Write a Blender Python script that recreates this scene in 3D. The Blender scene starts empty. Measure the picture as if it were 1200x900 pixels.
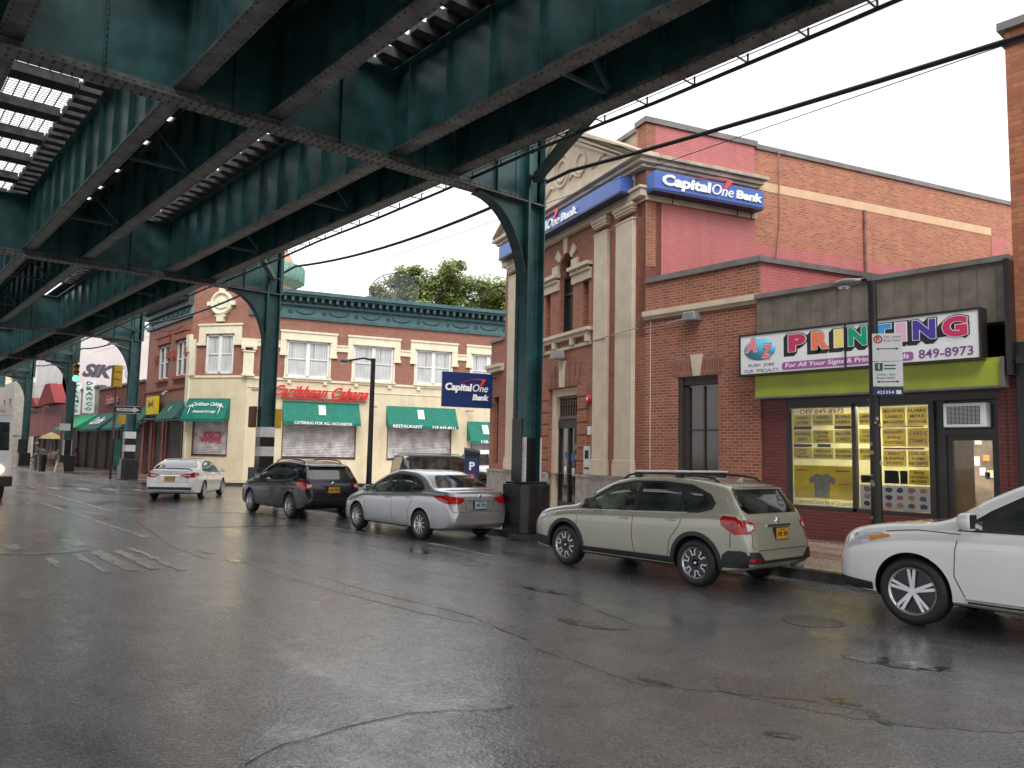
import bpy, bmesh, math, random
from mathutils import Vector, Matrix
from mathutils.bvhtree import BVHTree
random.seed(7)
C = bpy.context.scene
COL = C.collection
R = math.radians
# ------------------------------------------------------------------ camera
PITCH, ROLL, HEAD, CAMH = 0.090837, 0.0209127, 0.703631, 1.8
def _cam():
    cp, sp, cr, sr, ct, st = (math.cos(PITCH), math.sin(PITCH), math.cos(ROLL), math.sin(ROLL), math.cos(HEAD), math.sin(HEAD))
    def w(r, f, u): return Vector((r*ct+f*st, -r*st+f*ct, u))
    x = Vector((1, 0, 0)); d = Vector((0, sp, -cp)); f = Vector((0, cp, sp))
    x2 = x*cr - d*sr; d2 = d*cr + x*sr
    X, D, F = w(*x2), w(*d2), w(*f)
    m = Matrix((( X.x, -D.x, -F.x, 0), (X.y, -D.y, -F.y, 0), (X.z, -D.z, -F.z, CAMH), (0, 0, 0, 1)))
    cd = bpy.data.cameras.new('camera'); co = bpy.data.objects.new('camera', cd); COL.objects.link(co)
    co.matrix_world = m; cd.sensor_width = 36; cd.lens = 27.595; cd.clip_end = 2000; cd.clip_start = .05
    C.camera = co
_cam()
# ------------------------------------------------------------------ sky, sun, exposure
SUN_EL, SUN_AZ = 52, 215      # azimuth clockwise from +Y (behind the camera, left)
w = bpy.data.worlds.new('World'); C.world = w; w.use_nodes = True
nt = w.node_tree; nt.nodes.clear()
sky = nt.nodes.new('ShaderNodeTexSky'); sky.sky_type = 'NISHITA'; sky.sun_disc = False
sky.sun_elevation = R(SUN_EL); sky.sun_rotation = R(SUN_AZ); sky.air_density = 1.6; sky.dust_density = 7.0; sky.ozone_density = 1.0
hs = nt.nodes.new('ShaderNodeHueSaturation'); hs.inputs['Saturation'].default_value = .07
tc = nt.nodes.new('ShaderNodeTexCoord'); nz = nt.nodes.new('ShaderNodeTexNoise'); nz.inputs['Scale'].default_value = 1.5; nz.inputs['Detail'].default_value = 4
rp = nt.nodes.new('ShaderNodeMapRange'); rp.inputs['From Min'].default_value = .3; rp.inputs['From Max'].default_value = .7; rp.inputs['To Min'].default_value = .66; rp.inputs['To Max'].default_value = 1.25
mx = nt.nodes.new('ShaderNodeMix'); mx.data_type = 'RGBA'; mx.blend_type = 'MULTIPLY'; mx.inputs[0].default_value = 1
ev = nt.nodes.new('ShaderNodeMix'); ev.data_type = 'RGBA'; ev.inputs[0].default_value = .6; ev.inputs[7].default_value = (8.6, 8.75, 9.1, 1)
bg = nt.nodes.new('ShaderNodeBackground'); bg.inputs['Strength'].default_value = .12
out = nt.nodes.new('ShaderNodeOutputWorld')
L = nt.links.new
L(sky.outputs[0], hs.inputs['Color']); L(hs.outputs[0], ev.inputs[6]); L(ev.outputs[2], mx.inputs[6])
L(tc.outputs['Generated'], nz.inputs['Vector']); L(nz.outputs[0], rp.inputs['Value']); L(rp.outputs[0], mx.inputs[7])
L(mx.outputs[2], bg.inputs['Color']); L(bg.outputs[0], out.inputs['Surface'])
sd = bpy.data.lights.new('sun', 'SUN'); so = bpy.data.objects.new('sun', sd); COL.objects.link(so)
sd.energy = .7; sd.angle = R(30); sd.color = (1, .97, .93)
_d = Vector((math.sin(R(SUN_AZ))*math.cos(R(SUN_EL)), math.cos(R(SUN_AZ))*math.cos(R(SUN_EL)), math.sin(R(SUN_EL))))
so.rotation_euler = _d.to_track_quat('Z', 'Y').to_euler(); so.location = (0, 0, 60)
C.view_settings.view_transform = 'Standard'; C.view_settings.look = 'None'
C.view_settings.exposure = 1.0; C.view_settings.gamma = 1
C.render.engine = 'CYCLES'
try:
    C.cycles.max_bounces = 6; C.cycles.diffuse_bounces = 3; C.cycles.glossy_bounces = 4; C.cycles.transmission_bounces = 4
    C.cycles.sample_clamp_indirect = 6
except Exception: pass
C.render.resolution_x = 1024; C.render.resolution_y = 768
# ------------------------------------------------------------------ materials
def N(t, k): return t.nodes.new(k)
def bsdf(name):
    m = bpy.data.materials.new(name); m.use_nodes = True
    return m, m.node_tree, m.node_tree.nodes['Principled BSDF']
def mat(name, col, rough=.6, metal=0, var=.12, scale=3., bump=0., bscale=60., spec=.5, coat=0, dirt=None, dscale=.7, damt=.5, rvar=.0):
    """plain surface: colour with noise mottling, optional dirt colour patches and fine bump"""
    m, t, b = bsdf(name)
    tcn = N(t, 'ShaderNodeTexCoord'); n1 = N(t, 'ShaderNodeTexNoise'); n1.inputs['Scale'].default_value = scale; n1.inputs['Detail'].default_value = 6
    t.links.new(tcn.outputs['Object'], n1.inputs['Vector'])
    r = N(t, 'ShaderNodeValToRGB')
    lo = [max(0, c*(1-var*1.6)) for c in col]; hi = [min(1, c*(1+var)) for c in col]
    r.color_ramp.elements[0].color = (*lo, 1); r.color_ramp.elements[1].color = (*hi, 1)
    r.color_ramp.elements[0].position = .3; r.color_ramp.elements[1].position = .7
    t.links.new(n1.outputs[0], r.inputs[0]); src = r.outputs[0]
    if dirt:
        n2 = N(t, 'ShaderNodeTexNoise'); n2.inputs['Scale'].default_value = dscale; n2.inputs['Detail'].default_value = 8; n2.inputs['Roughness'].default_value = .7
        mp = N(t, 'ShaderNodeMapping'); mp.inputs['Scale'].default_value = (1, 1, .35); t.links.new(tcn.outputs['Object'], mp.inputs[0]); t.links.new(mp.outputs[0], n2.inputs['Vector'])
        mr = N(t, 'ShaderNodeMapRange'); mr.inputs['From Min'].default_value = .48; mr.inputs['From Max'].default_value = .68; mr.inputs['To Max'].default_value = damt
        t.links.new(n2.outputs[0], mr.inputs[0])
        mi = N(t, 'ShaderNodeMix'); mi.data_type = 'RGBA'; mi.inputs[7].default_value = (*dirt, 1)
        t.links.new(mr.outputs[0], mi.inputs[0]); t.links.new(src, mi.inputs[6]); src = mi.outputs[2]
    t.links.new(src, b.inputs['Base Color'])
    b.inputs['Roughness'].default_value = rough; b.inputs['Metallic'].default_value = metal
    b.inputs['Specular IOR Level'].default_value = spec; b.inputs['Coat Weight'].default_value = coat; b.inputs['Coat Roughness'].default_value = .04
    if rvar:
        mr2 = N(t, 'ShaderNodeMapRange'); mr2.inputs['To Min'].default_value = max(.02, rough-rvar); mr2.inputs['To Max'].default_value = min(1, rough+rvar)
        t.links.new(n1.outputs[0], mr2.inputs[0]); t.links.new(mr2.outputs[0], b.inputs['Roughness'])
    if bump:
        n3 = N(t, 'ShaderNodeTexNoise'); n3.inputs['Scale'].default_value = bscale; n3.inputs['Detail'].default_value = 3
        t.links.new(tcn.outputs['Object'], n3.inputs['Vector'])
        bp = N(t, 'ShaderNodeBump'); bp.inputs['Strength'].default_value = bump; bp.inputs['Distance'].default_value = .02
        t.links.new(n3.outputs[0], bp.inputs['Height']); t.links.new(bp.outputs[0], b.inputs['Normal'])
    return m
def brick(name, c1, c2, mortar, bw=.21, bh=.072, ms=.011, bias=0., rough=.8, paint=None, blotch=.35, blotcol=None, bstr=.5):
    """brickwork mapped through the UVs, which are in metres on every mesh"""
    m, t, b = bsdf(name)
    uv = N(t, 'ShaderNodeUVMap'); br = N(t, 'ShaderNodeTexBrick')
    br.inputs['Scale'].default_value = 1; br.inputs['Brick Width'].default_value = bw; br.inputs['Row Height'].default_value = bh
    br.inputs['Mortar Size'].default_value = ms; br.inputs['Mortar Smooth'].default_value = .2; br.inputs['Bias'].default_value = bias
    br.inputs['Color1'].default_value = (*c1, 1); br.inputs['Color2'].default_value = (*c2, 1); br.inputs['Mortar'].default_value = (*mortar, 1)
    wn = N(t, 'ShaderNodeTexNoise'); wn.inputs['Scale'].default_value = 9; wn.inputs['Detail'].default_value = 3
    av = N(t, 'ShaderNodeMix'); av.data_type = 'RGBA'; av.inputs[0].default_value = .012
    t.links.new(uv.outputs[0], wn.inputs['Vector']); t.links.new(uv.outputs[0], av.inputs[6]); t.links.new(wn.outputs['Color'], av.inputs[7])
    t.links.new(av.outputs[2], br.inputs['Vector'])
    n = N(t, 'ShaderNodeTexNoise'); n.inputs['Scale'].default_value = .8; n.inputs['Detail'].default_value = 7; n.inputs['Roughness'].default_value = .65
    t.links.new(uv.outputs[0], n.inputs['Vector'])
    mr = N(t, 'ShaderNodeMapRange'); mr.inputs['From Min'].default_value = .35; mr.inputs['From Max'].default_value = .7; mr.inputs['To Min'].default_value = 0; mr.inputs['To Max'].default_value = blotch
    t.links.new(n.outputs[0], mr.inputs[0])
    mi = N(t, 'ShaderNodeMix'); mi.data_type = 'RGBA'
    bc = blotcol or [c*.45 for c in c1]
    mi.inputs[7].default_value = (*bc, 1); t.links.new(mr.outputs[0], mi.inputs[0]); t.links.new(br.outputs['Color'], mi.inputs[6])
    sn_ = N(t, 'ShaderNodeTexNoise'); sn_.inputs['Scale'].default_value = 1.0; sn_.inputs['Detail'].default_value = 6; smp = N(t, 'ShaderNodeMapping'); smp.inputs['Scale'].default_value = (3.2, .22, 1)
    t.links.new(uv.outputs[0], smp.inputs[0]); t.links.new(smp.outputs[0], sn_.inputs['Vector']); sr = N(t, 'ShaderNodeMapRange'); sr.inputs['From Min'].default_value = .4; sr.inputs['From Max'].default_value = .72; sr.inputs['To Min'].default_value = 0; sr.inputs['To Max'].default_value = .34
    t.links.new(sn_.outputs[0], sr.inputs[0]); sm_ = N(t, 'ShaderNodeMix'); sm_.data_type = 'RGBA'; sm_.inputs[7].default_value = (*[c*.5+.01 for c in c1], 1); t.links.new(sr.outputs[0], sm_.inputs[0]); t.links.new(mi.outputs[2], sm_.inputs[6])
    t.links.new(sm_.outputs[2], b.inputs['Base Color']); b.inputs['Roughness'].default_value = rough
    bp = N(t, 'ShaderNodeBump'); bp.inputs['Strength'].default_value = bstr; bp.inputs['Distance'].default_value = .01; bp.invert = True
    t.links.new(br.outputs['Fac'], bp.inputs['Height']); t.links.new(bp.outputs[0], b.inputs['Normal'])
    return m
def emis(name, col, st):
    m, t, b = bsdf(name); b.inputs['Base Color'].default_value = (*col, 1); b.inputs['Emission Color'].default_value = (*col, 1); b.inputs['Emission Strength'].default_value = st
    return m
def glass(name, tint=(.02, .025, .03), rough=.03, alpha=1.):
    m, t, b = bsdf(name); b.inputs['Base Color'].default_value = (*tint, 1); b.inputs['Roughness'].default_value = rough
    b.inputs['Specular IOR Level'].default_value = .7; b.inputs['IOR'].default_value = 1.5
    b.inputs['Alpha'].default_value = alpha
    tcn = N(t, 'ShaderNodeTexCoord'); n3 = N(t, 'ShaderNodeTexNoise'); n3.inputs['Scale'].default_value = 1.3
    t.links.new(tcn.outputs['Object'], n3.inputs['Vector']); bp = N(t, 'ShaderNodeBump'); bp.inputs['Strength'].default_value = .05; bp.inputs['Distance'].default_value = .05
    t.links.new(n3.outputs[0], bp.inputs['Height']); t.links.new(bp.outputs[0], b.inputs['Normal'])
    return m
def wetroad(name, base, r0, r1, bump, pud=.5, tint=None, agg=90, coat=0., worn=False):
    m, t, b = bsdf(name)
    tcn = N(t, 'ShaderNodeTexCoord')
    def noise(s, d=5, r=.55, ms=None):
        n = N(t, 'ShaderNodeTexNoise'); n.inputs['Scale'].default_value = s; n.inputs['Detail'].default_value = d; n.inputs['Roughness'].default_value = r
        if ms:
            mp = N(t, 'ShaderNodeMapping'); mp.inputs['Scale'].default_value = ms; t.links.new(tcn.outputs['Object'], mp.inputs[0]); t.links.new(mp.outputs[0], n.inputs['Vector'])
        else: t.links.new(tcn.outputs['Object'], n.inputs['Vector'])
        return n
    def rng(a, f0, f1, t0, t1):
        q = N(t, 'ShaderNodeMapRange'); q.inputs['From Min'].default_value = f0; q.inputs['From Max'].default_value = f1; q.inputs['To Min'].default_value = t0; q.inputs['To Max'].default_value = t1
        t.links.new(a, q.inputs[0]); return q.outputs[0]
    def mth(op, a, bb):
        q = N(t, 'ShaderNodeMath'); q.operation = op
        for i, v in enumerate((a, bb)):
            if isinstance(v, (int, float)): q.inputs[i].default_value = v
            else: t.links.new(v, q.inputs[i])
        return q.outputs[0]
    big = noise(.45, 6, .6, (1.6, .5, 1)); mid = noise(2.2, 5, .6); fine = noise(agg, 3, .7); f2 = noise(agg*.33, 4, .7)
    puddle = rng(mth('ADD', mth('MULTIPLY', big.outputs[0], .65), mth('MULTIPLY', mid.outputs[0], .35)), .47, .60, 0, 1)
    rough = mth('SUBTRACT', rng(f2.outputs[0], .3, .7, r0, r1), mth('MULTIPLY', puddle, (r0+r1)/2*pud))
    t.links.new(rough, b.inputs['Roughness'])
    cr = N(t, 'ShaderNodeValToRGB'); cr.color_ramp.elements[0].color = (*[c*.3 for c in base], 1); cr.color_ramp.elements[1].color = (*[c*3.0 for c in base], 1)
    cr.color_ramp.elements[0].position = .4; cr.color_ramp.elements[1].position = .64
    t.links.new(mth('ADD', mth('MULTIPLY', fine.outputs[0], .3), mth('ADD', mth('MULTIPLY', noise(agg*.5, 2, .6).outputs[0], .42), mth('MULTIPLY', mid.outputs[0], .28))), cr.inputs[0])
    mi = N(t, 'ShaderNodeMix'); mi.data_type = 'RGBA'; mi.blend_type = 'MULTIPLY'; mi.inputs[7].default_value = (.5, .48, .47, 1)
    t.links.new(mth('MULTIPLY', puddle, .8), mi.inputs[0]); t.links.new(cr.outputs[0], mi.inputs[6]); t.links.new(mi.outputs[2], b.inputs['Base Color'])
    bp = N(t, 'ShaderNodeBump'); bp.inputs['Distance'].default_value = .012
    t.links.new(mth('SUBTRACT', bump, mth('MULTIPLY', puddle, bump*.55)), bp.inputs['Strength'])
    t.links.new(mth('ADD', fine.outputs[0], mth('MULTIPLY', f2.outputs[0], .8)), bp.inputs['Height'])
    b2 = N(t, 'ShaderNodeBump'); b2.inputs['Distance'].default_value = .12; b2.inputs['Strength'].default_value = .25
    t.links.new(mid.outputs[0], b2.inputs['Height']); t.links.new(bp.outputs[0], b2.inputs['Normal'])
    t.links.new(b2.outputs[0], b.inputs['Normal'])
    b.inputs['Specular IOR Level'].default_value = .5; b.inputs['IOR'].default_value = 1.6
    v0 = noise(agg*.12, 4, .7)
    if coat:        # the film of water on top, broken by the aggregate, smoother where it pools
        g1 = noise(agg*.55, 2, .75); t.links.new(mth('MULTIPLY', rng(mth('ADD', mth('MULTIPLY', g1.outputs[0], .7), mth('MULTIPLY', v0.outputs[0], .3)), .45, .55, .5, 1.), coat), b.inputs['Coat Weight']); b.inputs['Coat IOR'].default_value = 2.0
        t.links.new(mth('SUBTRACT', rng(mid.outputs[0], .35, .65, .08, .14), mth('MULTIPLY', puddle, .05)), b.inputs['Coat Roughness'])
        vo = N(t, 'ShaderNodeTexVoronoi'); vo.inputs['Scale'].default_value = agg*.36; t.links.new(tcn.outputs['Object'], vo.inputs['Vector'])
        v2 = noise(agg*.2, 4, .8)
        b3 = N(t, 'ShaderNodeBump'); b3.inputs['Distance'].default_value = .005
        t.links.new(mth('SUBTRACT', 1.0, mth('MULTIPLY', puddle, .78)), b3.inputs['Strength']); t.links.new(mth('ADD', mth('MULTIPLY', vo.outputs['Distance'], .55), v2.outputs[0]), b3.inputs['Height'])
        b4 = N(t, 'ShaderNodeBump'); b4.inputs['Distance'].default_value = .04; b4.inputs['Strength'].default_value = .06; t.links.new(mid.outputs[0], b4.inputs['Height']); t.links.new(b3.outputs[0], b4.inputs['Normal'])
        t.links.new(b4.outputs[0], b.inputs['Coat Normal'])
    if worn:        # paint rubbed off in flecks shows the asphalt
        wn = noise(7, 6, .75); fl = rng(wn.outputs[0], .38, .5, 0, 1); mw = N(t, 'ShaderNodeMix'); mw.data_type = 'RGBA'; mw.inputs[6].default_value = (.06, .057, .054, 1)
        t.links.new(fl, mw.inputs[0]); t.links.new(mi.outputs[2], mw.inputs[7]); t.links.new(mw.outputs[2], b.inputs['Base Color'])
    return m
M = {}
def setup_mats():
    M['road'] = wetroad('wet_asphalt', (.112, .111, .112), .18, .34, .9, coat=1.)
    M['patch'] = wetroad('asphalt_patch', (.07, .068, .068), .16, .36, .35, coat=.9)
    M['walk'] = wetroad('wet_concrete', (.38, .3, .25), .18, .42, .25, agg=50, coat=.8)
    M['kerb'] = mat('kerb_granite', (.2, .19, .18), .3, var=.3, scale=12, bump=.2)
    M['kerbsteel'] = mat('kerb_steel', (.08, .075, .07), .3, metal=.6, var=.3, scale=6)
    M['line'] = wetroad('road_paint_worn', (.4, .39, .36), .2, .45, .4, coat=.6, worn=True)
    M['yline'] = wetroad('road_paint_yellow', (.35, .26, .08), .2, .45, .4)
    M['teal'] = mat('teal_steel_paint', (.03, .100, .102), .38, var=.3, scale=2.2, dirt=(.03, .05, .05), dscale=1.1, damt=.55, rvar=.14, bump=.12, bscale=8)
    M['teald'] = mat('teal_steel_grimy', (.03, .075, .075), .6, var=.3, scale=3, dirt=(.06, .05, .04), dscale=2, damt=.7, bump=.2, bscale=14)
    M['flange'] = mat('grimy_lit_flange', (.115, .128, .125), .5, var=.4, scale=3, dirt=(.055, .055, .05), dscale=2.5, damt=.7, bump=.25, bscale=30)  # grime, plus light thrown up off the road put into the greyer base
    M['rivet'] = mat('rivet_steel', (.01, .02, .022), .5, var=.2)
    M['tie'] = mat('railway_tie_wood', (.055, .052, .05), .8, var=.4, scale=6, dirt=(.14, .13, .12), dscale=3, damt=.5)
    M['rail'] = mat('rail_steel', (.12, .09, .07), .5, metal=.7)
    M['pedestal'] = mat('tar_black', (.012, .012, .014), .32, var=.4, scale=9, bump=.5, bscale=25, dirt=(.05, .05, .055), dscale=4, damt=.5)
    M['whitepaint'] = mat('white_paint', (.72, .71, .68), .5, var=.08, scale=5, dirt=(.3, .27, .24), dscale=3, damt=.5)
    M['blackpaint'] = mat('black_paint', (.012, .012, .013), .35, var=.2)
    M['dark'] = mat('dark_void', (.01, .01, .011), .8)
    M['bankbrick'] = brick('bank_red_brick', (.36, .115, .062), (.22, .07, .043), (.34, .2, .14), blotch=.35)
    M['annexbrick'] = brick('annex_red_brick', (.38, .115, .063), (.18, .055, .038), (.38, .23, .16), blotch=.3, ms=.013)
    M['orangebrick'] = brick('orange_rubbed_brick', (.5, .185, .095), (.24, .07, .045), (.42, .25, .15), blotch=.45, blotcol=(.4, .13, .1), ms=.014)
    M['rightbrick'] = brick('orange_face_brick', (.5, .18, .075), (.32, .09, .045), (.22, .13, .08), bw=.3, bh=.1, blotch=.3)
    M['redbrickpaint'] = brick('red_painted_brick', (.54, .17, .16), (.49, .145, .14), (.42, .12, .12), blotch=.4, blotcol=(.44, .13, .12), bstr=.8, rough=.55)
    M['azbrick'] = brick('az_dark_red_brick', (.19, .035, .03), (.13, .025, .022), (.06, .02, .018), blotch=.3, rough=.5)
    M['caribbrick'] = brick('carib_brick', (.39, .165, .11), (.28, .11, .078), (.28, .15, .11), blotch=.3)
    M['soldier'] = brick('flat_arch_brick', (.27, .085, .055), (.17, .055, .04), (.30, .20, .15), bw=.072, bh=.3, blotch=.2)
    M['stone'] = mat('limestone', (.56, .47, .355), .75, var=.08, scale=2, bump=.15, bscale=40, dirt=(.4, .33, .25), dscale=1.2, damt=.45)
    M['granite'] = mat('granite_base', (.32, .29, .27), .5, var=.2, scale=5, bump=.1, bscale=80, dirt=(.2, .17, .15), dscale=2, damt=.5)
    M['cream'] = mat('cream_paint', (.68, .58, .40), .6, var=.05, scale=1.2, dirt=(.48, .39, .26), dscale=1.5, damt=.6, bump=.08, bscale=60)
    M['creamtrim'] = mat('cream_trim', (.74, .68, .5), .6, var=.06, scale=3, dirt=(.5, .42, .3), dscale=2, damt=.4)
    M['tealtrim'] = mat('teal_cornice_paint', (.05, .12, .13), .5, var=.2, scale=3, dirt=(.03, .07, .075), dscale=2, damt=.5)
    M['teallight'] = mat('teal_frieze', (.13, .24, .25), .55, var=.15, scale=3)
    M['coping'] = mat('grey_coping', (.17, .155, .15), .45, var=.2, scale=2)
    M['brown'] = mat('brown_metal_fascia', (.17, .142, .112), .5, var=.2, scale=4, dirt=(.14, .12, .1), dscale=1.5, damt=.35)
    M['lime'] = mat('lime_green_panel', (.38, .44, .035), .4, var=.1, scale=2, dirt=(.24, .33, .03), dscale=.9, damt=.5)
    M['signwhite'] = mat('sign_white', (.78, .78, .78), .35, var=.04)
    M['bankblue'] = mat('sign_blue', (.05, .12, .42), .4, var=.08, dirt=(.03, .07, .26), dscale=1.5, damt=.4)
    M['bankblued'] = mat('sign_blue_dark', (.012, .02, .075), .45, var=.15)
    M['navy'] = mat('sign_navy', (.006, .025, .12), .35, var=.1)
    M['logored'] = mat('logo_red', (.6, .05, .06), .4, var=.05)
    M['letterwhite'] = mat('letter_white', (.85, .85, .85), .4, var=.03)
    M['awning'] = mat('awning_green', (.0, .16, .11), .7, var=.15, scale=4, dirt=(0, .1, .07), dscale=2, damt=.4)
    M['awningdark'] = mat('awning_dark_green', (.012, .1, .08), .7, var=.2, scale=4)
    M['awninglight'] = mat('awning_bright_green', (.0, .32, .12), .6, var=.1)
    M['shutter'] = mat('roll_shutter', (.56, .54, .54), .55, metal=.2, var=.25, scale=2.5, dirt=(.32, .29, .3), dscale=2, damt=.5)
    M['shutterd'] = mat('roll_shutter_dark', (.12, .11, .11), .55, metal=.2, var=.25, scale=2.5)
    M['frame'] = mat('white_window_frame', (.75, .74, .72), .4, var=.05)
    M['bronze'] = mat('dark_bronze_frame', (.02, .017, .016), .4, var=.15)
    M['win'] = glass('window_glass', (.02, .022, .025), .04)
    M['wincur'] = mat('curtain_glass', (.6, .61, .6), .12, var=.12, scale=1.2, spec=.6)
    M['winbrown'] = glass('brown_window_glass', (.035, .022, .016), .08)
    M['carglass'] = mat('car_glass', (.03, .034, .032), .03, var=.9, scale=2.6, spec=.9, coat=1)
    M['carglass2'] = mat('car_glass_light', (.1, .115, .095), .03, var=.8, scale=3.2, spec=.9, coat=1)
    M['rubber'] = mat('tyre_rubber', (.012, .012, .013), .55, var=.2)
    M['trim'] = mat('black_plastic', (.018, .018, .019), .5, var=.15)
    M['chrome'] = mat('chrome', (.7, .7, .72), .12, metal=1, var=.03)
    M['alloy'] = mat('alloy_silver', (.55, .55, .57), .28, metal=.8, var=.05)
    M['alloyd'] = mat('alloy_dark', (.03, .03, .033), .35, metal=.4, var=.1)
    M['lampred'] = mat('tail_lamp_red', (.42, .005, .007), .15, var=.3, scale=14, coat=.3, spec=.4)
    M['lampclear'] = mat('lamp_clear', (.62, .62, .65), .08, var=.25, scale=30, coat=1)
    M['lampamber'] = mat('lamp_amber', (.7, .25, .03), .12, var=.1, coat=1)
    M['platey'] = mat('plate_orange', (.72, .38, .03), .4, var=.05)
    M['plateb'] = mat('plate_pale_blue', (.35, .5, .62), .4, var=.05)
    M['ink'] = mat('ink_dark', (.02, .02, .03), .5)
    M['alu'] = mat('aluminium', (.62, .62, .63), .35, metal=.35, var=.1)
    M['galv'] = mat('galvanised_steel', (.3, .3, .3), .45, metal=.5, var=.15)
    M['poleblack'] = mat('pole_dark_brown', (.02, .015, .014), .45, var=.4, scale=10, bump=.2, bscale=30)
    M['leaf'] = mat('tree_leaves', (.2, .28, .06), .6, var=.5, scale=.8, dirt=(.26, .2, .06), dscale=1.3, damt=.6)
    M['bark'] = mat('tree_bark', (.08, .06, .045), .85, var=.3)
    M['cable'] = mat('black_cable', (.015, .013, .015), .5)
    M['yellow'] = mat('sign_yellow', (.75, .58, .02), .45, var=.08)
    M['signal'] = mat('signal_yellow', (.55, .33, .02), .45, var=.1)
    M['redsign'] = mat('red_sign', (.45, .02, .025), .5, var=.15, scale=2)
    M['redneon'] = mat('red_letters', (.62, .02, .02), .35, var=.08)
    M['graywall'] = mat('white_render_wall', (.62, .59, .57), .8, var=.05, scale=.6, dirt=(.5, .48, .46), dscale=.4, damt=.4)
    M['beigewall'] = mat('beige_render_wall', (.66, .58, .46), .8, var=.05, scale=.6)
    M['graff'] = mat('grey_graffiti', (.22, .23, .3), .7, var=.2)
    M['graffd'] = mat('dark_graffiti', (.07, .07, .1), .7, var=.2)
    M['orangetower'] = mat('orange_tower', (.55, .3, .2), .8, var=.1)
    M['copper'] = mat('copper_green', (.16, .33, .27), .6, var=.2)
    M['poster'] = mat('poster_yellow', (.88, .76, .06), .5, var=.08, scale=3)
    M['posterpale'] = mat('poster_pale', (.88, .86, .6), .5, var=.06)
    M['interior'] = mat('shop_interior', (.2, .16, .12), .8, var=.5, scale=2)
    M['grating'] = mat('walkway_grating', (.25, .22, .21), .6, var=.2)
    M['roofmat'] = mat('roof_tar', (.08, .08, .08), .8)
    M['green_lens'] = emis('signal_green_lens', (.05, 1., .55), 4)
    M['tube'] = emis('shop_tube_light', (1, .97, .9), 6)
    M['headlit'] = emis('headlamp_lit', (1, .6, .25), 5)
    M['manhole'] = mat('manhole_iron', (.13, .125, .12), .3, metal=.4, var=.3, scale=20, bump=.6, bscale=35)
    M['crack'] = mat('crack_filler', (.01, .01, .01), .5)
    M['puddle'] = wetroad('puddle_water', (.035, .033, .03), .1, .15, .05, coat=1., agg=20)
setup_mats()
def translucent(m, f=.5):
    t = m.node_tree; b = t.nodes['Principled BSDF']; o = t.nodes['Material Output']; tl = N(t, 'ShaderNodeBsdfTranslucent'); mxx = N(t, 'ShaderNodeMixShader'); mxx.inputs[0].default_value = f
    src = b.inputs['Base Color'].links[0].from_socket; t.links.new(src, tl.inputs[0]); t.links.new(b.outputs[0], mxx.inputs[1]); t.links.new(tl.outputs[0], mxx.inputs[2]); t.links.new(mxx.outputs[0], o.inputs[0])
for _k in ('poster', 'posterpale'): translucent(M[_k], .45)
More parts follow.
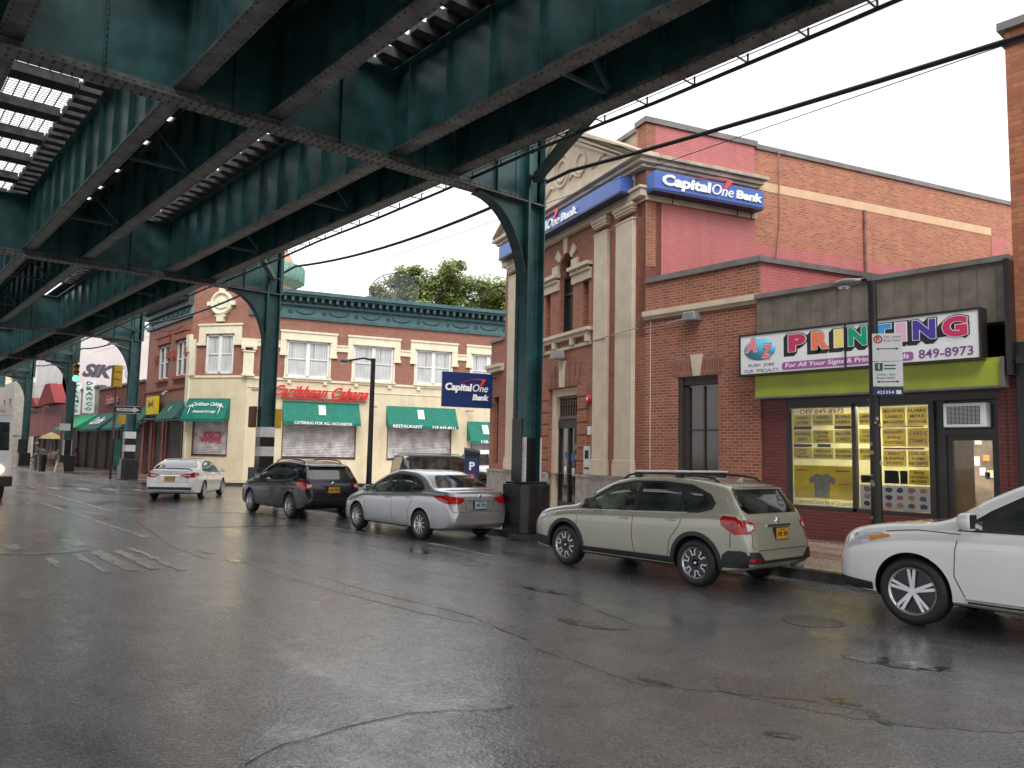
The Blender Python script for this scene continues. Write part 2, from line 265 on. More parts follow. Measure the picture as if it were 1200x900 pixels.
# ------------------------------------------------------------------ mesh helpers
def chain(o):
    m = o.matrix_basis.copy()
    while o.parent: o = o.parent; m = o.matrix_basis @ m
    return m
def fr(x, y, ang, z=0):
    """wall frame: u runs along the wall at bearing ang (clockwise from +Y), n points out, third axis up"""
    a = R(ang); u = Vector((math.sin(a), math.cos(a), 0)); n = Vector((math.cos(a), -math.sin(a), 0))
    return Matrix(((u.x, n.x, 0, x), (u.y, n.y, 0, y), (u.z, n.z, 1, z), (0, 0, 0, 1)))
ID = Matrix.Identity(4)
class MB:
    def __init__(s, M_=None): s.v = []; s.f = []; s.mi = []; s.M = M_ or ID; s.k = 0; s.sm = []
    def add(s, vs, fs, smooth=False):
        b = len(s.v); s.v += [s.M @ Vector(p) for p in vs]
        for f in fs: s.f.append([b+i for i in f]); s.mi.append(s.k); s.sm.append(smooth)
        return s
    def box(s, x0, x1, y0, y1, z0, z1):
        return s.add([(x0,y0,z0),(x1,y0,z0),(x1,y1,z0),(x0,y1,z0),(x0,y0,z1),(x1,y0,z1),(x1,y1,z1),(x0,y1,z1)],
                     [(0,3,2,1),(4,5,6,7),(0,1,5,4),(1,2,6,5),(2,3,7,6),(3,0,4,7)])
    def prism(s, pts, a, b, axis='y'):
        """polygon pts (2D) extruded from a to b along axis; axis y: pts are (x,z)"""
        n = len(pts)
        mk = {'y': lambda p, t: (p[0], t, p[1]), 'x': lambda p, t: (t, p[0], p[1]), 'z': lambda p, t: (p[0], p[1], t)}[axis]
        return s.add([mk(p, a) for p in pts]+[mk(p, b) for p in pts], [tuple(range(n))[::-1], tuple(range(n, 2*n))]+[(i, (i+1) % n, n+(i+1) % n, n+i) for i in range(n)])
    def cyl(s, p, q, r, r2=None, n=12, cap=True, smooth=True):
        p, q = Vector(p), Vector(q); r2 = r if r2 is None else r2
        d = (q-p).normalized(); a = d.orthogonal().normalized(); b = d.cross(a)
        vs = [p+(a*math.cos(2*math.pi*i/n)+b*math.sin(2*math.pi*i/n))*r for i in range(n)]+[q+(a*math.cos(2*math.pi*i/n)+b*math.sin(2*math.pi*i/n))*r2 for i in range(n)]
        s.add(vs, [(i, (i+1) % n, n+(i+1) % n, n+i) for i in range(n)], smooth)
        if cap:
            b0 = len(s.v)-2*n; s.f += [[b0+i for i in range(n)][::-1], [b0+n+i for i in range(n)]]; s.mi += [s.k]*2; s.sm += [False]*2
        return s
    def tube(s, pts, r, n=8):
        pts = [Vector(p) for p in pts]
        vs = []; fs = []
        a = None
        for i, p in enumerate(pts):
            d = (pts[min(i+1, len(pts)-1)]-pts[max(i-1, 0)]).normalized()
            if a is None: a = d.orthogonal().normalized()
            a = (a-d*a.dot(d)).normalized(); b = d.cross(a)
            vs += [p+(a*math.cos(2*math.pi*j/n)+b*math.sin(2*math.pi*j/n))*r for j in range(n)]
        for i in range(len(pts)-1):
            for j in range(n): fs.append((i*n+j, i*n+(j+1) % n, (i+1)*n+(j+1) % n, (i+1)*n+j))
        s.add(vs, fs, True)
        k = len(vs); b0 = len(s.v)-k
        s.f += [[b0+j for j in range(n)][::-1], [b0+k-n+j for j in range(n)]]; s.mi += [s.k]*2; s.sm += [False]*2
        return s
    def lathe(s, prof, c=(0, 0, 0), axis='z', n=24, a0=0, a1=2*math.pi, smooth=True):
        """prof: (r, h) pairs"""
        full = abs(a1-a0-2*math.pi) < 1e-6; m = n if full else n+1
        vs = []
        for r, h in prof:
            for j in range(m):
                t = a0+(a1-a0)*j/n; x, y = r*math.cos(t), r*math.sin(t)
                vs.append({'z': (c[0]+x, c[1]+y, c[2]+h), 'y': (c[0]+x, c[1]+h, c[2]+y), 'x': (c[0]+h, c[1]+x, c[2]+y)}[axis])
        fs = []
        for i in range(len(prof)-1):
            for j in range(n):
                k = (j+1) % m; fs.append((i*m+j, i*m+k, (i+1)*m+k, (i+1)*m+j))
        return s.add(vs, fs, smooth)
    def beam(s, p, q, w, h, up=(0, 0, 1)):
        p, q = Vector(p), Vector(q); d = (q-p).normalized(); u = Vector(up); x = d.cross(u).normalized(); u = x.cross(d)
        vs = [e+x*a*w/2+u*b*h/2 for e in (p, q) for a, b in ((-1,-1),(1,-1),(1,1),(-1,1))]
        return s.add(vs, [(0,1,2,3),(7,6,5,4),(0,4,5,1),(1,5,6,2),(2,6,7,3),(3,7,4,0)])
    def wall(s, u0, u1, z0, z1, ops=(), d=.3, depth=.15, n0=0.):
        """front face at n=n0 with rectangular openings, reveals going back by depth, closed body d thick"""
        us = sorted({u0, u1, *[o[0] for o in ops], *[o[1] for o in ops]}); zs = sorted({z0, z1, *[o[2] for o in ops], *[o[3] for o in ops]})
        us = [u for u in us if u0 <= u <= u1]; zs = [z for z in zs if z0 <= z <= z1]
        for a, b in zip(us, us[1:]):
            for c, e in zip(zs, zs[1:]):
                mu, mz = (a+b)/2, (c+e)/2
                if any(o[0] < mu < o[1] and o[2] < mz < o[3] for o in ops): continue
                s.add([(a,n0,c),(b,n0,c),(b,n0,e),(a,n0,e)], [(0,1,2,3)])
        for a, b, c, e in ops:
            c2 = max(c, z0); e2 = min(e, z1); a2 = max(a, u0); b2 = min(b, u1)
            q = n0-depth
            s.add([(a2,n0,c2),(a2,q,c2),(a2,q,e2),(a2,n0,e2)], [(0,1,2,3)]); s.add([(b2,n0,c2),(b2,q,c2),(b2,q,e2),(b2,n0,e2)], [(3,2,1,0)])
            s.add([(a2,n0,e2),(b2,n0,e2),(b2,q,e2),(a2,q,e2)], [(3,2,1,0)]); s.add([(a2,n0,c2),(b2,n0,c2),(b2,q,c2),(a2,q,c2)], [(0,1,2,3)])
        q = n0-d
        s.add([(u0,n0,z0),(u0,q,z0),(u0,q,z1),(u0,n0,z1)], [(3,2,1,0)]); s.add([(u1,n0,z0),(u1,q,z0),(u1,q,z1),(u1,n0,z1)], [(0,1,2,3)])
        s.add([(u0,n0,z1),(u1,n0,z1),(u1,q,z1),(u0,q,z1)], [(0,1,2,3)]); s.add([(u0,q,z0),(u1,q,z0),(u1,q,z1),(u0,q,z1)], [(3,2,1,0)])
        return s
    def build(s, name, m, parent=None, bevel=0, fix=True, sub=0):
        me = bpy.data.meshes.new(name); inv = chain(parent).inverted() if parent else ID
        vs = s.v
        base = None
        if parent is None:                                 # origin at the foot of the thing
            xs = [v.x for v in vs]; ys = [v.y for v in vs]; base = Vector(((min(xs)+max(xs))/2, (min(ys)+max(ys))/2, min(v.z for v in vs)))
            vs = [v-base for v in vs]
        else: vs = [inv @ v for v in vs]
        me.from_pydata([tuple(v) for v in vs], [], s.f)
        ms = m if isinstance(m, (list, tuple)) else [m]
        for q in ms: me.materials.append(q)
        for i, p in enumerate(me.polygons): p.material_index = min(s.mi[i], len(ms)-1); p.use_smooth = s.sm[i]
        if fix:
            bm = bmesh.new(); bm.from_mesh(me); bmesh.ops.recalc_face_normals(bm, faces=bm.faces); bm.to_mesh(me); bm.free()
        # UVs in metres by box projection of world-space positions
        uvl = me.uv_layers.new(name='UVMap')
        for p in me.polygons:
            idx = list(p.vertices)
            a = s.v[idx[0]]; n = Vector((0, 0, 0))
            for i in range(1, len(idx)-1): n += (s.v[idx[i]]-a).cross(s.v[idx[i+1]]-a)
            n = n.normalized() if n.length > 0 else Vector((0, 0, 1))
            if abs(n.z) > .8: t1, t2 = Vector((1, 0, 0)), Vector((0, 1, 0))
            else:
                if n.x < 0 or (abs(n.x) < 1e-6 and n.y < 0): n = -n
                t1 = Vector((-n.y, n.x, 0)).normalized(); t2 = Vector((0, 0, 1))
            for li, vi in zip(p.loop_indices, idx):
                w_ = s.v[vi]; uvl.data[li].uv = (w_.dot(t1), w_.dot(t2))
        o = bpy.data.objects.new(name, me); COL.objects.link(o)
        if parent: o.parent = parent
        else: o.location = base
        if bevel:
            bv = o.modifiers.new('bevel', 'BEVEL'); bv.width = bevel; bv.segments = 2; bv.limit_method = 'ANGLE'; bv.angle_limit = R(40)
        return o
def tag(o, label=None, cat=None, group=None, kind=None):
    if label: o['label'] = label
    if cat: o['category'] = cat
    if group: o['group'] = group
    if kind: o['kind'] = kind
    return o
def empty(name, loc, rz=0, label=None, cat=None, group=None):
    o = bpy.data.objects.new(name, None); COL.objects.link(o); o.location = loc; o.rotation_euler = (0, 0, rz); o.empty_display_size = .3
    return tag(o, label, cat, group)
def children(o): return [c for c in COL.objects if c.parent == o]
def copy_tree(o, parent=None):
    kids = children(o)
    c = o.copy(); COL.objects.link(c); c.parent = parent
    for ch in kids: copy_tree(ch, c)
    return c
def text_mesh(body, size=1., bold=0., shear=0., sx=1., depth=.01, align='CENTER', spacing=1., res=3):
    cu = bpy.data.curves.new('t', 'FONT'); cu.body = body; cu.size = size; cu.offset = bold; cu.shear = shear; cu.extrude = depth/2
    cu.align_x = align; cu.align_y = 'CENTER'; cu.space_character = spacing; cu.resolution_u = res
    o = bpy.data.objects.new('t', cu); COL.objects.link(o)
    dg = bpy.context.evaluated_depsgraph_get(); me = bpy.data.meshes.new_from_object(o.evaluated_get(dg))
    vs = [v.co.copy() for v in me.vertices]; fs = [list(p.vertices) for p in me.polygons]
    bpy.data.objects.remove(o); bpy.data.curves.remove(cu); bpy.data.meshes.remove(me)
    return [(v.x*sx, v.y, v.z) for v in vs], fs
def put_text(mb, body, u, z, n, h, width=None, bold=0., fat=0., shear=0., depth=.02, arc=None, align='CENTER', rot=0, spacing=1., res=3):
    """letters on the wall frame of mb, centred at (u, z), cap height h, fitted to width"""
    vs, fs = text_mesh(body, 1., bold+fat, shear, 1., depth, align, spacing, res)
    if not vs: return mb
    x0, x1 = min(v[0] for v in vs), max(v[0] for v in vs)
    if fat: x0 += fat; x1 -= fat       # outlines keep the width of the letter they surround
    caps = .72
    sy = h/caps; sx = sy if width is None else width/(x1-x0)
    off = (x0+x1)/2 if align == 'CENTER' else x0
    pts = []
    for x, y, zz in vs:
        X = (x-off)*sx; Y = y*sy
        if arc: Y += arc(X)
        if rot: X, Y = X*math.cos(rot)-Y*math.sin(rot), X*math.sin(rot)+Y*math.cos(rot)
        pts.append((u+X, n+zz+depth/2, z+Y))
    return mb.add(pts, fs)
def letters(name, frame, body, u, z, n, h, m, parent, **k):
    mb = MB(frame); put_text(mb, body, u, z, n, h, **k); return mb.build(name, m, parent, fix=False)
def struct(o): o['kind'] = 'structure'; return o
# ------------------------------------------------------------------ car builder
def interp(keys, x):
    """monotone-ish cubic through (x, value) keys"""
    if x <= keys[0][0]: return keys[0][1]
    if x >= keys[-1][0]: return keys[-1][1]
    for i in range(len(keys)-1):
        x0, y0 = keys[i]; x1, y1 = keys[i+1]
        if x0 <= x <= x1:
            def sl(a, b): return (keys[b][1]-keys[a][1])/(keys[b][0]-keys[a][0])
            d = sl(i, i+1)
            m0 = d if i == 0 else (0 if sl(i-1, i)*d <= 0 else 2*sl(i-1, i)*d/(sl(i-1, i)+d))
            m1 = d if i == len(keys)-2 else (0 if sl(i+1, i+2)*d <= 0 else 2*sl(i+1, i+2)*d/(sl(i+1, i+2)+d))
            h = x1-x0; t = (x-x0)/h
            return y0*(1+2*t)*(1-t)**2+m0*h*t*(1-t)**2+y1*t*t*(3-2*t)+m1*h*t*t*(t-1)
class Car:
    def __init__(s, spec, loc, bearing, paint, name, label, cat, z=0.):
        s.p = spec; s.L = spec['L']; s.W = spec['W']/2
        s.root = empty(name, (loc[0], loc[1], z), R(90-bearing), label, cat)
        s.mw = s.root.matrix_basis.copy(); s.paint = paint
        s.body()
    def X(s, q): return s.L/2-q                      # distance from the nose -> local x
    def section(s, q):
        p = s.p; zt = interp(p['top'], q); zb = min(interp(p['belt'], q), zt-.03); w = s.W*interp(p['plan'], q); z0 = interp(p['bot'], q)
        g = zt-zb; h = zb-z0; tu = p.get('tumble', .36)
        lo = [(0, z0), (.6*w, z0), (.88*w, z0+.01), (.955*w, z0+.05*min(1, h/.5)), (.98*w, z0+.22*h), (.992*w, z0+.42*h), (w, z0+.62*h), (.998*w, z0+.8*h), (.982*w, z0+.93*h), (.955*w, zb)]
        yb = .935*w; rc = min(p.get('rc', .085), g*.55); yr = yb-tu*(g-rc)
        up = [(yb+(yr-yb)*t+.012*math.sin(math.pi*t)*min(1, g/.3), zb+.012*min(1, g/.1)+(g-rc-.012*min(1, g/.1))*t) for t in (0, .3, .6, .85, 1)]
        cr = [(yr-.32*rc*1.2, zt-rc*.42), (yr-.9*rc*1.2, zt-rc*.16), (yr*.72 if yr*.72 < yr-1.3*rc else yr-1.4*rc, zt-rc*.06), (max(.1, yr*.4), zt-rc*.015), (0, zt)]
        return lo+up+cr
    def body(s):
        qs = []; q = 0.
        st = [0, .006, .018, .035, .06, .09, .13, .18]; e = [s.L-v for v in st[::-1]]
        qs = st[:]; q = .18
        fine = s.p.get('fine', [])
        while q < e[0]-.03:
            d = .05
            for a, b in fine:
                if a <= q <= b: d = .02
            q += d
            if q < e[0]-.01: qs.append(q)
        qs += e
        secs = [s.section(q) for q in qs]; n = len(secs[0]); m = 2*n-2
        bm = bmesh.new(); rings = []
        for q, sc in zip(qs, secs):
            x = s.X(q)
            ring = [bm.verts.new((x, y, z)) for y, z in sc]+[bm.verts.new((x, -y, z)) for y, z in sc[-2:0:-1]]
            rings.append(ring)
        for a, b in zip(rings, rings[1:]):
            for i in range(m):
                f = bm.faces.new((a[i], a[(i+1) % m], b[(i+1) % m], b[i])); f.smooth = True
        bm.faces.new(rings[0]); bm.faces.new(rings[-1][::-1])
        bmesh.ops.recalc_face_normals(bm, faces=bm.faces)
        s.bvh = BVHTree.FromBMesh(bm)
        me = bpy.data.meshes.new('body'); bm.to_mesh(me); bm.free()
        me.materials.append(s.paint); me.materials.append(M['trim'])
        o = bpy.data.objects.new('body', me); COL.objects.link(o)
        # wheel wells cut out of the body
        cm = MB(); R_ = s.p['arch']
        for wq in s.p['wheels']:
            for sg in (1, -1): cm.cyl((s.X(wq), sg*(s.W-.36), s.p['wr']+.01), (s.X(wq), sg*(s.W+.3), s.p['wr']+.01), R_, n=40)
        cme = bpy.data.meshes.new('cut'); cme.from_pydata([tuple(v) for v in cm.v], [], cm.f)
        b2 = bmesh.new(); b2.from_mesh(cme); bmesh.ops.recalc_face_normals(b2, faces=b2.faces); b2.to_mesh(cme); b2.free()
        co = bpy.data.objects.new('cut', cme); COL.objects.link(co)
        md = o.modifiers.new('b', 'BOOLEAN'); md.operation = 'DIFFERENCE'; md.solver = 'EXACT'; md.object = co
        dg = bpy.context.evaluated_depsgraph_get(); me2 = bpy.data.meshes.new_from_object(o.evaluated_get(dg))
        o.modifiers.clear(); o.data = me2; me2.name = 'body'
        bpy.data.objects.remove(co)
        for p in me2.polygons:
            c = p.center; mi = 0
            for wq in s.p['wheels']:
                dx = c.x-s.X(wq); dz = c.z-(s.p['wr']+.01)
                if math.hypot(dx, dz) < R_*1.002 and all(math.hypot(me2.vertices[v].co.x-s.X(wq), me2.vertices[v].co.z-(s.p['wr']+.01)) < R_*1.003 for v in p.vertices): mi = 1
            if c.z < s.p.get('under', .24): mi = 1
            p.material_index = mi; p.use_smooth = True if mi == 0 and len(p.vertices) < 9 else False
        try: me2.set_sharp_from_angle(angle=R(38))
        except Exception: pass
        o.parent = s.root; s.bodyo = o
    # --- projections on to the body
    def side(s, q, z, sg=1):
        h = s.bvh.ray_cast(Vector((s.X(q), sg*3, z)), Vector((0, -sg, 0)))
        return h[0] if h[0] else None
    def back(s, y, z, front=False):
        d = 1 if front else -1
        h = s.bvh.ray_cast(Vector((d*6, y, z)), Vector((-d, 0, 0)))
        return h[0] if h[0] else None
    def down(s, q, y):
        h = s.bvh.ray_cast(Vector((s.X(q), y, 4)), Vector((0, 0, -1)))
        return h[0] if h[0] else None
    def patch(s, name, polys, m, mode='side', sg=1, off=.004, parent=None, grid=.05, skirt=.012, mb=None):
        """skins that follow the body: polys in side view (q,z), rear/front view (y,z) or plan (q,y)"""
        own = mb is None; mb = mb or MB(s.mw)
        dirn = {'side': Vector((0, sg, 0)), 'rear': Vector((-1, 0, 0)), 'front': Vector((1, 0, 0)), 'top': Vector((0, 0, 1))}[mode]
        for poly in polys:
            bm = bmesh.new(); bm.faces.new([bm.verts.new((a, b, 0)) for a, b in poly])
            for ax in (0, 1):
                lo = min(p[ax] for p in poly); hi = max(p[ax] for p in poly); k = lo+grid
                while k < hi-.004:
                    no = (1, 0, 0) if ax == 0 else (0, 1, 0); co = (k, 0, 0) if ax == 0 else (0, k, 0)
                    bmesh.ops.bisect_plane(bm, geom=bm.verts[:]+bm.edges[:]+bm.faces[:], plane_co=co, plane_no=no); k += grid
            bm.verts.ensure_lookup_table(); pos = {}; bad = False
            for v in bm.verts:
                a, b = v.co.x, v.co.y
                h = s.side(a, b, sg) if mode == 'side' else s.back(a, b, mode == 'front') if mode in ('rear', 'front') else s.down(a, b)
                pos[v.index] = h
            vs = []; ix = {}; fs = []
            for v in bm.verts:
                if pos[v.index] is not None: ix[v.index] = len(vs); vs.append(pos[v.index]+dirn*off)
            for f in bm.faces:
                if all(v.index in ix for v in f.verts): fs.append(tuple(ix[v.index] for v in f.verts))
            nb = len(vs)
            for e in bm.edges:
                if len(e.link_faces) == 1 and all(v.index in ix for v in e.verts):
                    a, b = (ix[v.index] for v in e.verts)
                    vs += [vs[a], vs[b], vs[a]-dirn*(skirt+off), vs[b]-dirn*(skirt+off)]; fs.append((len(vs)-4, len(vs)-3, len(vs)-1, len(vs)-2))
            if fs: mb.add(vs, fs, True)
            bm.free()
        if own: return mb.build(name, m, parent or s.root) if mb.v else None
    def strip(s, pts, w, mb, mode='side', sg=1, off=.002):
        for (a, b), (c, d) in zip(pts, pts[1:]):
            L_ = math.hypot(c-a, d-b); nx, nz_ = -(d-b)/L_*w/2, (c-a)/L_*w/2
            s.patch('', [[(a+nx, b+nz_), (c+nx, d+nz_), (c-nx, d-nz_), (a-nx, b-nz_)]], None, mode, sg, off, grid=.08, skirt=.004, mb=mb)
    def wheels(s, style='five', rimr=.22, width=.2):
        wr = s.p['wr']
        for wq in s.p['wheels']:
            for sg in (1, -1):
                y = sg*(s.W-.015); c = (s.X(wq), 0, wr)
                e = MB(s.mw)
                e.lathe([(rimr, y-sg*.012), (rimr+.02, y-sg*.002), (wr-.06, y+sg*.004), (wr-.02, y-sg*.012), (wr, y-sg*.04), (wr, y-sg*(width-.03)), (wr-.02, y-sg*width), (rimr, y-sg*width)], c, 'y', 40)
                w_ = e.build('wheel', M['rubber'], s.root)
                r = MB(s.mw); yo = y-sg*.018
                r.lathe([(rimr, y-sg*.008), (rimr-.018, yo), (rimr-.025, yo-sg*.02), (rimr-.03, y-sg*width*.8)], c, 'y', 40)
                n = {'five': 5, 'six': 6, 'hex': 6, 'multi': 10, 'seven': 7}[style]
                for k in range(n):
                    t = 2*math.pi*k/n+.3
                    def P(rad, ang, dy): return (c[0]+rad*math.cos(ang), yo+dy*sg, c[2]+rad*math.sin(ang))
                    if style == 'hex':                 # dark spokes with a bright zigzag edge
                        ri = rimr-.03
                        pts = [(ri, -.30), (ri*.86, -.16), (ri*.60, -.26), (ri*.60, .26), (ri*.86, .16), (ri, .30)]
                        for (ra, aa), (rb, ab) in zip(pts, pts[1:]): r.beam(P(ra, t+aa, -.004), P(rb, t+ab, -.004), .017, .02, (0, 1, 0))
                    elif style == 'five':
                        ri = rimr-.02
                        for dd in (-.1, .1): r.beam(P(.03, t+dd*2, -.012), P(ri, t+dd*1.3, -.004), .034, .025, (0, 1, 0))
                    elif style == 'six': r.beam(P(.02, t, -.01), P(rimr-.02, t, -.002), .055, .025, (0, 1, 0))
                    elif style == 'seven':
                        r.beam(P(.02, t, -.01), P(rimr-.02, t, -.002), .07, .02, (0, 1, 0))
                    else: r.beam(P(.02, t, -.008), P(rimr-.02, t, -.002), .022, .02, (0, 1, 0))
                r.cyl((c[0], yo-sg*.03, c[2]), (c[0], yo+sg*.004, c[2]), .045 if style != 'hex' else .02, n=16)
                r.build('rim', M['alloy'], w_)
                d = MB(s.mw); d.cyl((c[0], yo-sg*.05, c[2]), (c[0], yo-sg*.03, c[2]), rimr-.02, n=32)
                if style == 'hex':
                    for k in range(6):
                        t = 2*math.pi*k/6+.3
                        d.beam((c[0], yo-sg*.012, c[2]), (c[0]+(rimr-.03)*math.cos(t+.52), yo-sg*.012, c[2]+(rimr-.03)*math.sin(t+.52)), .07, .016, (0, 1, 0))
                d.build('brake_disc', M['alloyd'], w_)
    def ring(s, wq, r0, r1, a0, a1, n=14):
        """annulus polygons round a wheel (side view)"""
        zc = s.p['wr']+.01; out_ = []
        for i in range(n):
            a, b = a0+(a1-a0)*i/n, a0+(a1-a0)*(i+1)/n
            out_.append([(wq+r0*math.cos(a), zc+r0*math.sin(a)), (wq+r1*math.cos(a), zc+r1*math.sin(a)), (wq+r1*math.cos(b), zc+r1*math.sin(b)), (wq+r0*math.cos(b), zc+r0*math.sin(b))])
        return out_
    def mirrors(s, q, z, m, size=(.1, .2, .15), dark=False):
        for sg in (1, -1):
            h = s.side(q, z-.02, sg)
            if not h: continue
            y0 = abs(h.y)
            mb = MB(s.mw); x = s.X(q)+.02; sx, sy, sz = size
            mb.beam((x-.01, sg*(y0-.05), z-.05), (x+.0, sg*(y0+.12), z), .05, .04)
            c = Vector((x+.02, sg*(y0+.08+sy/2), z+.045))
            vs = []; fs = []; nu, nv = 12, 8
            for i in range(nv+1):
                ph = -math.pi/2+math.pi*i/nv
                for j in range(nu):
                    th = 2*math.pi*j/nu
                    px = math.cos(ph)*math.cos(th); py = math.cos(ph)*math.sin(th); pz = math.sin(ph)
                    f_ = lambda v: math.copysign(abs(v)**.6, v)
                    X_ = f_(px)*sx
                    if X_ < -.03: X_ = -.03
                    vs.append(c+Vector((X_, f_(py)*sy/2, f_(pz)*sz/2)))
            for i in range(nv):
                for j in range(nu): fs.append((i*nu+j, i*nu+(j+1) % nu, (i+1)*nu+(j+1) % nu, (i+1)*nu+j))
            mb.add(vs, fs, True)
            o = mb.build('side_mirror', m, s.root)
            g = MB(s.mw); g.box(c.x-.034, c.x-.028, c.y-sy*.4, c.y+sy*.4, c.z-sz*.38, c.z+sz*.38); g.build('mirror_glass', M['chrome'], o)
    def handle(s, q, z, m, w_=.17):
        for sg in (1, -1):
            h = s.side(q, z, sg)
            if not h: continue
            mb = MB(s.mw); y = h.y
            mb.add([(s.X(q)+a*w_/2, y+sg*b, z+c_) for a, b, c_ in ((-1, -.004, -.018), (1, -.004, -.018), (1, -.004, .018), (-1, -.004, .018), (-.8, .035, -.012), (.8, .035, -.012), (.8, .035, .014), (-.8, .035, .014))],
                   [(0,1,2,3),(7,6,5,4),(0,4,5,1),(1,5,6,2),(2,6,7,3),(3,7,4,0)])
            mb.build('door_handle', m, s.root, bevel=.006)
    def plate(s, z, m, w_=.31, h_=.155, y=0, marks=True):
        p = s.back(y, z); x = p.x-.03
        mb = MB(s.mw); mb.box(x-.002, x+.05, y-w_/2-.015, y+w_/2+.015, z-h_/2-.012, z+h_/2+.012); fo = mb.build('plate_frame', M['trim'], s.root)
        mb = MB(s.mw); mb.box(x-.008, x-.001, y-w_/2, y+w_/2, z-h_/2, z+h_/2); mb.build('number_plate', m, fo)
        mb = MB(s.mw)
        for k in range(7):
            if k == 3: continue
            yy = y-w_*.36+k*w_*.12; mb.box(x-.011, x-.007, yy-.013, yy+.005, z-.035, z+.03); mb.box(x-.011, x-.007, yy-.013, yy+.012, z+.0, z+.012)
        mb.box(x-.011, x-.007, y-.07, y+.07, z+.05, z+.062)
        mb.build('plate_marks', M['ink'], fo)
# ------------------------------------------------------------------ the cars
def hatch_spec():
    return dict(L=4.45, W=1.78, wr=.335, arch=.375, wheels=(.93, 3.565), tumble=.40, fine=[(3.9, 4.4)],
        top=[(0,.60),(.03,.70),(.12,.80),(.35,.905),(.8,.985),(1.05,1.02),(1.2,1.09),(1.55,1.31),(1.95,1.475),(2.3,1.53),(2.8,1.545),(3.4,1.525),(3.85,1.465),(3.98,1.425),(4.08,1.30),(4.26,1.07),(4.33,.98),(4.39,.80),(4.43,.66),(4.45,.5)],
        belt=[(0,.56),(.12,.72),(.35,.80),(.8,.885),(1.2,.925),(2.0,.955),(3.0,.99),(3.8,1.035),(4.2,1.03),(4.45,.5)],
        plan=[(0,.70),(.03,.78),(.1,.86),(.25,.935),(.5,.985),(.9,1.),(2.2,1.),(3.6,.995),(4.0,.97),(4.25,.925),(4.38,.87),(4.45,.78)],
        bot=[(0,.30),(.1,.24),(.5,.22),(4.0,.24),(4.35,.32),(4.45,.40)])
def build_hatch(loc, bearing, paint, name, label, roofbars, clad, rim, plate):
    c = Car(hatch_spec(), loc, bearing, paint, name, label, 'car'); Rt = c.root
    c.wheels(rim, .225)
    for sg in (1, -1):
        c.patch('window_trim', [[(1.22,.965),(1.5,1.17),(1.85,1.365),(2.25,1.45),(2.85,1.465),(3.4,1.43),(3.75,1.31),(3.86,1.19),(3.82,1.10),(3.6,1.04),(2.6,1.0),(1.9,.965)]], M['bronze'], 'side', sg, .003)
        for nm, pl_ in (('front_window', [(1.55,.985),(1.52,1.13),(1.88,1.335),(2.26,1.42),(2.42,1.43),(2.36,1.0)]), ('rear_window', [(2.44,1.0),(2.5,1.43),(2.85,1.435),(3.2,1.415),(3.3,1.05),(2.6,1.015)]), ('quarter_window', [(3.34,1.06),(3.26,1.41),(3.42,1.385),(3.68,1.29),(3.78,1.18),(3.74,1.12)]), ('quarter_window', [(1.3,.985),(1.48,1.10),(1.5,.99)])):
            c.patch(nm, [pl_], M['carglass2'] if clad and nm == 'front_window' else M['carglass'], 'side', sg, .006)
        sm = MB(c.mw)
        for pts in ([(1.22,.94),(1.2,.6),(1.3,.36)], [(1.3,.3),(3.1,.32)], [(2.42,.985),(2.4,.6),(2.45,.33)], [(3.36,1.03),(3.30,.85),(3.12,.62),(3.08,.36)], [(4.15,1.0),(4.13,.6)]): c.strip(pts, .010, sm, 'side', sg)
        sm.build('panel_gap', M['trim'], Rt)
        sm = MB(c.mw); c.strip([(1.5,.958),(2.4,.985),(3.4,1.03)], .018, sm, 'side', sg, .008); sm.build('window_sill_trim', M['alu'] if clad else M['trim'], Rt)
        c.patch('headlamp', [[(.16,.70),(.30,.80),(.62,.865),(.70,.84),(.42,.70),(.2,.66)]], M['lampclear'], 'side', sg, .006)
        c.patch('tail_lamp', [[(3.98,.99),(4.02,1.03),(4.2,1.02),(4.33,.93),(4.36,.80),(4.2,.78),(4.0,.90)]], M['lampred'], 'side', sg, .008)
        c.patch('tail_lamp', [[(sg*.84,.79),(sg*.70,.80),(sg*.60,.88),(sg*.60,.94),(sg*.72,.985),(sg*.83,.97)]], M['lampred'], 'rear', off=.012)
        c.patch('reversing_lamp', [[(sg*.74,.83),(sg*.63,.87),(sg*.63,.92),(sg*.74,.93)]], M['lampclear'], 'rear', off=.017)
        if clad:
            mb = MB(c.mw)
            for wq in c.p['wheels']:
                c.patch('', c.ring(wq, .375, .435, R(-12), R(192), 18), None, 'side', sg, .012, mb=mb)
            c.patch('', [[(1.32,.25),(3.2,.25),(3.14,.38),(1.36,.36)]], None, 'side', sg, .012, mb=mb)
            c.patch('', [[(3.98,.32),(4.02,.5),(4.1,.56),(4.3,.57),(4.4,.5),(4.36,.34)], [(.06,.32),(.12,.46),(.5,.44),(.52,.28)]], None, 'side', sg, .012, mb=mb)
            mb.build('wheel_arch_cladding', M['trim'], Rt)
            c.patch('fog_reflector', [[(sg*.76,.47),(sg*.62,.47),(sg*.62,.43),(sg*.76,.43)]], M['lampred'], 'rear', off=.024)
    if clad:
        c.patch('bumper_cladding', [[(-.78,.40),(.78,.40),(.80,.56),(.62,.56),(.5,.44),(-.5,.44),(-.62,.56),(-.80,.56)]], M['trim'], 'rear', off=.014)
    c.patch('rear_window', [[(-.60,1.40),(.60,1.40),(.69,1.12),(.62,1.06),(-.62,1.06),(-.69,1.12)]], M['carglass'], 'rear', off=.006)
    sm = MB(c.mw); c.strip([(-.66,1.01),(-.70,.62),(-.6,.575),(.6,.575),(.70,.62),(.66,1.01)], .010, sm, 'rear'); sm.build('panel_gap', M['trim'], Rt)
    c.patch('tailgate_recess', [[(-.26,.88),(.26,.88),(.22,.69),(-.22,.69)]], M['trim'] if not clad else paint, 'rear', off=.003)
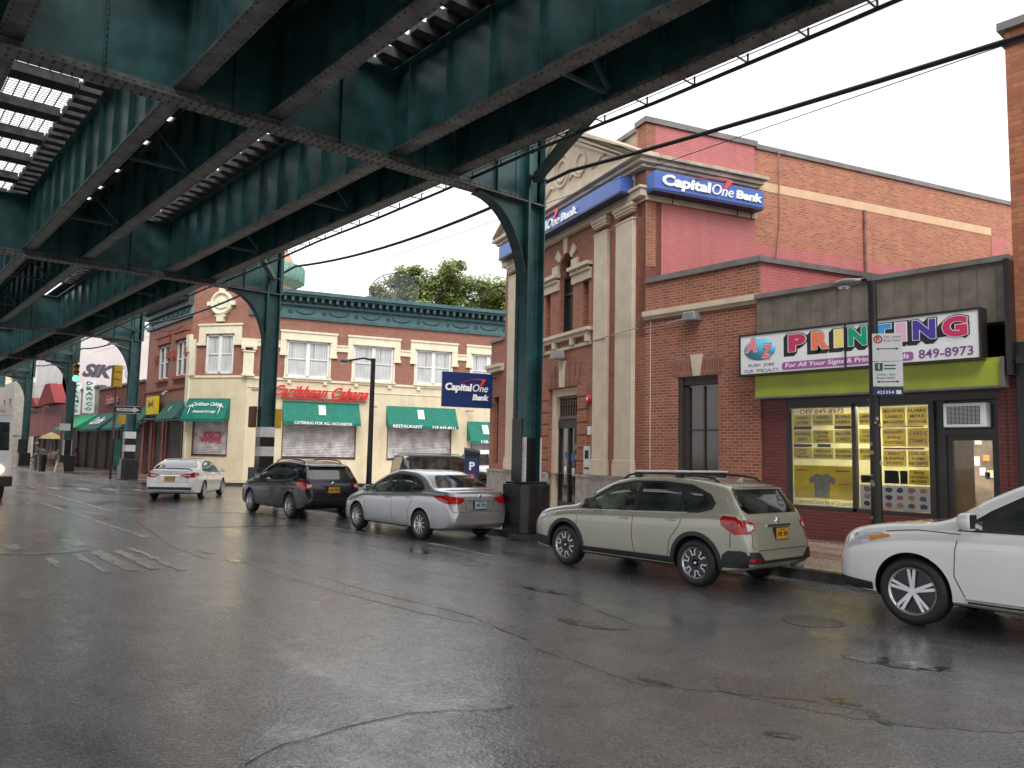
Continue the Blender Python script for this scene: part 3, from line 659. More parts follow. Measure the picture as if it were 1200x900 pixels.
    sm = MB(c.mw); c.strip([(-.3,.9),(.3,.9)], .028, sm, 'rear', off=.02); sm.build('tailgate_garnish', M['chrome'] if clad else paint, Rt)
    p = c.back(0, .955); b = MB(c.mw); b.lathe([(.0, -.022), (.045, -.018), (.05, 0)], (p.x-.0, 0, .955), 'x', 20); b.build('badge', M['chrome'], Rt)
    p = c.back(0, 1.12); b = MB(c.mw); b.tube([(p.x-.02, -.02, 1.09), (p.x+.03, -.18, 1.12), (p.x+.06, -.4, 1.15)], .012); b.build('rear_wiper', M['trim'], Rt)
    c.patch('windscreen', [[(-.62,1.08),(-.55,1.40),(.55,1.40),(.62,1.08)]], M['carglass'], 'front', off=.006)
    c.patch('grille', [[(-.35,.56),(-.38,.68),(.38,.68),(.35,.56)]], M['trim'], 'front', off=.01)
    # spoiler
    sp = MB(c.mw); x = c.X(4.0)
    sp.add([(x+.06,-.56,1.43),(x+.06,.56,1.43),(x-.12,.54,1.405),(x-.12,-.54,1.405),(x+.06,-.56,1.37),(x+.06,.56,1.37),(x-.11,.54,1.385),(x-.11,-.54,1.385)], [(0,1,2,3),(7,6,5,4),(0,4,5,1),(1,5,6,2),(2,6,7,3),(3,7,4,0)])
    sp.build('spoiler', paint, Rt, bevel=.012)
    c.mirrors(1.70, 1.03, M['trim'], (.11, .2, .17))
    for q, z in ((2.24, .875), (3.14, .915)): c.handle(q, z, M['trim'] if not clad else paint, .2)
    for sg in (1, -1):
        pts = []
        for q in [1.95+i*.1 for i in range(19)]:
            h = c.down(q, sg*.54); t = (q-1.95)/1.8
            pts.append((c.X(q), sg*.54, h.z+(.0 if t < .03 or t > .97 else .045)))
        rb = MB(c.mw); rb.tube(pts, .018, 8); rb.build('roof_rail', M['trim'], Rt)
    if roofbars:
        for q in (2.25, 3.05):
            z = c.down(q, .54).z+.085
            rb = MB(c.mw); rb.beam((c.X(q), -.66, z), (c.X(q), .66, z), .07, .028); cb = rb.build('roof_crossbar', M['signwhite'], Rt, bevel=.008)
            for sg in (1, -1):
                rb = MB(c.mw); rb.box(c.X(q)-.06, c.X(q)+.06, sg*.54-.035, sg*.54+.035, z-.09, z-.016); rb.build('bar_clamp', M['trim'], cb, bevel=.01)
        rb = MB(c.mw); z = c.down(3.75, 0).z; x = c.X(3.72)
        rb.add([(x+.08,-.02,z-.02),(x+.08,.02,z-.02),(x-.07,.02,z-.03),(x-.07,-.02,z-.03),(x-.05,-.004,z+.07),(x-.05,.004,z+.07),(x-.07,.004,z+.07),(x-.07,-.004,z+.07)], [(0,1,2,3),(7,6,5,4),(0,4,5,1),(1,5,6,2),(2,6,7,3),(3,7,4,0)])
        rb.build('shark_fin_antenna', paint, Rt)
    c.plate(.785, plate)
    ex = MB(c.mw); ex.cyl((c.X(4.3), -.45, .3), (c.X(4.47), -.45, .3), .035, n=12); ex.build('exhaust', M['galv'], Rt)
    return c
def sedan(loc, bearing, paint, name, label, style):
    if style == 'small':
        sp = dict(L=4.51, W=1.775, wr=.315, arch=.345, wheels=(.87, 3.52), tumble=.42, fine=[(3.0, 4.5)],
            top=[(0,.56),(.04,.66),(.2,.74),(.6,.86),(1.05,.95),(1.2,1.0),(1.6,1.24),(2.0,1.39),(2.4,1.445),(2.9,1.43),(3.25,1.365),(3.6,1.22),(3.85,1.085),(4.0,1.055),(4.25,1.04),(4.40,1.0),(4.44,.93),(4.47,.75),(4.5,.62),(4.51,.5)],
            belt=[(0,.5),(.2,.66),(.6,.76),(1.2,.87),(2.0,.90),(3.0,.945),(3.6,.975),(4.0,.965),(4.3,.94),(4.51,.5)],
            plan=[(0,.68),(.04,.77),(.15,.87),(.35,.95),(.7,.99),(2.2,1.),(3.6,.985),(4.0,.955),(4.3,.90),(4.44,.82),(4.51,.72)],
            bot=[(0,.24),(.3,.2),(4.1,.22),(4.4,.28),(4.51,.36)])
        f = 1.; glassb = [[(-.56,1.345),(.56,1.345),(.66,1.2),(.70,1.09),(-.70,1.09),(-.66,1.2)]]
    else:
        sp = dict(L=4.87, W=1.85, wr=.33, arch=.365, wheels=(.94, 3.72), tumble=.42, fine=[(3.2, 4.85)],
            top=[(0,.56),(.04,.66),(.2,.76),(.6,.88),(1.15,.97),(1.35,1.03),(1.8,1.27),(2.15,1.40),(2.6,1.455),(3.1,1.44),(3.5,1.37),(3.9,1.22),(4.2,1.09),(4.35,1.06),(4.6,1.05),(4.76,1.04),(4.80,.96),(4.83,.78),(4.86,.62),(4.87,.5)],
            belt=[(0,.5),(.2,.68),(.6,.78),(1.35,.90),(2.2,.93),(3.2,.96),(4.0,.99),(4.3,.97),(4.6,.95),(4.87,.5)],
            plan=[(0,.68),(.04,.77),(.15,.87),(.35,.95),(.7,.99),(2.2,1.),(3.8,.985),(4.3,.955),(4.6,.90),(4.78,.82),(4.87,.72)],
            bot=[(0,.24),(.3,.19),(4.4,.2),(4.7,.26),(4.87,.34)])
        glassb = [[(-.56,1.35),(.56,1.35),(.68,1.2),(.72,1.10),(-.72,1.10),(-.68,1.2)]]
    c = Car(sp, loc, bearing, paint, name, label, 'car'); Rt = c.root
    k = c.L/4.51; w0 = c.p['wheels']
    c.wheels('multi' if style == 'small' else 'five', .205 if style == 'small' else .235, .19)
    S = lambda pts: [(q*k, z+(.01 if style != 'small' else 0)) for q, z in pts]
    for sg in (1, -1):
        c.patch('window_trim', [S([(1.28,.93),(1.6,1.12),(1.95,1.28),(2.3,1.345),(2.8,1.345),(3.15,1.29),(3.42,1.19),(3.6,1.06),(3.5,.99),(2.8,.955),(2.0,.925)])], M['bronze'], 'side', sg, .003)
        for nm, pl_ in (('front_window', [(1.5,.95),(1.65,1.10),(1.97,1.25),(2.28,1.315),(2.4,1.32),(2.36,.955)]), ('rear_window', [(2.46,.965),(2.5,1.32),(2.8,1.315),(3.05,1.28),(3.1,1.0),(2.9,.975)]), ('quarter_window', [(3.15,1.01),(3.12,1.26),(3.38,1.16),(3.52,1.06),(3.46,1.02)])):
            c.patch(nm, [S(pl_)], M['carglass2'] if nm == 'front_window' else M['carglass'], 'side', sg, .006)
        sm = MB(c.mw)
        for pts in ([(1.28,.90),(1.24,.55),(1.32,.32)], [(2.42,.94),(2.40,.55),(2.45,.30)], [(3.28,.98),(3.2,.8),(3.08,.6),(3.04,.34)], [(1.32,.28),(3.05,.29)]): c.strip(S(pts), .010, sm, 'side', sg)
        sm.build('panel_gap', M['trim'], Rt)
        c.patch('headlamp', [S([(.14,.62),(.26,.72),(.6,.80),(.66,.76),(.4,.64),(.2,.6)])], M['lampclear'], 'side', sg, .006)
        tz = .0 if style == 'small' else .0
        c.patch('tail_lamp', [S([(3.98,.93),(4.30,.965),(4.46,.90),(4.47,.78),(4.30,.80),(4.1,.86)])], M['lampred'], 'side', sg, .008)
        c.patch('tail_lamp', [[(sg*.80,.80),(sg*.55,.78),(sg*.42,.83),(sg*.40,.90),(sg*.6,.935),(sg*.78,.93)]], M['lampred'], 'rear', off=.012)
        if style != 'small':
            c.patch('reversing_lamp', [[(sg*.66,.84),(sg*.45,.85),(sg*.45,.875),(sg*.66,.88)]], M['lampclear'], 'rear', off=.018)
    c.patch('rear_window', glassb, M['carglass'], 'rear', off=.006)
    c.patch('windscreen', [[(-.68,1.04),(-.55,1.32),(.55,1.32),(.68,1.04)]], M['carglass'], 'front', off=.006)
    c.patch('plate_recess', [[(-.36,.84),(.36,.84),(.32,.68),(-.32,.68)]], paint, 'rear', off=-.004)
    sm = MB(c.mw)
    c.strip([(-.38,.93),(-.36,.68),(-.28,.655),(.28,.655),(.36,.68),(.38,.93)], .012, sm, 'rear'); sm.build('boot_lid_gap', M['trim'], Rt); sm = MB(c.mw); c.strip([(-.84,.62),(.84,.62)], .01, sm, 'rear')
    sm.build('bumper_gap', M['trim'], Rt)
    sm = MB(c.mw); c.strip([(-.32,.85),(.32,.85)], .02, sm, 'rear', off=.014); sm.build('boot_garnish', M['chrome'], Rt)
    p = c.back(0, .93); b = MB(c.mw); b.lathe([(.0, -.018), (.04, -.015), (.045, 0)], (p.x, 0, .93), 'x', 20); b.build('badge', M['chrome'], Rt)
    c.patch('grille', [[(-.35,.5),(-.38,.62),(.38,.62),(.35,.5)]], M['trim'], 'front', off=.01)
    c.mirrors(1.62*k, .95, paint)
    for q, z in ((2.22, .825), (3.05, .86)): c.handle(q*k, z, paint)
    c.plate(.755, M['plateb'] if style == 'small' else M['platey'])
    if style != 'small':
        mb = MB(c.mw)
        c.patch('', [[(-.75,.36),(.75,.36),(.72,.46),(-.72,.46)]], None, 'rear', off=.01, mb=mb); mb.build('rear_diffuser', M['trim'], Rt)
        x = c.X(4.72); z = c.down(4.72, 0).z
        sp_ = MB(c.mw); sp_.tube([(x, -.72, z-.02), (x-.02, -.6, z+.05), (x-.03, 0, z+.065), (x-.02, .6, z+.05), (x, .72, z-.02)], .018); sp_.build('boot_spoiler', M['trim'], Rt)
    return c
def build_suv(loc, bearing, paint):
    sp = dict(L=4.79, W=1.91, wr=.375, arch=.42, wheels=(.95, 3.74), tumble=.34, fine=[(4.2, 4.75)], under=.28, rc=.1,
        top=[(0,.66),(.03,.80),(.1,.95),(.3,1.05),(.7,1.115),(1.1,1.15),(1.3,1.21),(1.7,1.46),(2.1,1.64),(2.5,1.70),(3.2,1.72),(4.0,1.70),(4.4,1.64),(4.55,1.45),(4.68,1.15),(4.74,.9),(4.79,.55)],
        belt=[(0,.6),(.1,.80),(.3,.90),(.8,1.0),(1.3,1.04),(2.0,1.06),(3.5,1.10),(4.5,1.12),(4.79,.55)],
        plan=[(0,.68),(.03,.76),(.1,.85),(.22,.92),(.45,.975),(.8,1.),(3.9,1.),(4.3,.97),(4.6,.92),(4.79,.80)],
        bot=[(0,.34),(.1,.29),(.5,.27),(4.3,.28),(4.79,.40)])
    c = Car(sp, loc, bearing, paint, 'parked_suv', 'white SUV cut off by the right edge of the photo, behind the beige hatchback', 'car'); Rt = c.root
    c.wheels('five', .262, .23)
    for sg in (1, -1):
        c.patch('window_trim', [[(1.42,1.08),(1.75,1.32),(2.05,1.49),(2.45,1.59),(3.3,1.61),(4.2,1.57),(4.4,1.2),(4.2,1.15),(2.6,1.10)]], M['bronze'], 'side', sg, .003)
        for nm, pl_ in (('front_window', [(1.72,1.11),(1.78,1.29),(2.08,1.46),(2.46,1.555),(2.66,1.56),(2.62,1.13)]), ('rear_window', [(2.72,1.13),(2.76,1.565),(3.5,1.57),(3.62,1.16)]), ('quarter_window', [(3.68,1.16),(3.58,1.57),(4.15,1.54),(4.32,1.22)]), ('quarter_window', [(1.5,1.105),(1.68,1.23),(1.66,1.115)])):
            c.patch(nm, [pl_], M['carglass'], 'side', sg, .006)
        sm = MB(c.mw)
        for pts in ([(1.46,1.06),(1.42,.9),(1.40,.6),(1.50,.38)], [(2.68,1.08),(2.66,.6),(2.7,.38)], [(3.72,1.1),(3.6,.85),(3.35,.7),(3.3,.4)], [(1.5,.37),(3.3,.38)], [(1.46,1.05),(1.0,1.06),(.66,1.02)]): c.strip(pts, .010, sm, 'side', sg)
        sm.build('panel_gap', M['trim'], Rt)
        c.patch('headlamp', [[(.10,.84),(.22,.965),(.62,1.0),(.70,.965),(.52,.90),(.2,.80)]], M['lampclear'], 'side', sg, .008)
        c.patch('indicator', [[(.44,.955),(.7,.99),(.72,.965),(.5,.905)]], M['lampamber'], 'side', sg, .014)
        c.patch('tail_lamp', [[(4.3,1.12),(4.6,1.14),(4.7,.95),(4.5,.85)]], M['lampred'], 'side', sg, .008)
        mb = MB(c.mw)
        c.patch('', [[(1.52,.28),(3.25,.28),(3.2,.35),(1.52,.345)]], None, 'side', sg, .012, mb=mb)
        mb.build('sill_cladding', M['trim'], Rt)
        c.patch('bumper_corner', [[(.05,.33),(.04,.45),(.5,.42),(.5,.3)]], M['trim'], 'side', sg, .012)
        mb = MB(c.mw); c.strip([(1.5,.365),(3.25,.375)], .02, mb, 'side', sg, .02); mb.build('sill_chrome_strip', M['chrome'], Rt)
        mb = MB(c.mw); c.strip([(1.60,.90),(1.80,.905)], .014, mb, 'side', sg, .006); mb.build('door_badge', M['alu'], Rt)
    c.patch('windscreen', [[(-.70,1.20),(-.62,1.60),(.62,1.60),(.70,1.20)]], M['carglass'], 'front', off=.006)
    c.patch('grille', [[(-.4,.62),(-.45,.86),(.45,.86),(.4,.62)]], M['trim'], 'front', off=.01)
    c.patch('bonnet_edge', [[(.06,-.5),(.06,.5),(.09,.5),(.09,-.5)]], M['trim'], 'top', off=.004)
    c.mirrors(1.66, 1.16, paint, (.11, .24, .19))
    for q, z in ((2.5, 1.0), (3.45, 1.02)): c.handle(q, z, M['chrome'], .2)
    return c
def boxy_suv(loc, bearing):
    sp = dict(L=4.8, W=1.9, wr=.37, arch=.42, wheels=(.95, 3.7), tumble=.2, fine=[(4.5, 4.75)], rc=.07,
        top=[(0,.7),(.05,.95),(.3,1.03),(1.2,1.10),(1.4,1.16),(1.75,1.52),(2.0,1.70),(2.5,1.76),(4.3,1.76),(4.58,1.72),(4.66,1.45),(4.74,1.1),(4.79,.8),(4.8,.5)],
        belt=[(0,.6),(.1,.85),(.5,.93),(1.4,1.04),(4.6,1.08),(4.8,.5)],
        plan=[(0,.75),(.05,.85),(.2,.94),(.6,1.),(4.3,1.),(4.6,.96),(4.8,.88)], bot=[(0,.35),(.2,.3),(4.6,.3),(4.8,.4)])
    paint = mat('paint_black_suv', (.02, .021, .023), .2, coat=1, var=.05)
    c = Car(sp, loc, bearing, paint, 'parked_suv', 'boxy black SUV in the side street, seen over the roof of the silver sedan', 'car'); Rt = c.root
    c.wheels('six', .24, .22)
    for sg in (1, -1):
        for nm, pl_ in (('front_window', [(1.72,1.11),(2.02,1.58),(2.62,1.64),(2.62,1.12)]), ('rear_window', [(2.72,1.12),(2.72,1.64),(3.55,1.65),(3.58,1.13)]), ('quarter_window', [(3.68,1.14),(3.66,1.65),(4.45,1.63),(4.52,1.16)])):
            c.patch(nm, [pl_], M['carglass'], 'side', sg, .006)
        c.patch('tail_lamp', [[(4.5,1.1),(4.75,1.1),(4.75,.85),(4.6,.85)]], M['lampred'], 'side', sg, .008)
        pts = [(c.X(q), sg*.66, c.down(q, sg*.66).z+(.0 if q in (2.1, 4.4) else .06)) for q in (2.1, 2.2, 2.8, 3.6, 4.3, 4.4)]
        rb = MB(c.mw); rb.tube(pts, .022); rb.build('roof_rail', M['galv'], Rt)
    for q in (2.5, 3.9):
        z = c.down(q, 0).z+.07; rb = MB(c.mw); rb.beam((c.X(q), -.66, z), (c.X(q), .66, z), .05, .03); rb.build('roof_crossbar', M['trim'], Rt)
    c.patch('rear_window', [[(-.68,1.62),(.68,1.62),(.76,1.16),(-.76,1.16)]], M['carglass'], 'rear', off=.006)
    c.mirrors(1.75, 1.15, M['trim'])
    for q in (2.45, 3.4): c.handle(q, 1.0, M['trim'])
    return c
def build_van(loc, bearing):
    sp = dict(L=5.2, W=2.0, wr=.36, arch=.41, wheels=(.95, 4.1), tumble=.1, fine=[(0, 1.6)], rc=.1,
        top=[(0,.8),(.05,1.0),(.5,1.25),(.9,1.42),(1.5,1.9),(1.9,2.05),(4.9,2.08),(5.1,2.04),(5.2,1.9)],
        belt=[(0,.6),(.3,.95),(1.0,1.15),(5.0,1.2),(5.2,1.1)], plan=[(0,.8),(.1,.9),(.4,.98),(.8,1.),(5.0,1.),(5.2,.96)], bot=[(0,.35),(.3,.3),(5.2,.35)])
    paint = mat('paint_white_van', (.7, .7, .7), .3, coat=.6, var=.04)
    c = Car(sp, loc, bearing, paint, 'parked_van', 'white van in the side street beyond the boxy black SUV', 'van'); Rt = c.root
    c.wheels('six', .22, .2)
    for sg in (1, -1):
        c.patch('side_window', [[(1.25,1.25),(1.62,1.82),(2.2,1.85),(2.2,1.28)]], M['carglass'], 'side', sg, .006)
        c.patch('side_window', [[(2.5,1.3),(2.5,1.85),(4.9,1.85),(4.9,1.3)]], M['carglass'], 'side', sg, .006)
    c.patch('windscreen', [[(-.8,1.45),(-.72,1.9),(.72,1.9),(.8,1.45)]], M['carglass'], 'front', off=.006)
    c.patch('rear_window', [[(-.75,1.3),(-.72,1.85),(.72,1.85),(.75,1.3)]], M['carglass'], 'rear', off=.006)
    for sg in (1, -1): c.patch('tail_lamp', [[(sg*.93,1.0),(sg*.85,1.0),(sg*.85,1.5),(sg*.93,1.5)]], M['lampred'], 'rear', off=.01)
    return c
paint_beige = mat('paint_desert_beige', (.36, .345, .27), .24, metal=.12, coat=1, var=.03, scale=1)
paint_navy = mat('paint_navy', (.004, .005, .011), .2, metal=0, spec=.35, coat=.35, var=.03)
paint_silver = mat('paint_silver', (.36, .36, .37), .24, metal=.55, coat=1, var=.03)
paint_white = mat('paint_white', (.74, .73, .71), .22, coat=1, var=.02)
# ------------------------------------------------------------------ ground, road, pavements
BA = 16.483                       # the side street and the bank are turned by this much from the avenue
ca, sa = math.cos(R(BA)), math.sin(R(BA))
CX = Vector((ca, -sa, 0)); CN = Vector((sa, ca, 0))      # along / across the side street
def cs(u, n): return (CX*u+CN*n)[:2]                     # side-street coordinates -> world xy
mb = MB(); mb.add([(-400, -300, -.03), (500, -300, -.03), (500, 900, -.03), (-400, 900, -.03)], [(0, 1, 2, 3)])
struct(mb.build('ground', mat('ground_far', (.09, .085, .08), .7), fix=False))
mb = MB(); mb.add([(-14, -60, 0), (15.5, -60, 0), (15.5, 260, 0), (-14, 260, 0)], [(0, 1, 2, 3)])
struct(mb.build('road', M['road'], fix=False))
mb = MB(); q = [cs(12, 30.2), cs(90, 30.2), cs(90, 43), cs(12, 43)]; mb.add([(x, y, -.006) for x, y in q], [(0, 1, 2, 3)])
struct(mb.build('side_street', M['road'], fix=False))
def arc(c, r, a0, a1, n=8): return [(c[0]+r*math.cos(R(a0+(a1-a0)*i/n)), c[1]+r*math.sin(R(a0+(a1-a0)*i/n))) for i in range(n+1)]
def pavement(edge, rest, name):
    """edge: kerb polyline, rest: remaining outline"""
    mb = MB(); pts = edge+rest; mb.add([(x, y, .15) for x, y in pts], [tuple(range(len(pts)))]); struct(mb.build(name, M['walk'], fix=False))
    kb = MB()
    # kerb body: top strip .16 wide, vertical face
    n = len(edge); off = []
    for i, (x, y) in enumerate(edge):
        a = edge[max(i-1, 0)]; b = edge[min(i+1, n-1)]; d = Vector((b[0]-a[0], b[1]-a[1])).normalized(); off.append((x+d.y*-.0, y, d))
    vs = []; 
    for x, y, d in off:
        nx, ny = (d.y, -d.x)      # outward to the right of travel
        vs += [(x-nx*.02, y-ny*.02, .0), (x-nx*.02, y-ny*.02, .150), (x+nx*.0, y+ny*.0, .156), (x+nx*.16, y+ny*.16, .156), (x+nx*.16, y+ny*.16, .0)]
    fs = []
    for i in range(n-1):
        for j in range(4): fs.append((i*5+j, i*5+j+1, (i+1)*5+j+1, (i+1)*5+j))
    kb.add(vs, fs); struct(kb.build('kerb', M['kerbsteel']))
# near block (bank and shops): kerb at X=11.4, corner into the side street at n=31.3
cc = Vector((11.4+3.2, 0)); 
ycorner = (31.3-sa*11.4)/ca
edge = [(11.4, -40), (11.4, ycorner-4.0)]+[(11.4+.35, ycorner-2.6), (11.4+1.0, ycorner-1.5), (11.4+2.1, ycorner-.9)]+[cs(u, 31.3) for u in (8, 60)]
pavement(edge, [cs(60, 10), (40, -40)], 'pavement')
yc2 = (41.7-sa*10.9)/ca
edge = [cs(60, 41.7), cs(5, 41.7), (11.9, yc2-.2), (11.2, yc2+.5), (10.9, yc2+1.6), (10.6, yc2+4), (10.4, 60), (9.8, 75), (8.2, 110), (2, 170)]
pavement(edge, [(30, 170), cs(60, 60)], 'pavement')
# paving joints are narrow dark slots in the near pavement
jb = MB()
for k in range(-4, 19):
    y = -2+k*1.5; jb.box(11.62, 15.8, y-.006, y+.006, .1515, .1535)
for x in (13.0, 14.5): jb.box(x-.006, x+.006, -8, 25, .1515, .1535)
struct(jb.build('pavement_joints', M['crack']))
# side-street and avenue markings
def quad(name, pts, m, z=.004):
    b = MB(); b.add([(x, y, z) for x, y in pts], [tuple(range(len(pts)))]); return struct(b.build(name, m, fix=False))
# ------------------------------------------------------------------ elevated railway
GY = [-1.8, 12.9, 26.9, 44.2, 59, 75, 90, 105]
LX = [-6.2, -3.7, -1.1, 1.4, 3.8, 5.35, 7.8, 9.25]                       # longitudinal girders
ZB, ZT = 7.62, 9.22
def gx(y):
    return 0.0 if y < 80 else -((y-80)**2)*.0012
EL = empty('elevated_railway', (3, 12.9, 7.3), 0, 'dark teal riveted steel viaduct deck spanning over the wet avenue', 'elevated railway')
def xg(y):
    b = MB(); s = gx(y); rv = MB()
    b.box(-8+s, 11.8+s, y-.012, y+.012, 7.42, 9.2)
    for x in [-6.9, -5, -2.4, .2, 2.6, 4.6, 6.6, 8.5, 10.35, 11.2]:
        for sg in (1, -1): b.box(x-.006+s, x+.006+s, y+sg*.012, y+sg*.10, 7.44, 9.16); b.box(x-.05+s, x+.05+s, y+sg*.012, y+sg*.02, 7.44, 9.16)
    b.box(-8+s, 11.8+s, y-.2, y+.2, 9.16, 9.2)
    o = b.build('cross_girder', M['teal'], EL)
    f = MB(); f.box(-8+s, 11.7+s, y-.19, y+.19, 7.385, 7.42); f.box(-8+s, 11.7+s, y+.012, y+.022, 7.42, 7.58); f.box(-8+s, 11.7+s, y-.022, y-.012, 7.42, 7.58)
    rv = f; rv.k = 1
    if y < 50:
        x = -1.
        while x < 11.6:
            for yy in (-.15, -.08, .08, .15): rv.cyl((x+s, y+yy, 7.385), (x+s, y+yy, 7.372), .025, .016, 6, smooth=False)
            rv.cyl((x+s, y-.022, 7.5), (x+s, y-.04, 7.5), .024, .014, 6, smooth=False)
            x += .14
        if y < 20:
            for x in [2.6, 4.6, 6.6, 8.5, 10.35]:
                z = 7.65
                while z < 9.1: rv.cyl((x+.03, y-.02, z), (x+.03, y-.034, z), .022, .013, 6, smooth=False); z += .11
        pass
    f.build('bottom_flange', [M['flange'], M['rivet']], o)
for y in GY: xg(y)
for i in range(len(GY)-1):
    y0, y1 = GY[i]+.02, GY[i+1]-.02; s0, s1 = gx(y0), gx(y1)
    for x in LX:
        if x < -2 and y0 > 30: continue
        b = MB(); f = MB(); rv = b
        def P(dx, t, z): return (x+dx+s0+(s1-s0)*t, y0+(y1-y0)*t, z)
        b.add([P(-.008,0,ZB),P(.008,0,ZB),P(.008,1,ZB),P(-.008,1,ZB),P(-.008,0,ZT),P(.008,0,ZT),P(.008,1,ZT),P(-.008,1,ZT)], [(0,3,2,1),(4,5,6,7),(0,1,5,4),(1,2,6,5),(2,3,7,6),(3,0,4,7)])
        n = 11
        for k in range(n+1):
            t = (k+.5)/(n+1); yy = y0+(y1-y0)*t; xx = x+s0+(s1-s0)*t
            for sg in (1, -1):
                b.box(*sorted((xx+sg*.008, xx+sg*.11)), yy-.006, yy+.006, ZB+.03, ZT-.03); b.box(*sorted((xx+sg*.008, xx+sg*.018)), yy-.045, yy+.045, ZB+.03, ZT-.03)
            if y0 < 30 and x > 1:
                z = ZB+.1
                b.k = 1
                while z < ZT-.1: 
                    rv.cyl((xx-.018, yy+.028, z), (xx-.032, yy+.028, z), .022, .013, 6, smooth=False); z += .11
                b.k = 0
        f.add([P(-.16,0,ZB-.03),P(.16,0,ZB-.03),P(.16,1,ZB-.03),P(-.16,1,ZB-.03),P(-.16,0,ZB),P(.16,0,ZB),P(.16,1,ZB),P(-.16,1,ZB)], [(0,3,2,1),(4,5,6,7),(0,1,5,4),(1,2,6,5),(2,3,7,6),(3,0,4,7)])
        f.add([P(-.02,0,ZB),P(.02,0,ZB),P(.02,1,ZB),P(-.02,1,ZB),P(-.02,0,ZB+.14),P(.02,0,ZB+.14),P(.02,1,ZB+.14),P(-.02,1,ZB+.14)], [(0,3,2,1),(4,5,6,7),(0,1,5,4),(1,2,6,5),(2,3,7,6),(3,0,4,7)])
        b.add([P(-.16,0,ZT),P(.16,0,ZT),P(.16,1,ZT),P(-.16,1,ZT),P(-.16,0,ZT+.03),P(.16,0,ZT+.03),P(.16,1,ZT+.03),P(-.16,1,ZT+.03)], [(0,3,2,1),(4,5,6,7),(0,1,5,4),(1,2,6,5),(2,3,7,6),(3,0,4,7)])
        o = b.build('longitudinal_girder', [M['teal'], M['rivet']], EL)
        if y0 < 30 and x > 1:
            f.k = 1; yy = y0+.2
            while yy < y1:
                for dx in (-.12, .12): f.cyl((x+dx, yy, ZB-.03), (x+dx, yy, ZB-.045), .02, .013, 5, smooth=False)
                yy += .16
        f.build('bottom_flange', [M['flange'], M['rivet']], o)
    # sway bracing between girder pairs
    for xa, xb in ((3.8, 5.35), (7.8, 9.25)):
        if y0 > 60: continue
        for t in (.3, .7):
            b = MB(); yy = y0+(y1-y0)*t
            b.beam((xa+.1, yy, ZB+.12), (xb-.1, yy, ZB+.12), .06, .06); b.beam((xa+.1, yy, ZT-.1), (xb-.1, yy, ZB+.2), .07, .07); b.build('sway_brace', M['teald'], EL)
# sleepers over each track, 2 tracks in view (the rest of the deck is shut in)
nt_ = 0
for (xa, xb, y0, y1, st, w_) in ((6.62, 9.5, .2, 41, .56, .25), (3.1, 5.7, .2, 36, .56, .25)):
    y = y0
    while y < y1 and nt_ < 96 + (40 if xa > 6 else 0):
        jx = random.uniform(-.06, .06)
        b = MB(); b.box((xa+.58 if (nt_ % 3) else xa)+jx, xb, y-w_/2+random.uniform(-.01, .01), y+w_/2, 9.28, 9.46)
        b.build('sleeper', M['tie'], EL) if nt_ < 98 else b.build('sleeper', M['tie'], EL)
        y += st; nt_ += 1
# solid parts of the deck: plank walk, cable trunking, rails
def slab(name, xa, xb, za, zb, m, y0=-14, y1=116):
    b = MB(); ys = [y0, 58]+[58+6*k for k in range(1, 11)]
    for a, c in zip(ys, ys[1:]):
        s0, s1 = gx(a), gx(c)
        b.add([(xa+s0,a,za),(xb+s0,a,za),(xb+s1,c,za),(xa+s1,c,za),(xa+s0,a,zb),(xb+s0,a,zb),(xb+s1,c,zb),(xa+s1,c,zb)], [(0,3,2,1),(4,5,6,7),(0,1,5,4),(1,2,6,5),(2,3,7,6),(3,0,4,7)])
    return b.build(name, m, EL)
slab('plank_deck', 7.42, 9.7, 9.47, 9.53, M['tie'])
slab('plank_deck', 5.35, 6.72, 9.47, 9.53, M['tie'])
slab('plank_deck', 3.75, 5.02, 9.47, 9.53, M['tie'])
y = -14
while y < 110:
    st_ = random.choice((1.1, 1.6, 2.4)); b = MB(); b.box(5.0, 5.4, y, y+st_, 9.455, 9.47); b.build('deck_board', M['tie'], EL); y += st_+(.3 if 14 < y < 30 else .02)
slab('plank_deck', -9, 1.45, 9.3, 9.36, M['tie'])
for x in (8.0, 9.0): slab('rail', x-.035, x+.035, 9.54 if x > 7.4 else 9.47, 9.68, M['rail'], y1=118)
y = .5
while y < 36:
    b = MB(); b.box(3.25, 3.95, y-.14, y+.14, 9.26, 9.44); b.build('sleeper_end', M['tie'], EL); y += .52
# mesh walkway with cross joists between the tracks (left, where the sky shows through)
gr = MB()
y = 1.2; 
while y < 40:
    b = MB(); b.box(1.45, 3.24, y-.22, y+.22, 9.3, 9.5); b.build('joist', M['tie'], EL); y += 1.9
y = 0.
while y < 40: gr.box(1.45, 3.3, y-.005, y+.005, 9.5, 9.52); y += .14
x = 1.5
while x < 3.3: gr.box(x-.012, x+.012, 0, 40, 9.505, 9.525); x += .2
gr.build('walkway_grating', M['grating'], EL)
tb = slab('parapet_boards', 9.62, 9.68, 9.54, 10.6, M['tie'])
# conduit hung outside the fascia girder
b = MB(); b.tube([(9.72+gx(y), y, 7.62+.03*math.sin(y*.7)) for y in [-10+3*k for k in range(30)]], .032, 8)
for k in range(60):
    y = -8+.95*k; b.box(9.40, 9.75, y-.012, y+.012, 7.61, 7.625); b.box(9.71, 9.73, y-.012, y+.012, 7.62, 7.76)
b.tube([(9.72+gx(y), y, 7.74) for y in [-10+3*k for k in range(30)]], .008, 5); b.build('conduit', M['cable'], EL)
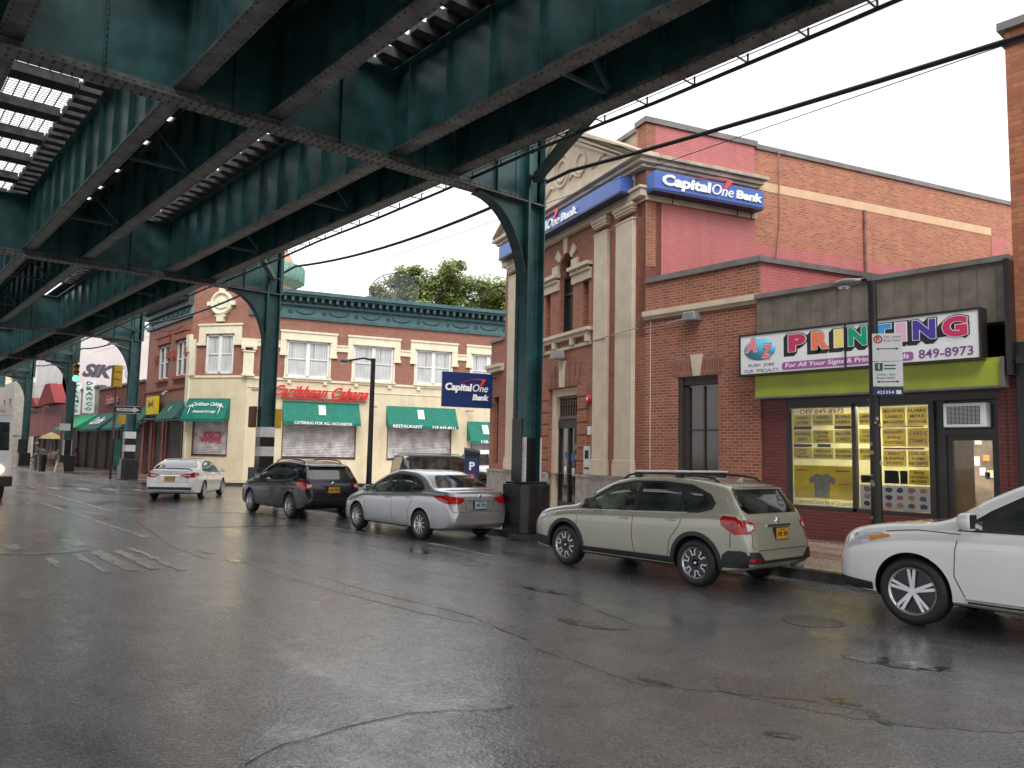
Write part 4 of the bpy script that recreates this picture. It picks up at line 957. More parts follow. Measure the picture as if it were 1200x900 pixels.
# ------------------------------------------------------------------ columns
def column(y, style, label, full=True):
    s = gx(y); X = 11.42+s
    t = empty('viaduct_column', (X, y, .15), 0, label, 'column', 'riveted steel columns carrying the elevated railway along the kerb')
    base = 1.2
    sh = MB(); sh.box(X-.008, X+.008, 0, 0, 0, 0) if False else None
    z0, z1 = base-.1, 9.12
    # H section: two flanges facing the road and the shops, web between them, angle flanges on the edges
    sh.box(X-.235, X-.205, y-.2, y+.2, z0, z1); sh.box(X+.205, X+.235, y-.2, y+.2, z0, z1); sh.box(X-.205, X+.205, y-.012, y+.012, z0, z1)
    for dx in (-.205, .125):
        for sg in (1, -1): sh.box(X+dx, X+dx+.08, y+(sg*.012 if sg > 0 else -.03), y+(.03 if sg > 0 else -.012), z0, z1)
    for sg in (1, -1): sh.box(X-.26, X-.235, y+sg*.2-(.0 if sg < 0 else .09), y+sg*.2+(.09 if sg < 0 else 0), z0, z1)
    if y < 30:
        rv = sh; sh.k = 1; z = base+.2
        while z < 9:
            for yy in (-.155, .155): rv.cyl((X-.26, y+yy, z), (X-.274, y+yy, z), .017, .01, 6, smooth=False)
            rv.cyl((X+.165, y-.03, z), (X+.165, y-.044, z), .015, .01, 6, smooth=False); rv.cyl((X-.165, y-.03, z), (X-.165, y-.044, z), .015, .01, 6, smooth=False)
            z += .13
    sh.build('shaft', [M['teal'], M['rivet']], t)
    # curved bracket web between shaft and cross girder
    pts = [(X-.22, 5.0)]
    cx, cz, rx, rz = X-1.62, 5.2, 1.40, 2.13
    for k in range(15):
        a = math.pi/2*k/14; pts.append((cx+rx*math.cos(a), cz+rz*math.sin(a)))
    pts += [(X-1.62, 7.39), (X-.22, 7.39)]
    b = MB(); b.prism(pts, y-.012, y+.012); br = b.build('curved_bracket', M['teal'], t)
    b = MB(); ap = pts[1:16]
    for (xa, za), (xb, zb) in zip(ap, ap[1:]): b.beam((xa, y, za), (xb, y, zb), .3, .02, (0, 1, 0) if False else (-1, 0, 1))
    b.build('bracket_flange', M['teald'], br)
    # end plate of the cross girder where it meets the shaft
    b = MB(); b.box(X-.5, X+.26, y-.03, y-.014, 7.45, 9.1); b.build('gusset_plate', M['teal'], t)
    if y < 90:
        b = MB(); b.beam((X-.1, y-.25, 7.95), (9.35+s, y-3.9, 7.7), .16, .2); b.box(X-.35, X+.1, y-.42, y-.2, 7.9, 7.93); b.build('knee_strut', M['teald'], t)
    p = MB()
    if style == 'octo':
        o8 = [(-.42,-.3),(-.3,-.42),(.3,-.42),(.42,-.3),(.42,.3),(.3,.42),(-.3,.42),(-.42,.3)]
        p.prism([(X+a, y+b_) for a, b_ in o8], .15, base, 'z'); p.prism([(X+a*.9, y+b_*.9) for a, b_ in o8], base, base+.05, 'z')
    else: p.box(X-.42, X+.42, y-.42, y+.42, .15, base)
    p.build('pedestal', M['pedestal'], t, bevel=.03)
    w_ = MB()
    if style in ('octo', 'strip'):
        w_.box(X-.262, X-.2, y-.206, y-.19, base, 2.2); w_.box(X+.2, X+.24, y-.206, y-.19, base, 2.2)
        w_.box(X-.268, X-.262, y-.206, y-.14, base, 2.2)
        w_.build('white_reflective_strip', M['whitepaint'], t)
        d = MB(); d.box(X-.275, X-.269, y-.13, y+.2, base+.05, 2.6); d.box(X-.199, X+.199, y-.04, y-.032, base, 2.2); d.build('painted_shade_band', M['blackpaint'], t)  # black skins on road face and web put the column's shade in as colour
    else:
        for k, (za, zb) in enumerate(((2.62, 2.27), (1.93, 1.6))):
            w_ = MB(); w_.box(X-.28, X+.25, y-.215, y+.215, zb, za); w_.build('white_band', M['whitepaint'], t)
        for za, zb in ((2.27, 1.93), (1.6, base)):
            w_ = MB(); w_.box(X-.278, X+.248, y-.213, y+.213, zb, za); w_.build('black_band', M['blackpaint'], t)
    if 12 < y:
        b = MB(); b.tube([(X-.3, y-.1, 6.9), (X-1.3, y-.15, 7.15)], .035); b.box(X-1.35, X-.95, y-.25, y-.08, 7.08, 7.16); b.build('lamp_arm', M['galv'], t) if y > 40 else None
    return t
column(12.9, 'octo', 'nearest viaduct column, on an eight-sided black pedestal by the bank door')
column(26.9, 'band', 'viaduct column with black and white bands in front of the cream restaurant front')
column(44.2, 'band', 'viaduct column with black and white bands beside the one-way arrow sign')
column(59, 'strip', 'viaduct column with the lit green traffic light hanging beside it')
column(75, "strip", "viaduct column right of the white truck, farthest one in view")

# ------------------------------------------------------------------ corner bank
BC = (15.9, 13.36)
FB = fr(BC[0], BC[1], BA+180)      # front: u = -s, s grows to the far left end
FS = fr(BC[0], BC[1], BA+90)       # side wall to the right
bank = empty('bank_building', (*BC, .15), 0, 'two-storey brick bank with limestone pediment and pilasters on the corner', 'building')
W9 = 9.35
def FBm(): return MB(FB)
mb = FBm(); mb.wall(-W9, 0, 1.27, 9.0, [(-5.55, -3.65, 1.27, 3.95), (-4.95, -4.05, 5.66, 8.25), (-3.4, -3.05, 5.66, 7.15), (-5.95, -5.6, 5.66, 7.15)], d=.5, depth=.28)
mb.wall(-W9, 0, 9.0, 9.9, [], d=.5); mb.box(-W9-.0, -W9+.3, -9, -.5, .15, 10)
mb.build('front_wall', M['bankbrick'], bank)
gb = FBm()
for a, b in ((-W9-1.3, -5.62), (-3.6, .02)): gb.box(a, b, -.3, .07, .15, 1.22); gb.box(a, b, -.3, .1, 1.22, 1.29)
gb.build('granite_base', M['granite'], bank)
for a, b in ((-1.32, -.46), (-2.54, -1.82), (-7.45, -6.75), (-8.85, -8.13)):
    p = FBm(); p.box(a, b, 0, .13, 1.29, 8.35); p.box(a-.05, b+.05, 0, .17, 1.29, 1.62); p.box(a-.03, b+.03, 0, .16, 1.62, 1.74)
    p.box(a+.09, b-.09, .13, .15, 1.9, 8.0) if False else None
    p.box(a-.02, b+.02, 0, .145, 8.28, 8.33); p.box(a-.02, b+.02, 0, .15, 8.5, 8.56); p.box(a-.05, b+.05, 0, .18, 8.56, 8.64); p.box(a-.08, b+.08, 0, .21, 8.64, 8.76)
    p.build('pilaster', M['stone'], bank, bevel=.012)
# entablature, cornice and pediment
e = FBm(); e.box(-W9, .06, 0, .2, 8.78, 9.06); e.box(-W9, .1, 0, .26, 8.98, 9.06); e.box(-W9, -.5, 0, .05, 9.06, 9.6)
e.build('architrave', M['stone'], bank, bevel=.01)
e = FBm(); e.box(-W9-.2, .12, -.2, .2, 9.56, 9.66); e.box(-W9-.3, .22, -.2, .32, 9.66, 9.78); e.box(-W9-.42, .34, -.2, .46, 9.78, 9.9)
e.build('cornice', M['stone'], bank, bevel=.015)
ap = -W9/2; AZ_ = 12.25
t = FBm(); t.prism([(-W9+.0, 9.9), (-.0, 9.9), (ap, 12.45)], -.3, .1); t.build('tympanum', M['stone'], bank)
for sg in (1, -1):
    r_ = FBm()
    for (dz, th, out_) in ((-.5, .16, .26), (-.34, .14, .36), (-.2, .2, .52)):
        x0 = -W9/2+sg*(W9/2+.25); x1 = ap; xm = -W9/2+sg*(W9/2-(.5 if dz < -.4 else .25 if dz < -.3 else 0)); zf = lambda q: 9.98+.553*(W9/2-abs(q+W9/2))
        r_.prism([(x0 if dz > -.3 else xm, max(9.902, zf(xm if dz < -.3 else x0)+dz)), (x1, zf(x1)+dz), (x1, zf(x1)+dz+th), (x0 if dz > -.3 else xm, max(9.93, zf(xm if dz < -.3 else x0)+dz+th))], -.2, out_)
    r_.build('raking_cornice', M['stone'], bank)
rl = FBm()
for (cx, rr) in ((ap, .52), (ap, .34)): rl.lathe([(rr-.05, .1), (rr-.03, .17), (rr+.03, .17), (rr+.05, .1)], (cx, 0, 11.0), 'y', 28)
for sg in (1, -1):
    rl.lathe([(.26, .1), (.28, .16), (.34, .16), (.36, .1)], (ap+sg*1.25, 0, 10.85), 'y', 20)
    rl.tube([(ap+sg*(.5+.25*k), .12, 10.55+.12*math.sin(k*1.7)) for k in range(10)], .05, 6)
rl.build('relief_ornament', M['stone'], bank)
ab = FBm(); ab.box(-1.85, -.52, -2.6, -.3, 9.9, 10.95); ab.build('attic_block', M['stone'], bank)
ab = FBm(); ab.box(-.5, -.005, -.32, -.01, 9.91, 10.84); ab.build('attic_return', M['redbrickpaint'], bank)
ab = FBm(); ab.box(-1.95, -.5, -2.7, -.2, 10.95, 11.08); ab.box(-.5, .05, -2.7, .06, 10.84, 11.0); ab.build('coping', M['coping'], bank)
# windows and door of the front
wd = FBm()
wd.box(-4.95, -4.05, -.27, -.25, 5.66, 8.25); wd.build('arched_window', M['win'], bank)
fo = FBm(); fo.box(-4.12, -4.05, -.25, -.16, 5.66, 7.55); fo.box(-4.95, -4.88, -.25, -.16, 5.66, 7.55); fo.box(-4.95, -4.05, -.25, -.18, 6.95, 7.02); fo.box(-4.95, -4.05, -.25, -.18, 7.5, 7.58); fo.box(-4.52, -4.48, -.25, -.2, 5.66, 7.5); fo.build('window_frame', M['bronze'], bank)
# brick spandrels turning the square head into an arch
for sg in (1, -1):
    sp = FBm(); cx = -4.5; pts = [(cx+sg*.45, 8.25)]
    for k in range(9):
        a = math.pi/2*k/8; pts.append((cx+sg*.45*math.cos(a), 7.8+.45*math.sin(a)))
    sp.prism(pts, -.26, -.002); sp.build('arch_spandrel', M['bankbrick'], bank)
for a in (0, -48, 48, 88, -88):
    v = FBm(); cx, cz = -4.5, 7.8; t_ = R(a); r0, r1 = .47, .98 if a == 0 else .84; wv = .15
    pts = [(cx+r*math.sin(t_)+w__*math.cos(t_), cz+r*math.cos(t_)-w__*math.sin(t_)) for r, w__ in ((r0, -.1), (r1, -.15), (r1, .15), (r0, .1))]
    if abs(a) < 60: v.prism(pts, 0, .06); v.build('voussoir', M['stone'], bank)
for a, b in ((-4.05, -2.85), (-6.15, -4.95)):
    v = FBm(); v.box(a+(.0), b, 0, .07, 7.15, 7.42); v.box(a, b, 0, .14, 7.42, 7.48); v.box(a-.04, b+.04, 0, .22, 7.55, 7.66)
    k = a+.05
    while k < b-.05: v.box(k, k+.07, .02, .16, 7.48, 7.55); k += .14
    v.build('dentil_lintel', M['stone'], bank)
    v = FBm(); v.box(*( (a, a+.4) if a > -5 else (b-.4, b)), 0, .09, 7.66, 7.95); v.build('impost_block', M['stone'], bank)
for a, b in ((-3.4, -3.05), (-5.95, -5.6)):
    v = FBm(); v.box(a, b, -.27, -.25, 5.66, 7.15); v.build('narrow_window', M['win'], bank)
s_ = FBm(); s_.box(-6.3, -2.75, 0, .2, 5.56, 5.66); s_.box(-6.2, -2.85, 0, .12, 5.44, 5.56)
for a in (-6.05, -5.2, -4.0, -3.05): s_.box(a, a+.18, 0, .14, 5.24, 5.44)
s_.box(-6.2, -2.8, 0, .05, 5.14, 5.24)
s_.build('window_sill', M['stone'], bank)
f = FBm(); f.box(-5.55, -5.25, -.27, -.1, .15, 3.95); f.box(-5.25, -3.65, -.27, -.12, 3.72, 3.95); f.box(-3.86, -3.65, -.27, -.12, .15, 3.72); f.build('door_surround', M['stone'], bank)
d = empty('entrance_door', (0, 0, 0)); d.parent = bank
d.matrix_basis = Matrix.Identity(4); d.location = Vector((FB @ Vector((-4.5, -.26, .15)))) - bank.location
x = FBm(); x.box(-5.25, -3.86, -.27, -.25, .15, 2.75); x.build('door_glass', M['carglass'], d)
x = FBm(); x.box(-5.25, -5.17, -.25, -.19, .15, 2.75); x.box(-3.94, -3.86, -.25, -.19, .15, 2.75); x.box(-4.6, -4.5, -.25, -.18, .15, 2.75); x.box(-5.25, -3.86, -.25, -.17, 2.7, 2.95); x.box(-5.25, -3.86, -.25, -.19, .15, .4); x.build('door_frame', M['bronze'], d)
x = FBm(); x.box(-4.48, -4.3, -.248, -.24, 1.65, 1.9); x.box(-4.05, -3.95, -.248, -.24, 1.7, 2.05); x.box(-4.9, -4.7, -.248, -.24, 1.75, 1.95); x.build('door_sticker', M['bankblue'], d)
x = FBm(); x.box(-4.9, -4.75, -.247, -.238, 1.2, 1.5); x.box(-4.4, -4.2, -.247, -.238, 1.2, 1.45); x.tube([FB.inverted() @ (FB @ Vector((-4.62, -.12, 1.0))), Vector((-4.62, -.12, 1.5))], .02); x.build('door_handle', M['alu'], d)
x = FBm(); x.box(-5.25, -3.86, -.27, -.25, 2.95, 3.72); x.build('transom', M['dark'], bank)
x = FBm()
for k in range(8): x.box(-5.2+.165*k, -5.16+.165*k, -.24, -.21, 3.05, 3.7)
x.box(-5.25, -3.86, -.24, -.2, 2.98, 3.08); x.box(-5.25, -3.86, -.24, -.2, 3.64, 3.72)
for k in range(7): x.lathe([(.05, -.22), (.07, -.2), (.05, -.2)], (-5.1+.165*k, 0, 3.5), 'y', 10)
x.build('transom_grille', mat('bronze_grille', (.16, .11, .08), .5, metal=.4), bank)
# rusticated quoins and flat arch round the door
for k in range(7):
    for ua, ub in ((-3.62, -3.0), (-6.1, -5.58)): q_ = FBm(); z = 1.32+k*.385; q_.box(ua, ub, 0, .035, z, z+.34); q_.build('rusticated_quoin', M['bankbrick'], bank)
for k in (-3, -2, -1, 1, 2, 3):
    v = FBm(); cx = -4.6; w0 = .3
    a0, a1 = cx+k*w0-w0*.46, cx+k*w0+w0*.46; ex = k*.05
    v.prism([(a0, 3.98), (a1, 3.98), (a1+ex, 4.68), (a0+ex, 4.68)], 0, .035); v.build('flat_arch_block', M['soldier'], bank)
v = FBm(); v.prism([(-4.71, 3.98), (-4.49, 3.98), (-4.42, 4.8), (-4.78, 4.8)], 0, .1); v.build('keystone', M['stone'], bank)
x = FBm(); x.box(-3.1, -2.72, 0, .08, 1.3, 2.12); x.build('night_deposit_box', M['alu'], bank)
x = FBm(); x.box(-3.02, -2.8, .08, .085, 1.75, 2.0); x.box(-3.05, -2.76, .08, .086, 1.45, 1.5); x.build('deposit_slot', M['dark'], bank)
x = FBm(); x.box(-2.98, -2.74, 0, .03, 2.45, 2.7); x.build('notice_plate', M['whitepaint'], bank)
x = FBm(); x.lathe([(0, .12), (.1, .12), (.14, .08), (.15, 0)], (-2.86, 0, 3.5), 'y', 20); a_ = x.build('alarm_bell', M['redsign'], bank)
x = FBm(); x.lathe([(0, .128), (.05, .126), (.05, .12)], (-2.86, 0, 3.5), 'y', 12); x.build('alarm_badge', M['whitepaint'], a_)
x = FBm(); x.box(-4.75, -4.5, 0, .3, 4.98, 5.12); x.prism([(-4.8, 4.86), (-4.3, 4.86), (-4.35, 5.1), (-4.75, 5.1)], .12, .4); x.build('floodlight', M['galv'], bank)
# long blue fascia sign on the front
sg_ = empty('fascia_sign', (0, 0, 0)); sg_.parent = bank; sg_.location = Vector(FB @ Vector((-5, .3, 9.1)))-bank.location
x = FBm(); x.box(-8.95, -.5, .1, .5, 9.0, 9.45); x.build('sign_box', M['bankblue'], sg_, bevel=.02)
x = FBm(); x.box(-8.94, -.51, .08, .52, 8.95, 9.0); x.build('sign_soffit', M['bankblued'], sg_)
def logo_swoosh(mb, u, z, w, h, n):
    top = []; bot = []
    for k in range(25):
        t_ = k/24; uu = u-w*.55+w*t_; top.append((uu, z+h*(math.sin(t_*math.pi*.62)**1.2)*1.0)); bot.append((uu, z+h*(math.sin(t_*math.pi*.62)**1.2)*1.0-h*.05-h*.32*t_**3))
    top = [(a, b) for a, b in top]; 
    endu = u+w*.45; zt = top[-1][1]
    mb.prism(top+[(endu+.02*w, zt-h*.1), (u+w*.28, z-h*.55), (u+w*.24, z-h*.3)]+bot[::-1][3:], n, n+.03)
def bank_logo(frame, u, z, h, n, parent, bank_right=True, w1=None):
    """white CapitalOne Bank lettering with the red swoosh"""
    k = h
    x = MB(frame); put_text(x, 'Capital', u-1.62*k*1.0, z, n, h*1.0, width=3.0*k, bold=.035, shear=.12, depth=.05); x.build('sign_letters', M['letterwhite'], parent, fix=False)
    x = MB(frame); put_text(x, 'One', u+.82*k, z-.04*k, n, h*1.15, width=1.75*k, bold=-.004, shear=.2, depth=.05); x.build('sign_letters', M['letterwhite'], parent, fix=False)
    return
def capital_one(frame, u0, u1, z, n, parent, slope=0., under=False, h=None):
    W_ = u1-u0; h = h or W_*.115
    def T(body, a, b, zz, hh, bold, shear):
        x = MB(frame); put_text(x, body, u0+(a+b)/2*W_, zz, n, hh, width=(b-a)*W_, bold=bold, shear=shear, depth=.04); x.build('sign_letters', M['letterwhite'], parent, fix=False)
    if not under:
        T('Capital', 0, .475, z, h, .04, .1); T('One', .485, .70, z-.02*h, h*1.1, 0, .25); T('Bank', .73, 1.0, z-.08*h, h*.82, .04, .1)
        sw = (u0+W_*.50, z+h*.55, W_*.42, h*.75)
    else:
        T('Capital', 0, .62, z, h, .04, .12); T('One', .64, 1.0, z-.02*h, h*1.1, 0, .25); T('Bank', .64, 1.02, z-h*1.35, h*.8, .04, .15)
        sw = (u0+W_*.66, z+h*.62, W_*.62, h*.75)
    x = MB(frame); logo_swoosh(x, sw[0], sw[1], sw[2], sw[3], n+.012); x.build('logo_swoosh', M['logored'], parent)
capital_one(FB, -6.75, -2.89, 9.2, .5, sg_, h=.29)
# ---- side wall
mb = MB(FS); mb.wall(0, 3.7, 5.0, 9.0, [], d=.4); mb.build('side_wall', M['redbrickpaint'], bank)
mb = MB(FS); mb.wall(.3, 3.7, 9.9, 10.84, [], d=.3); mb.build('side_attic', M['redbrickpaint'], bank)
mb = MB(FS); mb.wall(0, .3, 9.9, 10.84, [], d=.4); mb.box(0, .3, .0, .012, 8.88, 9.55); mb.box(0, .32, .001, .012, 6.9, 8.68); mb.build('quoin_strip', M['bankbrick'], bank)
mb = MB(FS); mb.wall(3.7, 15.2, 5.0, 10.84, [], d=.4, n0=-.12); mb.build('side_wall', M['orangebrick'], bank)
mb = MB(FS); mb.box(3.7, 15.2, -.12, -.113, 5.0, 8.04); mb.box(14.05, 14.75, -.12, -.108, 8.04, 9.6); mb.build('red_paint_band', M['redbrickpaint'], bank)
mb = MB(FS); mb.box(3.72, 14.05, -.12, -.106, 9.63, 9.89); mb.build('beige_paint_band', mat('beige_band', (.62, .42, .25), .6, var=.06, dirt=(.5, .33, .2), damt=.3), bank)
mb = MB(FS); mb.box(-.04, 3.72, -.4, .08, 8.68, 8.86); mb.box(.3, 3.7, -.3, .03, 8.86, 9.6); mb.build('side_architrave', M['stone'], bank)
mb = MB(FS); mb.box(-.1, 3.8, -.3, .12, 9.58, 9.67); mb.box(-.18, 3.88, -.3, .2, 9.67, 9.79); mb.box(-.28, 3.98, -.3, .3, 9.79, 9.895); mb.build('side_cornice', mat('weathered_cornice', (.42, .35, .27), .7, var=.2, dirt=(.18, .15, .12), dscale=2, damt=.6), bank, bevel=.012)
mb = MB(FS); mb.box(-.05, 3.78, -.45, .06, 10.84, 11.0); mb.box(3.78, 15.3, -.5, -.06, 10.84, 10.98); mb.build('coping', M['coping'], bank)
mb = MB(FS); mb.box(8.05, 8.13, -.11, -.04, 5.5, 9.62); mb.tube([(4.62, -.02, 10.9), (4.62, -.02, 8.8), (4.48, -.02, 7.7), (4.48, -.02, 6.6)], .018); mb.build('drain_pipe', mat('rusty_pipe', (.22, .1, .08), .6, var=.3), bank)
sg2 = empty('side_sign', (0, 0, 0)); sg2.parent = bank; sg2.location = Vector(FS @ Vector((2, .3, 9)))-bank.location
x = MB(FS); x.box(-.03, 3.64, .06, .45, 8.87, 9.36); x.build('sign_box', M['bankblue'], sg2, bevel=.02)
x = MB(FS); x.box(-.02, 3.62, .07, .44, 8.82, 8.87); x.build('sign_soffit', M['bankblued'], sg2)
capital_one(FS, .2, 3.54, 9.13, .45, sg2, h=.28)
x = MB(FS)
for u in (1.2, 2.9): x.tube([(u, .3, 9.36), (u, .3, 9.5), (u, .1, 9.56)], .012)
for u in (.8, 3.0, 3.5): x.tube([(u, .09, 8.66), (u, .09, 8.87)], .012)
x.build('sign_bracket', M['bronze'], sg2)
mb = MB(FB); mb.box(-W9+.3, -.6, -9, -.5, 9.9, 10.1); mb.build('roof', M['roofmat'], bank)
# left wing of the bank with a tall window
mb = MB(FB); mb.wall(-W9-1.3, -W9, 1.27, 6.1, [(-W9-.95, -W9-.45, 1.5, 4.0)], d=.4, depth=.2); mb.box(-W9-1.3, -W9-1.0, -9, -.4, .15, 6.1); mb.build('wing_wall', M['bankbrick'], bank)
mb = MB(FB); mb.box(-W9-.95, -W9-.45, -.19, -.17, 1.5, 4.0); mb.build('wing_window', M['win'], bank)
mb = MB(FB); mb.box(-W9-1.4, -W9+.0, -.1, .14, 4.95, 5.1); mb.box(-W9-1.45, -W9, -.1, .2, 5.1, 5.22); mb.build('wing_cornice', M['stone'], bank)
mb = MB(FB); mb.box(-W9-1.38, -W9, -.4, .08, 6.1, 6.22); mb.build('wing_coping', M['coping'], bank)
# ---- annex between bank and printing shop
FA = fr(15.9, 13.36, 180)
mb = MB(FA); mb.wall(0, 3.4, .15, 6.4, [(1.07, 2.26, 1.2, 3.84)], d=.3, depth=.2); mb.build('annex_wall', M['annexbrick'], bank)
mb = MB(fr(15.9, 9.96, BA+90)); mb.wall(0.02, 9, 5.4, 6.4, [], d=.3, n0=-.02); mb.build('annex_side_wall', M['redbrickpaint'], bank)
mb = MB(FA); mb.box(.05, 3.47, -.35, .07, 6.4, 6.54); mb.build('annex_coping', M['coping'], bank)
mb = MB(fr(15.9, 9.96, BA+90)); mb.box(.0, 9.1, -.3, .06, 6.401, 6.53); mb.build('annex_coping', M['coping'], bank)
mb = MB(FA); mb.box(.0, 3.4, 0, .07, 5.42, 5.5); mb.box(.0, 3.44, 0, .13, 5.5, 5.63); mb.build('string_course', M['stone'], bank)
an = empty('annex_window', (0, 0, 0)); an.parent = bank; an.location = Vector((16.1, 11.7, 1.2))-bank.location
mb = MB(FA); mb.box(1.07, 2.26, -.19, -.17, 1.2, 3.84); mb.build('pane', M['winbrown'], an)
mb = MB(FA); mb.box(1.07, 1.2, -.17, -.02, 1.2, 3.84); mb.box(1.2, 1.33, -.17, -.1, 1.2, 3.6); mb.box(1.07, 2.26, -.17, -.06, 3.64, 3.84); mb.box(2.2, 2.26, -.17, -.1, 1.2, 3.64); mb.box(1.75, 1.79, -.17, -.13, 1.2, 3.6); mb.box(1.33, 2.2, -.17, -.14, 2.5, 2.54); mb.build('frame', mat('dark_window_frame', (.035, .03, .028), .5), an)
for k in (-3, -2, -1, 1, 2, 3):
    v = MB(FA); cx = 1.66; a0, a1 = cx+k*.2-.1, cx+k*.2+.1
    v.prism([(a0-.0, 3.85), (a1, 3.85), (a1+k*.035, 4.28), (a0+k*.035, 4.28)], -.01, .012); v.build('flat_arch_block', M['soldier'], bank)
v = MB(FA); v.prism([(1.56, 3.85), (1.76, 3.85), (1.84, 4.38), (1.48, 4.38)], 0, .05); v.build('keystone', M['stone'], bank)
v = MB(FA); v.prism([(1.38, 5.2), (1.8, 5.2), (1.76, 5.42), (1.42, 5.42)], .0, .28); v.build('wall_light', M['galv'], bank, bevel=.03)
v = MB(FA); v.tube([(1.4, .1, 5.3), (.7, .1, 5.22), (.05, .1, 5.2)], .014); v.M = FB; v.tube([(-.02, .22, 5.2), (-.4, .2, 5.22), (-1.4, .17, 5.2), (-2.8, .12, 5.18)], .014); v.build('conduit', M['galv'], bank)
v = MB(FA); v.box(.18, .2, 0, .018, .15, 5.4); v.build('wall_joint', M['stone'], bank)
# blade sign hung off the left end of the bank, facing down the avenue
bs = empty('blade_sign', (*(FB @ Vector((-10.2, .8, 0)))[:2], 3.9), 0, 'square navy bank sign sticking out from the far end of the bank', 'sign')
# ------------------------------------------------------------------ printing shop
FZ = fr(15.9, 9.96, 180)     # u 0..5.15 to the right
az = empty('printing_shop', (15.9, 9.96, .15), 0, 'one-storey print shop with lime band and a wide colourful sign', 'building')
def Z(): return MB(FZ)
w_ = Z(); w_.box(0, .62, -.3, -.05, .15, 3.2); w_.box(4.82, 5.15, -.3, -.05, .15, 3.2); w_.box(.62, 3.7, -.3, -.05, .15, .8); w_.box(5.0, 5.15, -.05, 0, .15, 5.0); w_.build('brick_pier', M['azbrick'], az)
w_ = Z(); w_.box(0, 5.15, -9, -5, .15, 5.4); w_.box(0, .2, -5, -.3, .15, 5.4); w_.box(5.0, 5.15, -5, -.3, .15, 5.4); w_.build('rear_wall', M['interior'], az)
w_ = Z(); w_.box(0, 5.15, -9, .0, 5.3, 5.42); w_.build('roof', M['roofmat'], az)
w_ = Z(); w_.box(.2, 5.0, -5, -.3, 3.35, 3.4); w_.build('ceiling', M['signwhite'], az)
w_ = Z(); w_.box(.2, 5.0, -5, -.3, .15, .2); w_.build('shop_floor', M['interior'], az)
w_ = Z(); w_.box(.0, 5.1, -.3, .12, 4.4, 5.5); w_.build('metal_fascia', M['brown'], az)
sm = Z()
u = .12
while u < 5.1: sm.box(u, u+.012, .12, .135, 4.4, 5.5); u += .3
sm.build('fascia_ribs', M['brown'], az)
w_ = Z(); w_.box(-.03, 5.16, -.3, .18, 5.5, 5.6); w_.build('fascia_coping', M['coping'], az)
w_ = Z(); w_.prism([(5.1, 3.4), (5.18, 3.4), (5.18, 5.5), (5.1, 5.5)], -.2, .3); w_.build('fascia_end', M['bronze'], az)
w_ = Z(); w_.box(.02, 5.02, -.3, .24, 3.22, 3.74); w_.build('lime_band', M['lime'], az)
w_ = Z(); w_.box(.0, 5.04, -.3, .27, 3.19, 3.23); w_.box(5.0, 5.06, -.3, .3, 3.2, 3.74); w_.build('band_edge', M['coping'], az)
w_ = Z(); w_.box(.02, 5.0, -.3, -.06, 3.02, 3.2); w_.build('lintel', M['bronze'], az)
# the sign
sn = empty('shop_sign', (0, 0, 0)); sn.parent = az; sn.location = (-.35, -2.5, 3.6)
SU0, SU1, SZ0, SZ1, SN = -.27, 4.76, 3.70, 4.65, .42
w_ = Z(); w_.box(SU0, SU1, .14, SN-.02, SZ0, SZ1); w_.build('sign_box', M['bronze'], sn)
w_ = Z(); w_.box(SU0+.04, SU1-.04, SN-.02, SN, SZ0+.04, SZ1-.04); w_.build('sign_face', M['signwhite'], sn)
w_ = Z(); w_.box(SU0, SU1, SN-.02, SN+.02, SZ0, SZ0+.04); w_.box(SU0, SU1, SN-.02, SN+.02, SZ1-.04, SZ1); w_.box(SU0, SU0+.04, SN-.02, SN+.02, SZ0+.04, SZ1-.04); w_.box(SU1-.04, SU1, SN-.02, SN+.02, SZ0+.04, SZ1-.04); w_.box(2.225, 2.25, SN, SN+.03, SZ0+.04, SZ1-.04); w_.build('sign_frame', M['bronze'], sn)
def colmat(n, c): return mat(n, c, .4, var=.04)
cols = {'P': (.55, .03, .12), 'R': (.85, .2, .09), 'I': (.85, .72, .2), 'N': (0, .33, .17), 'T': (.05, .3, .65), 'I2': (.8, .45, .6), 'N2': (.07, .04, .35), 'G': (.6, .03, .12)}
ltr = [('P', .96, 'P'), ('R', 1.32, 'R'), ('I', 1.63, 'I'), ('N', 2.0, 'N'), ('T', 2.42, 'T'), ('I', 2.76, 'I2'), ('N', 3.2, 'N2'), ('G', 3.98, 'G')]
us = {0: (.94, 1.40), 1: (1.47, 1.92), 2: (1.98, 2.21), 3: (2.27, 2.71), 4: (2.75, 3.19), 5: (3.22, 3.47), 6: (3.54, 4.01), 7: (4.07, 4.56)}
for i, (ch, _, k) in enumerate(ltr):
    u0_, u1_ = us[i]; u = (u0_+u1_)/2; wv = u1_-u0_-.07; z = 4.325; h = .335
    dn = .0002*i
    for q in range(4):
        x = Z(); put_text(x, ch, u-.02*q-.015, z-.018*q-.012, SN+.001+.0012*(3-q)+dn, h, width=wv, bold=.05, fat=.075, depth=.001); x.build('letter_shadow', M['ink'], sn, fix=False)
    for (nm, nn, mm, fat) in (('letter_outline', .008, M['ink'], .075), ('letter_rim', .0105, M['letterwhite'], .035), ('letter', .013, colmat('letter_'+k, cols[k]), .012)):
        x = Z(); put_text(x, ch, u, z, SN+nn+dn, h, width=wv, bold=.05, fat=fat, depth=.001); x.build(nm, mm, sn, fix=False)
x = MB(FZ @ Matrix.Translation((.26, SN+.001, 4.28)) @ Matrix.Diagonal((1.2, 1, .74, 1))); x.lathe([(0, .006), (.33, .006), (.33, 0)], (0, 0, 0), 'y', 36); x.build('logo_disc', colmat('logo_blue', (.12, .45, .68)), sn)
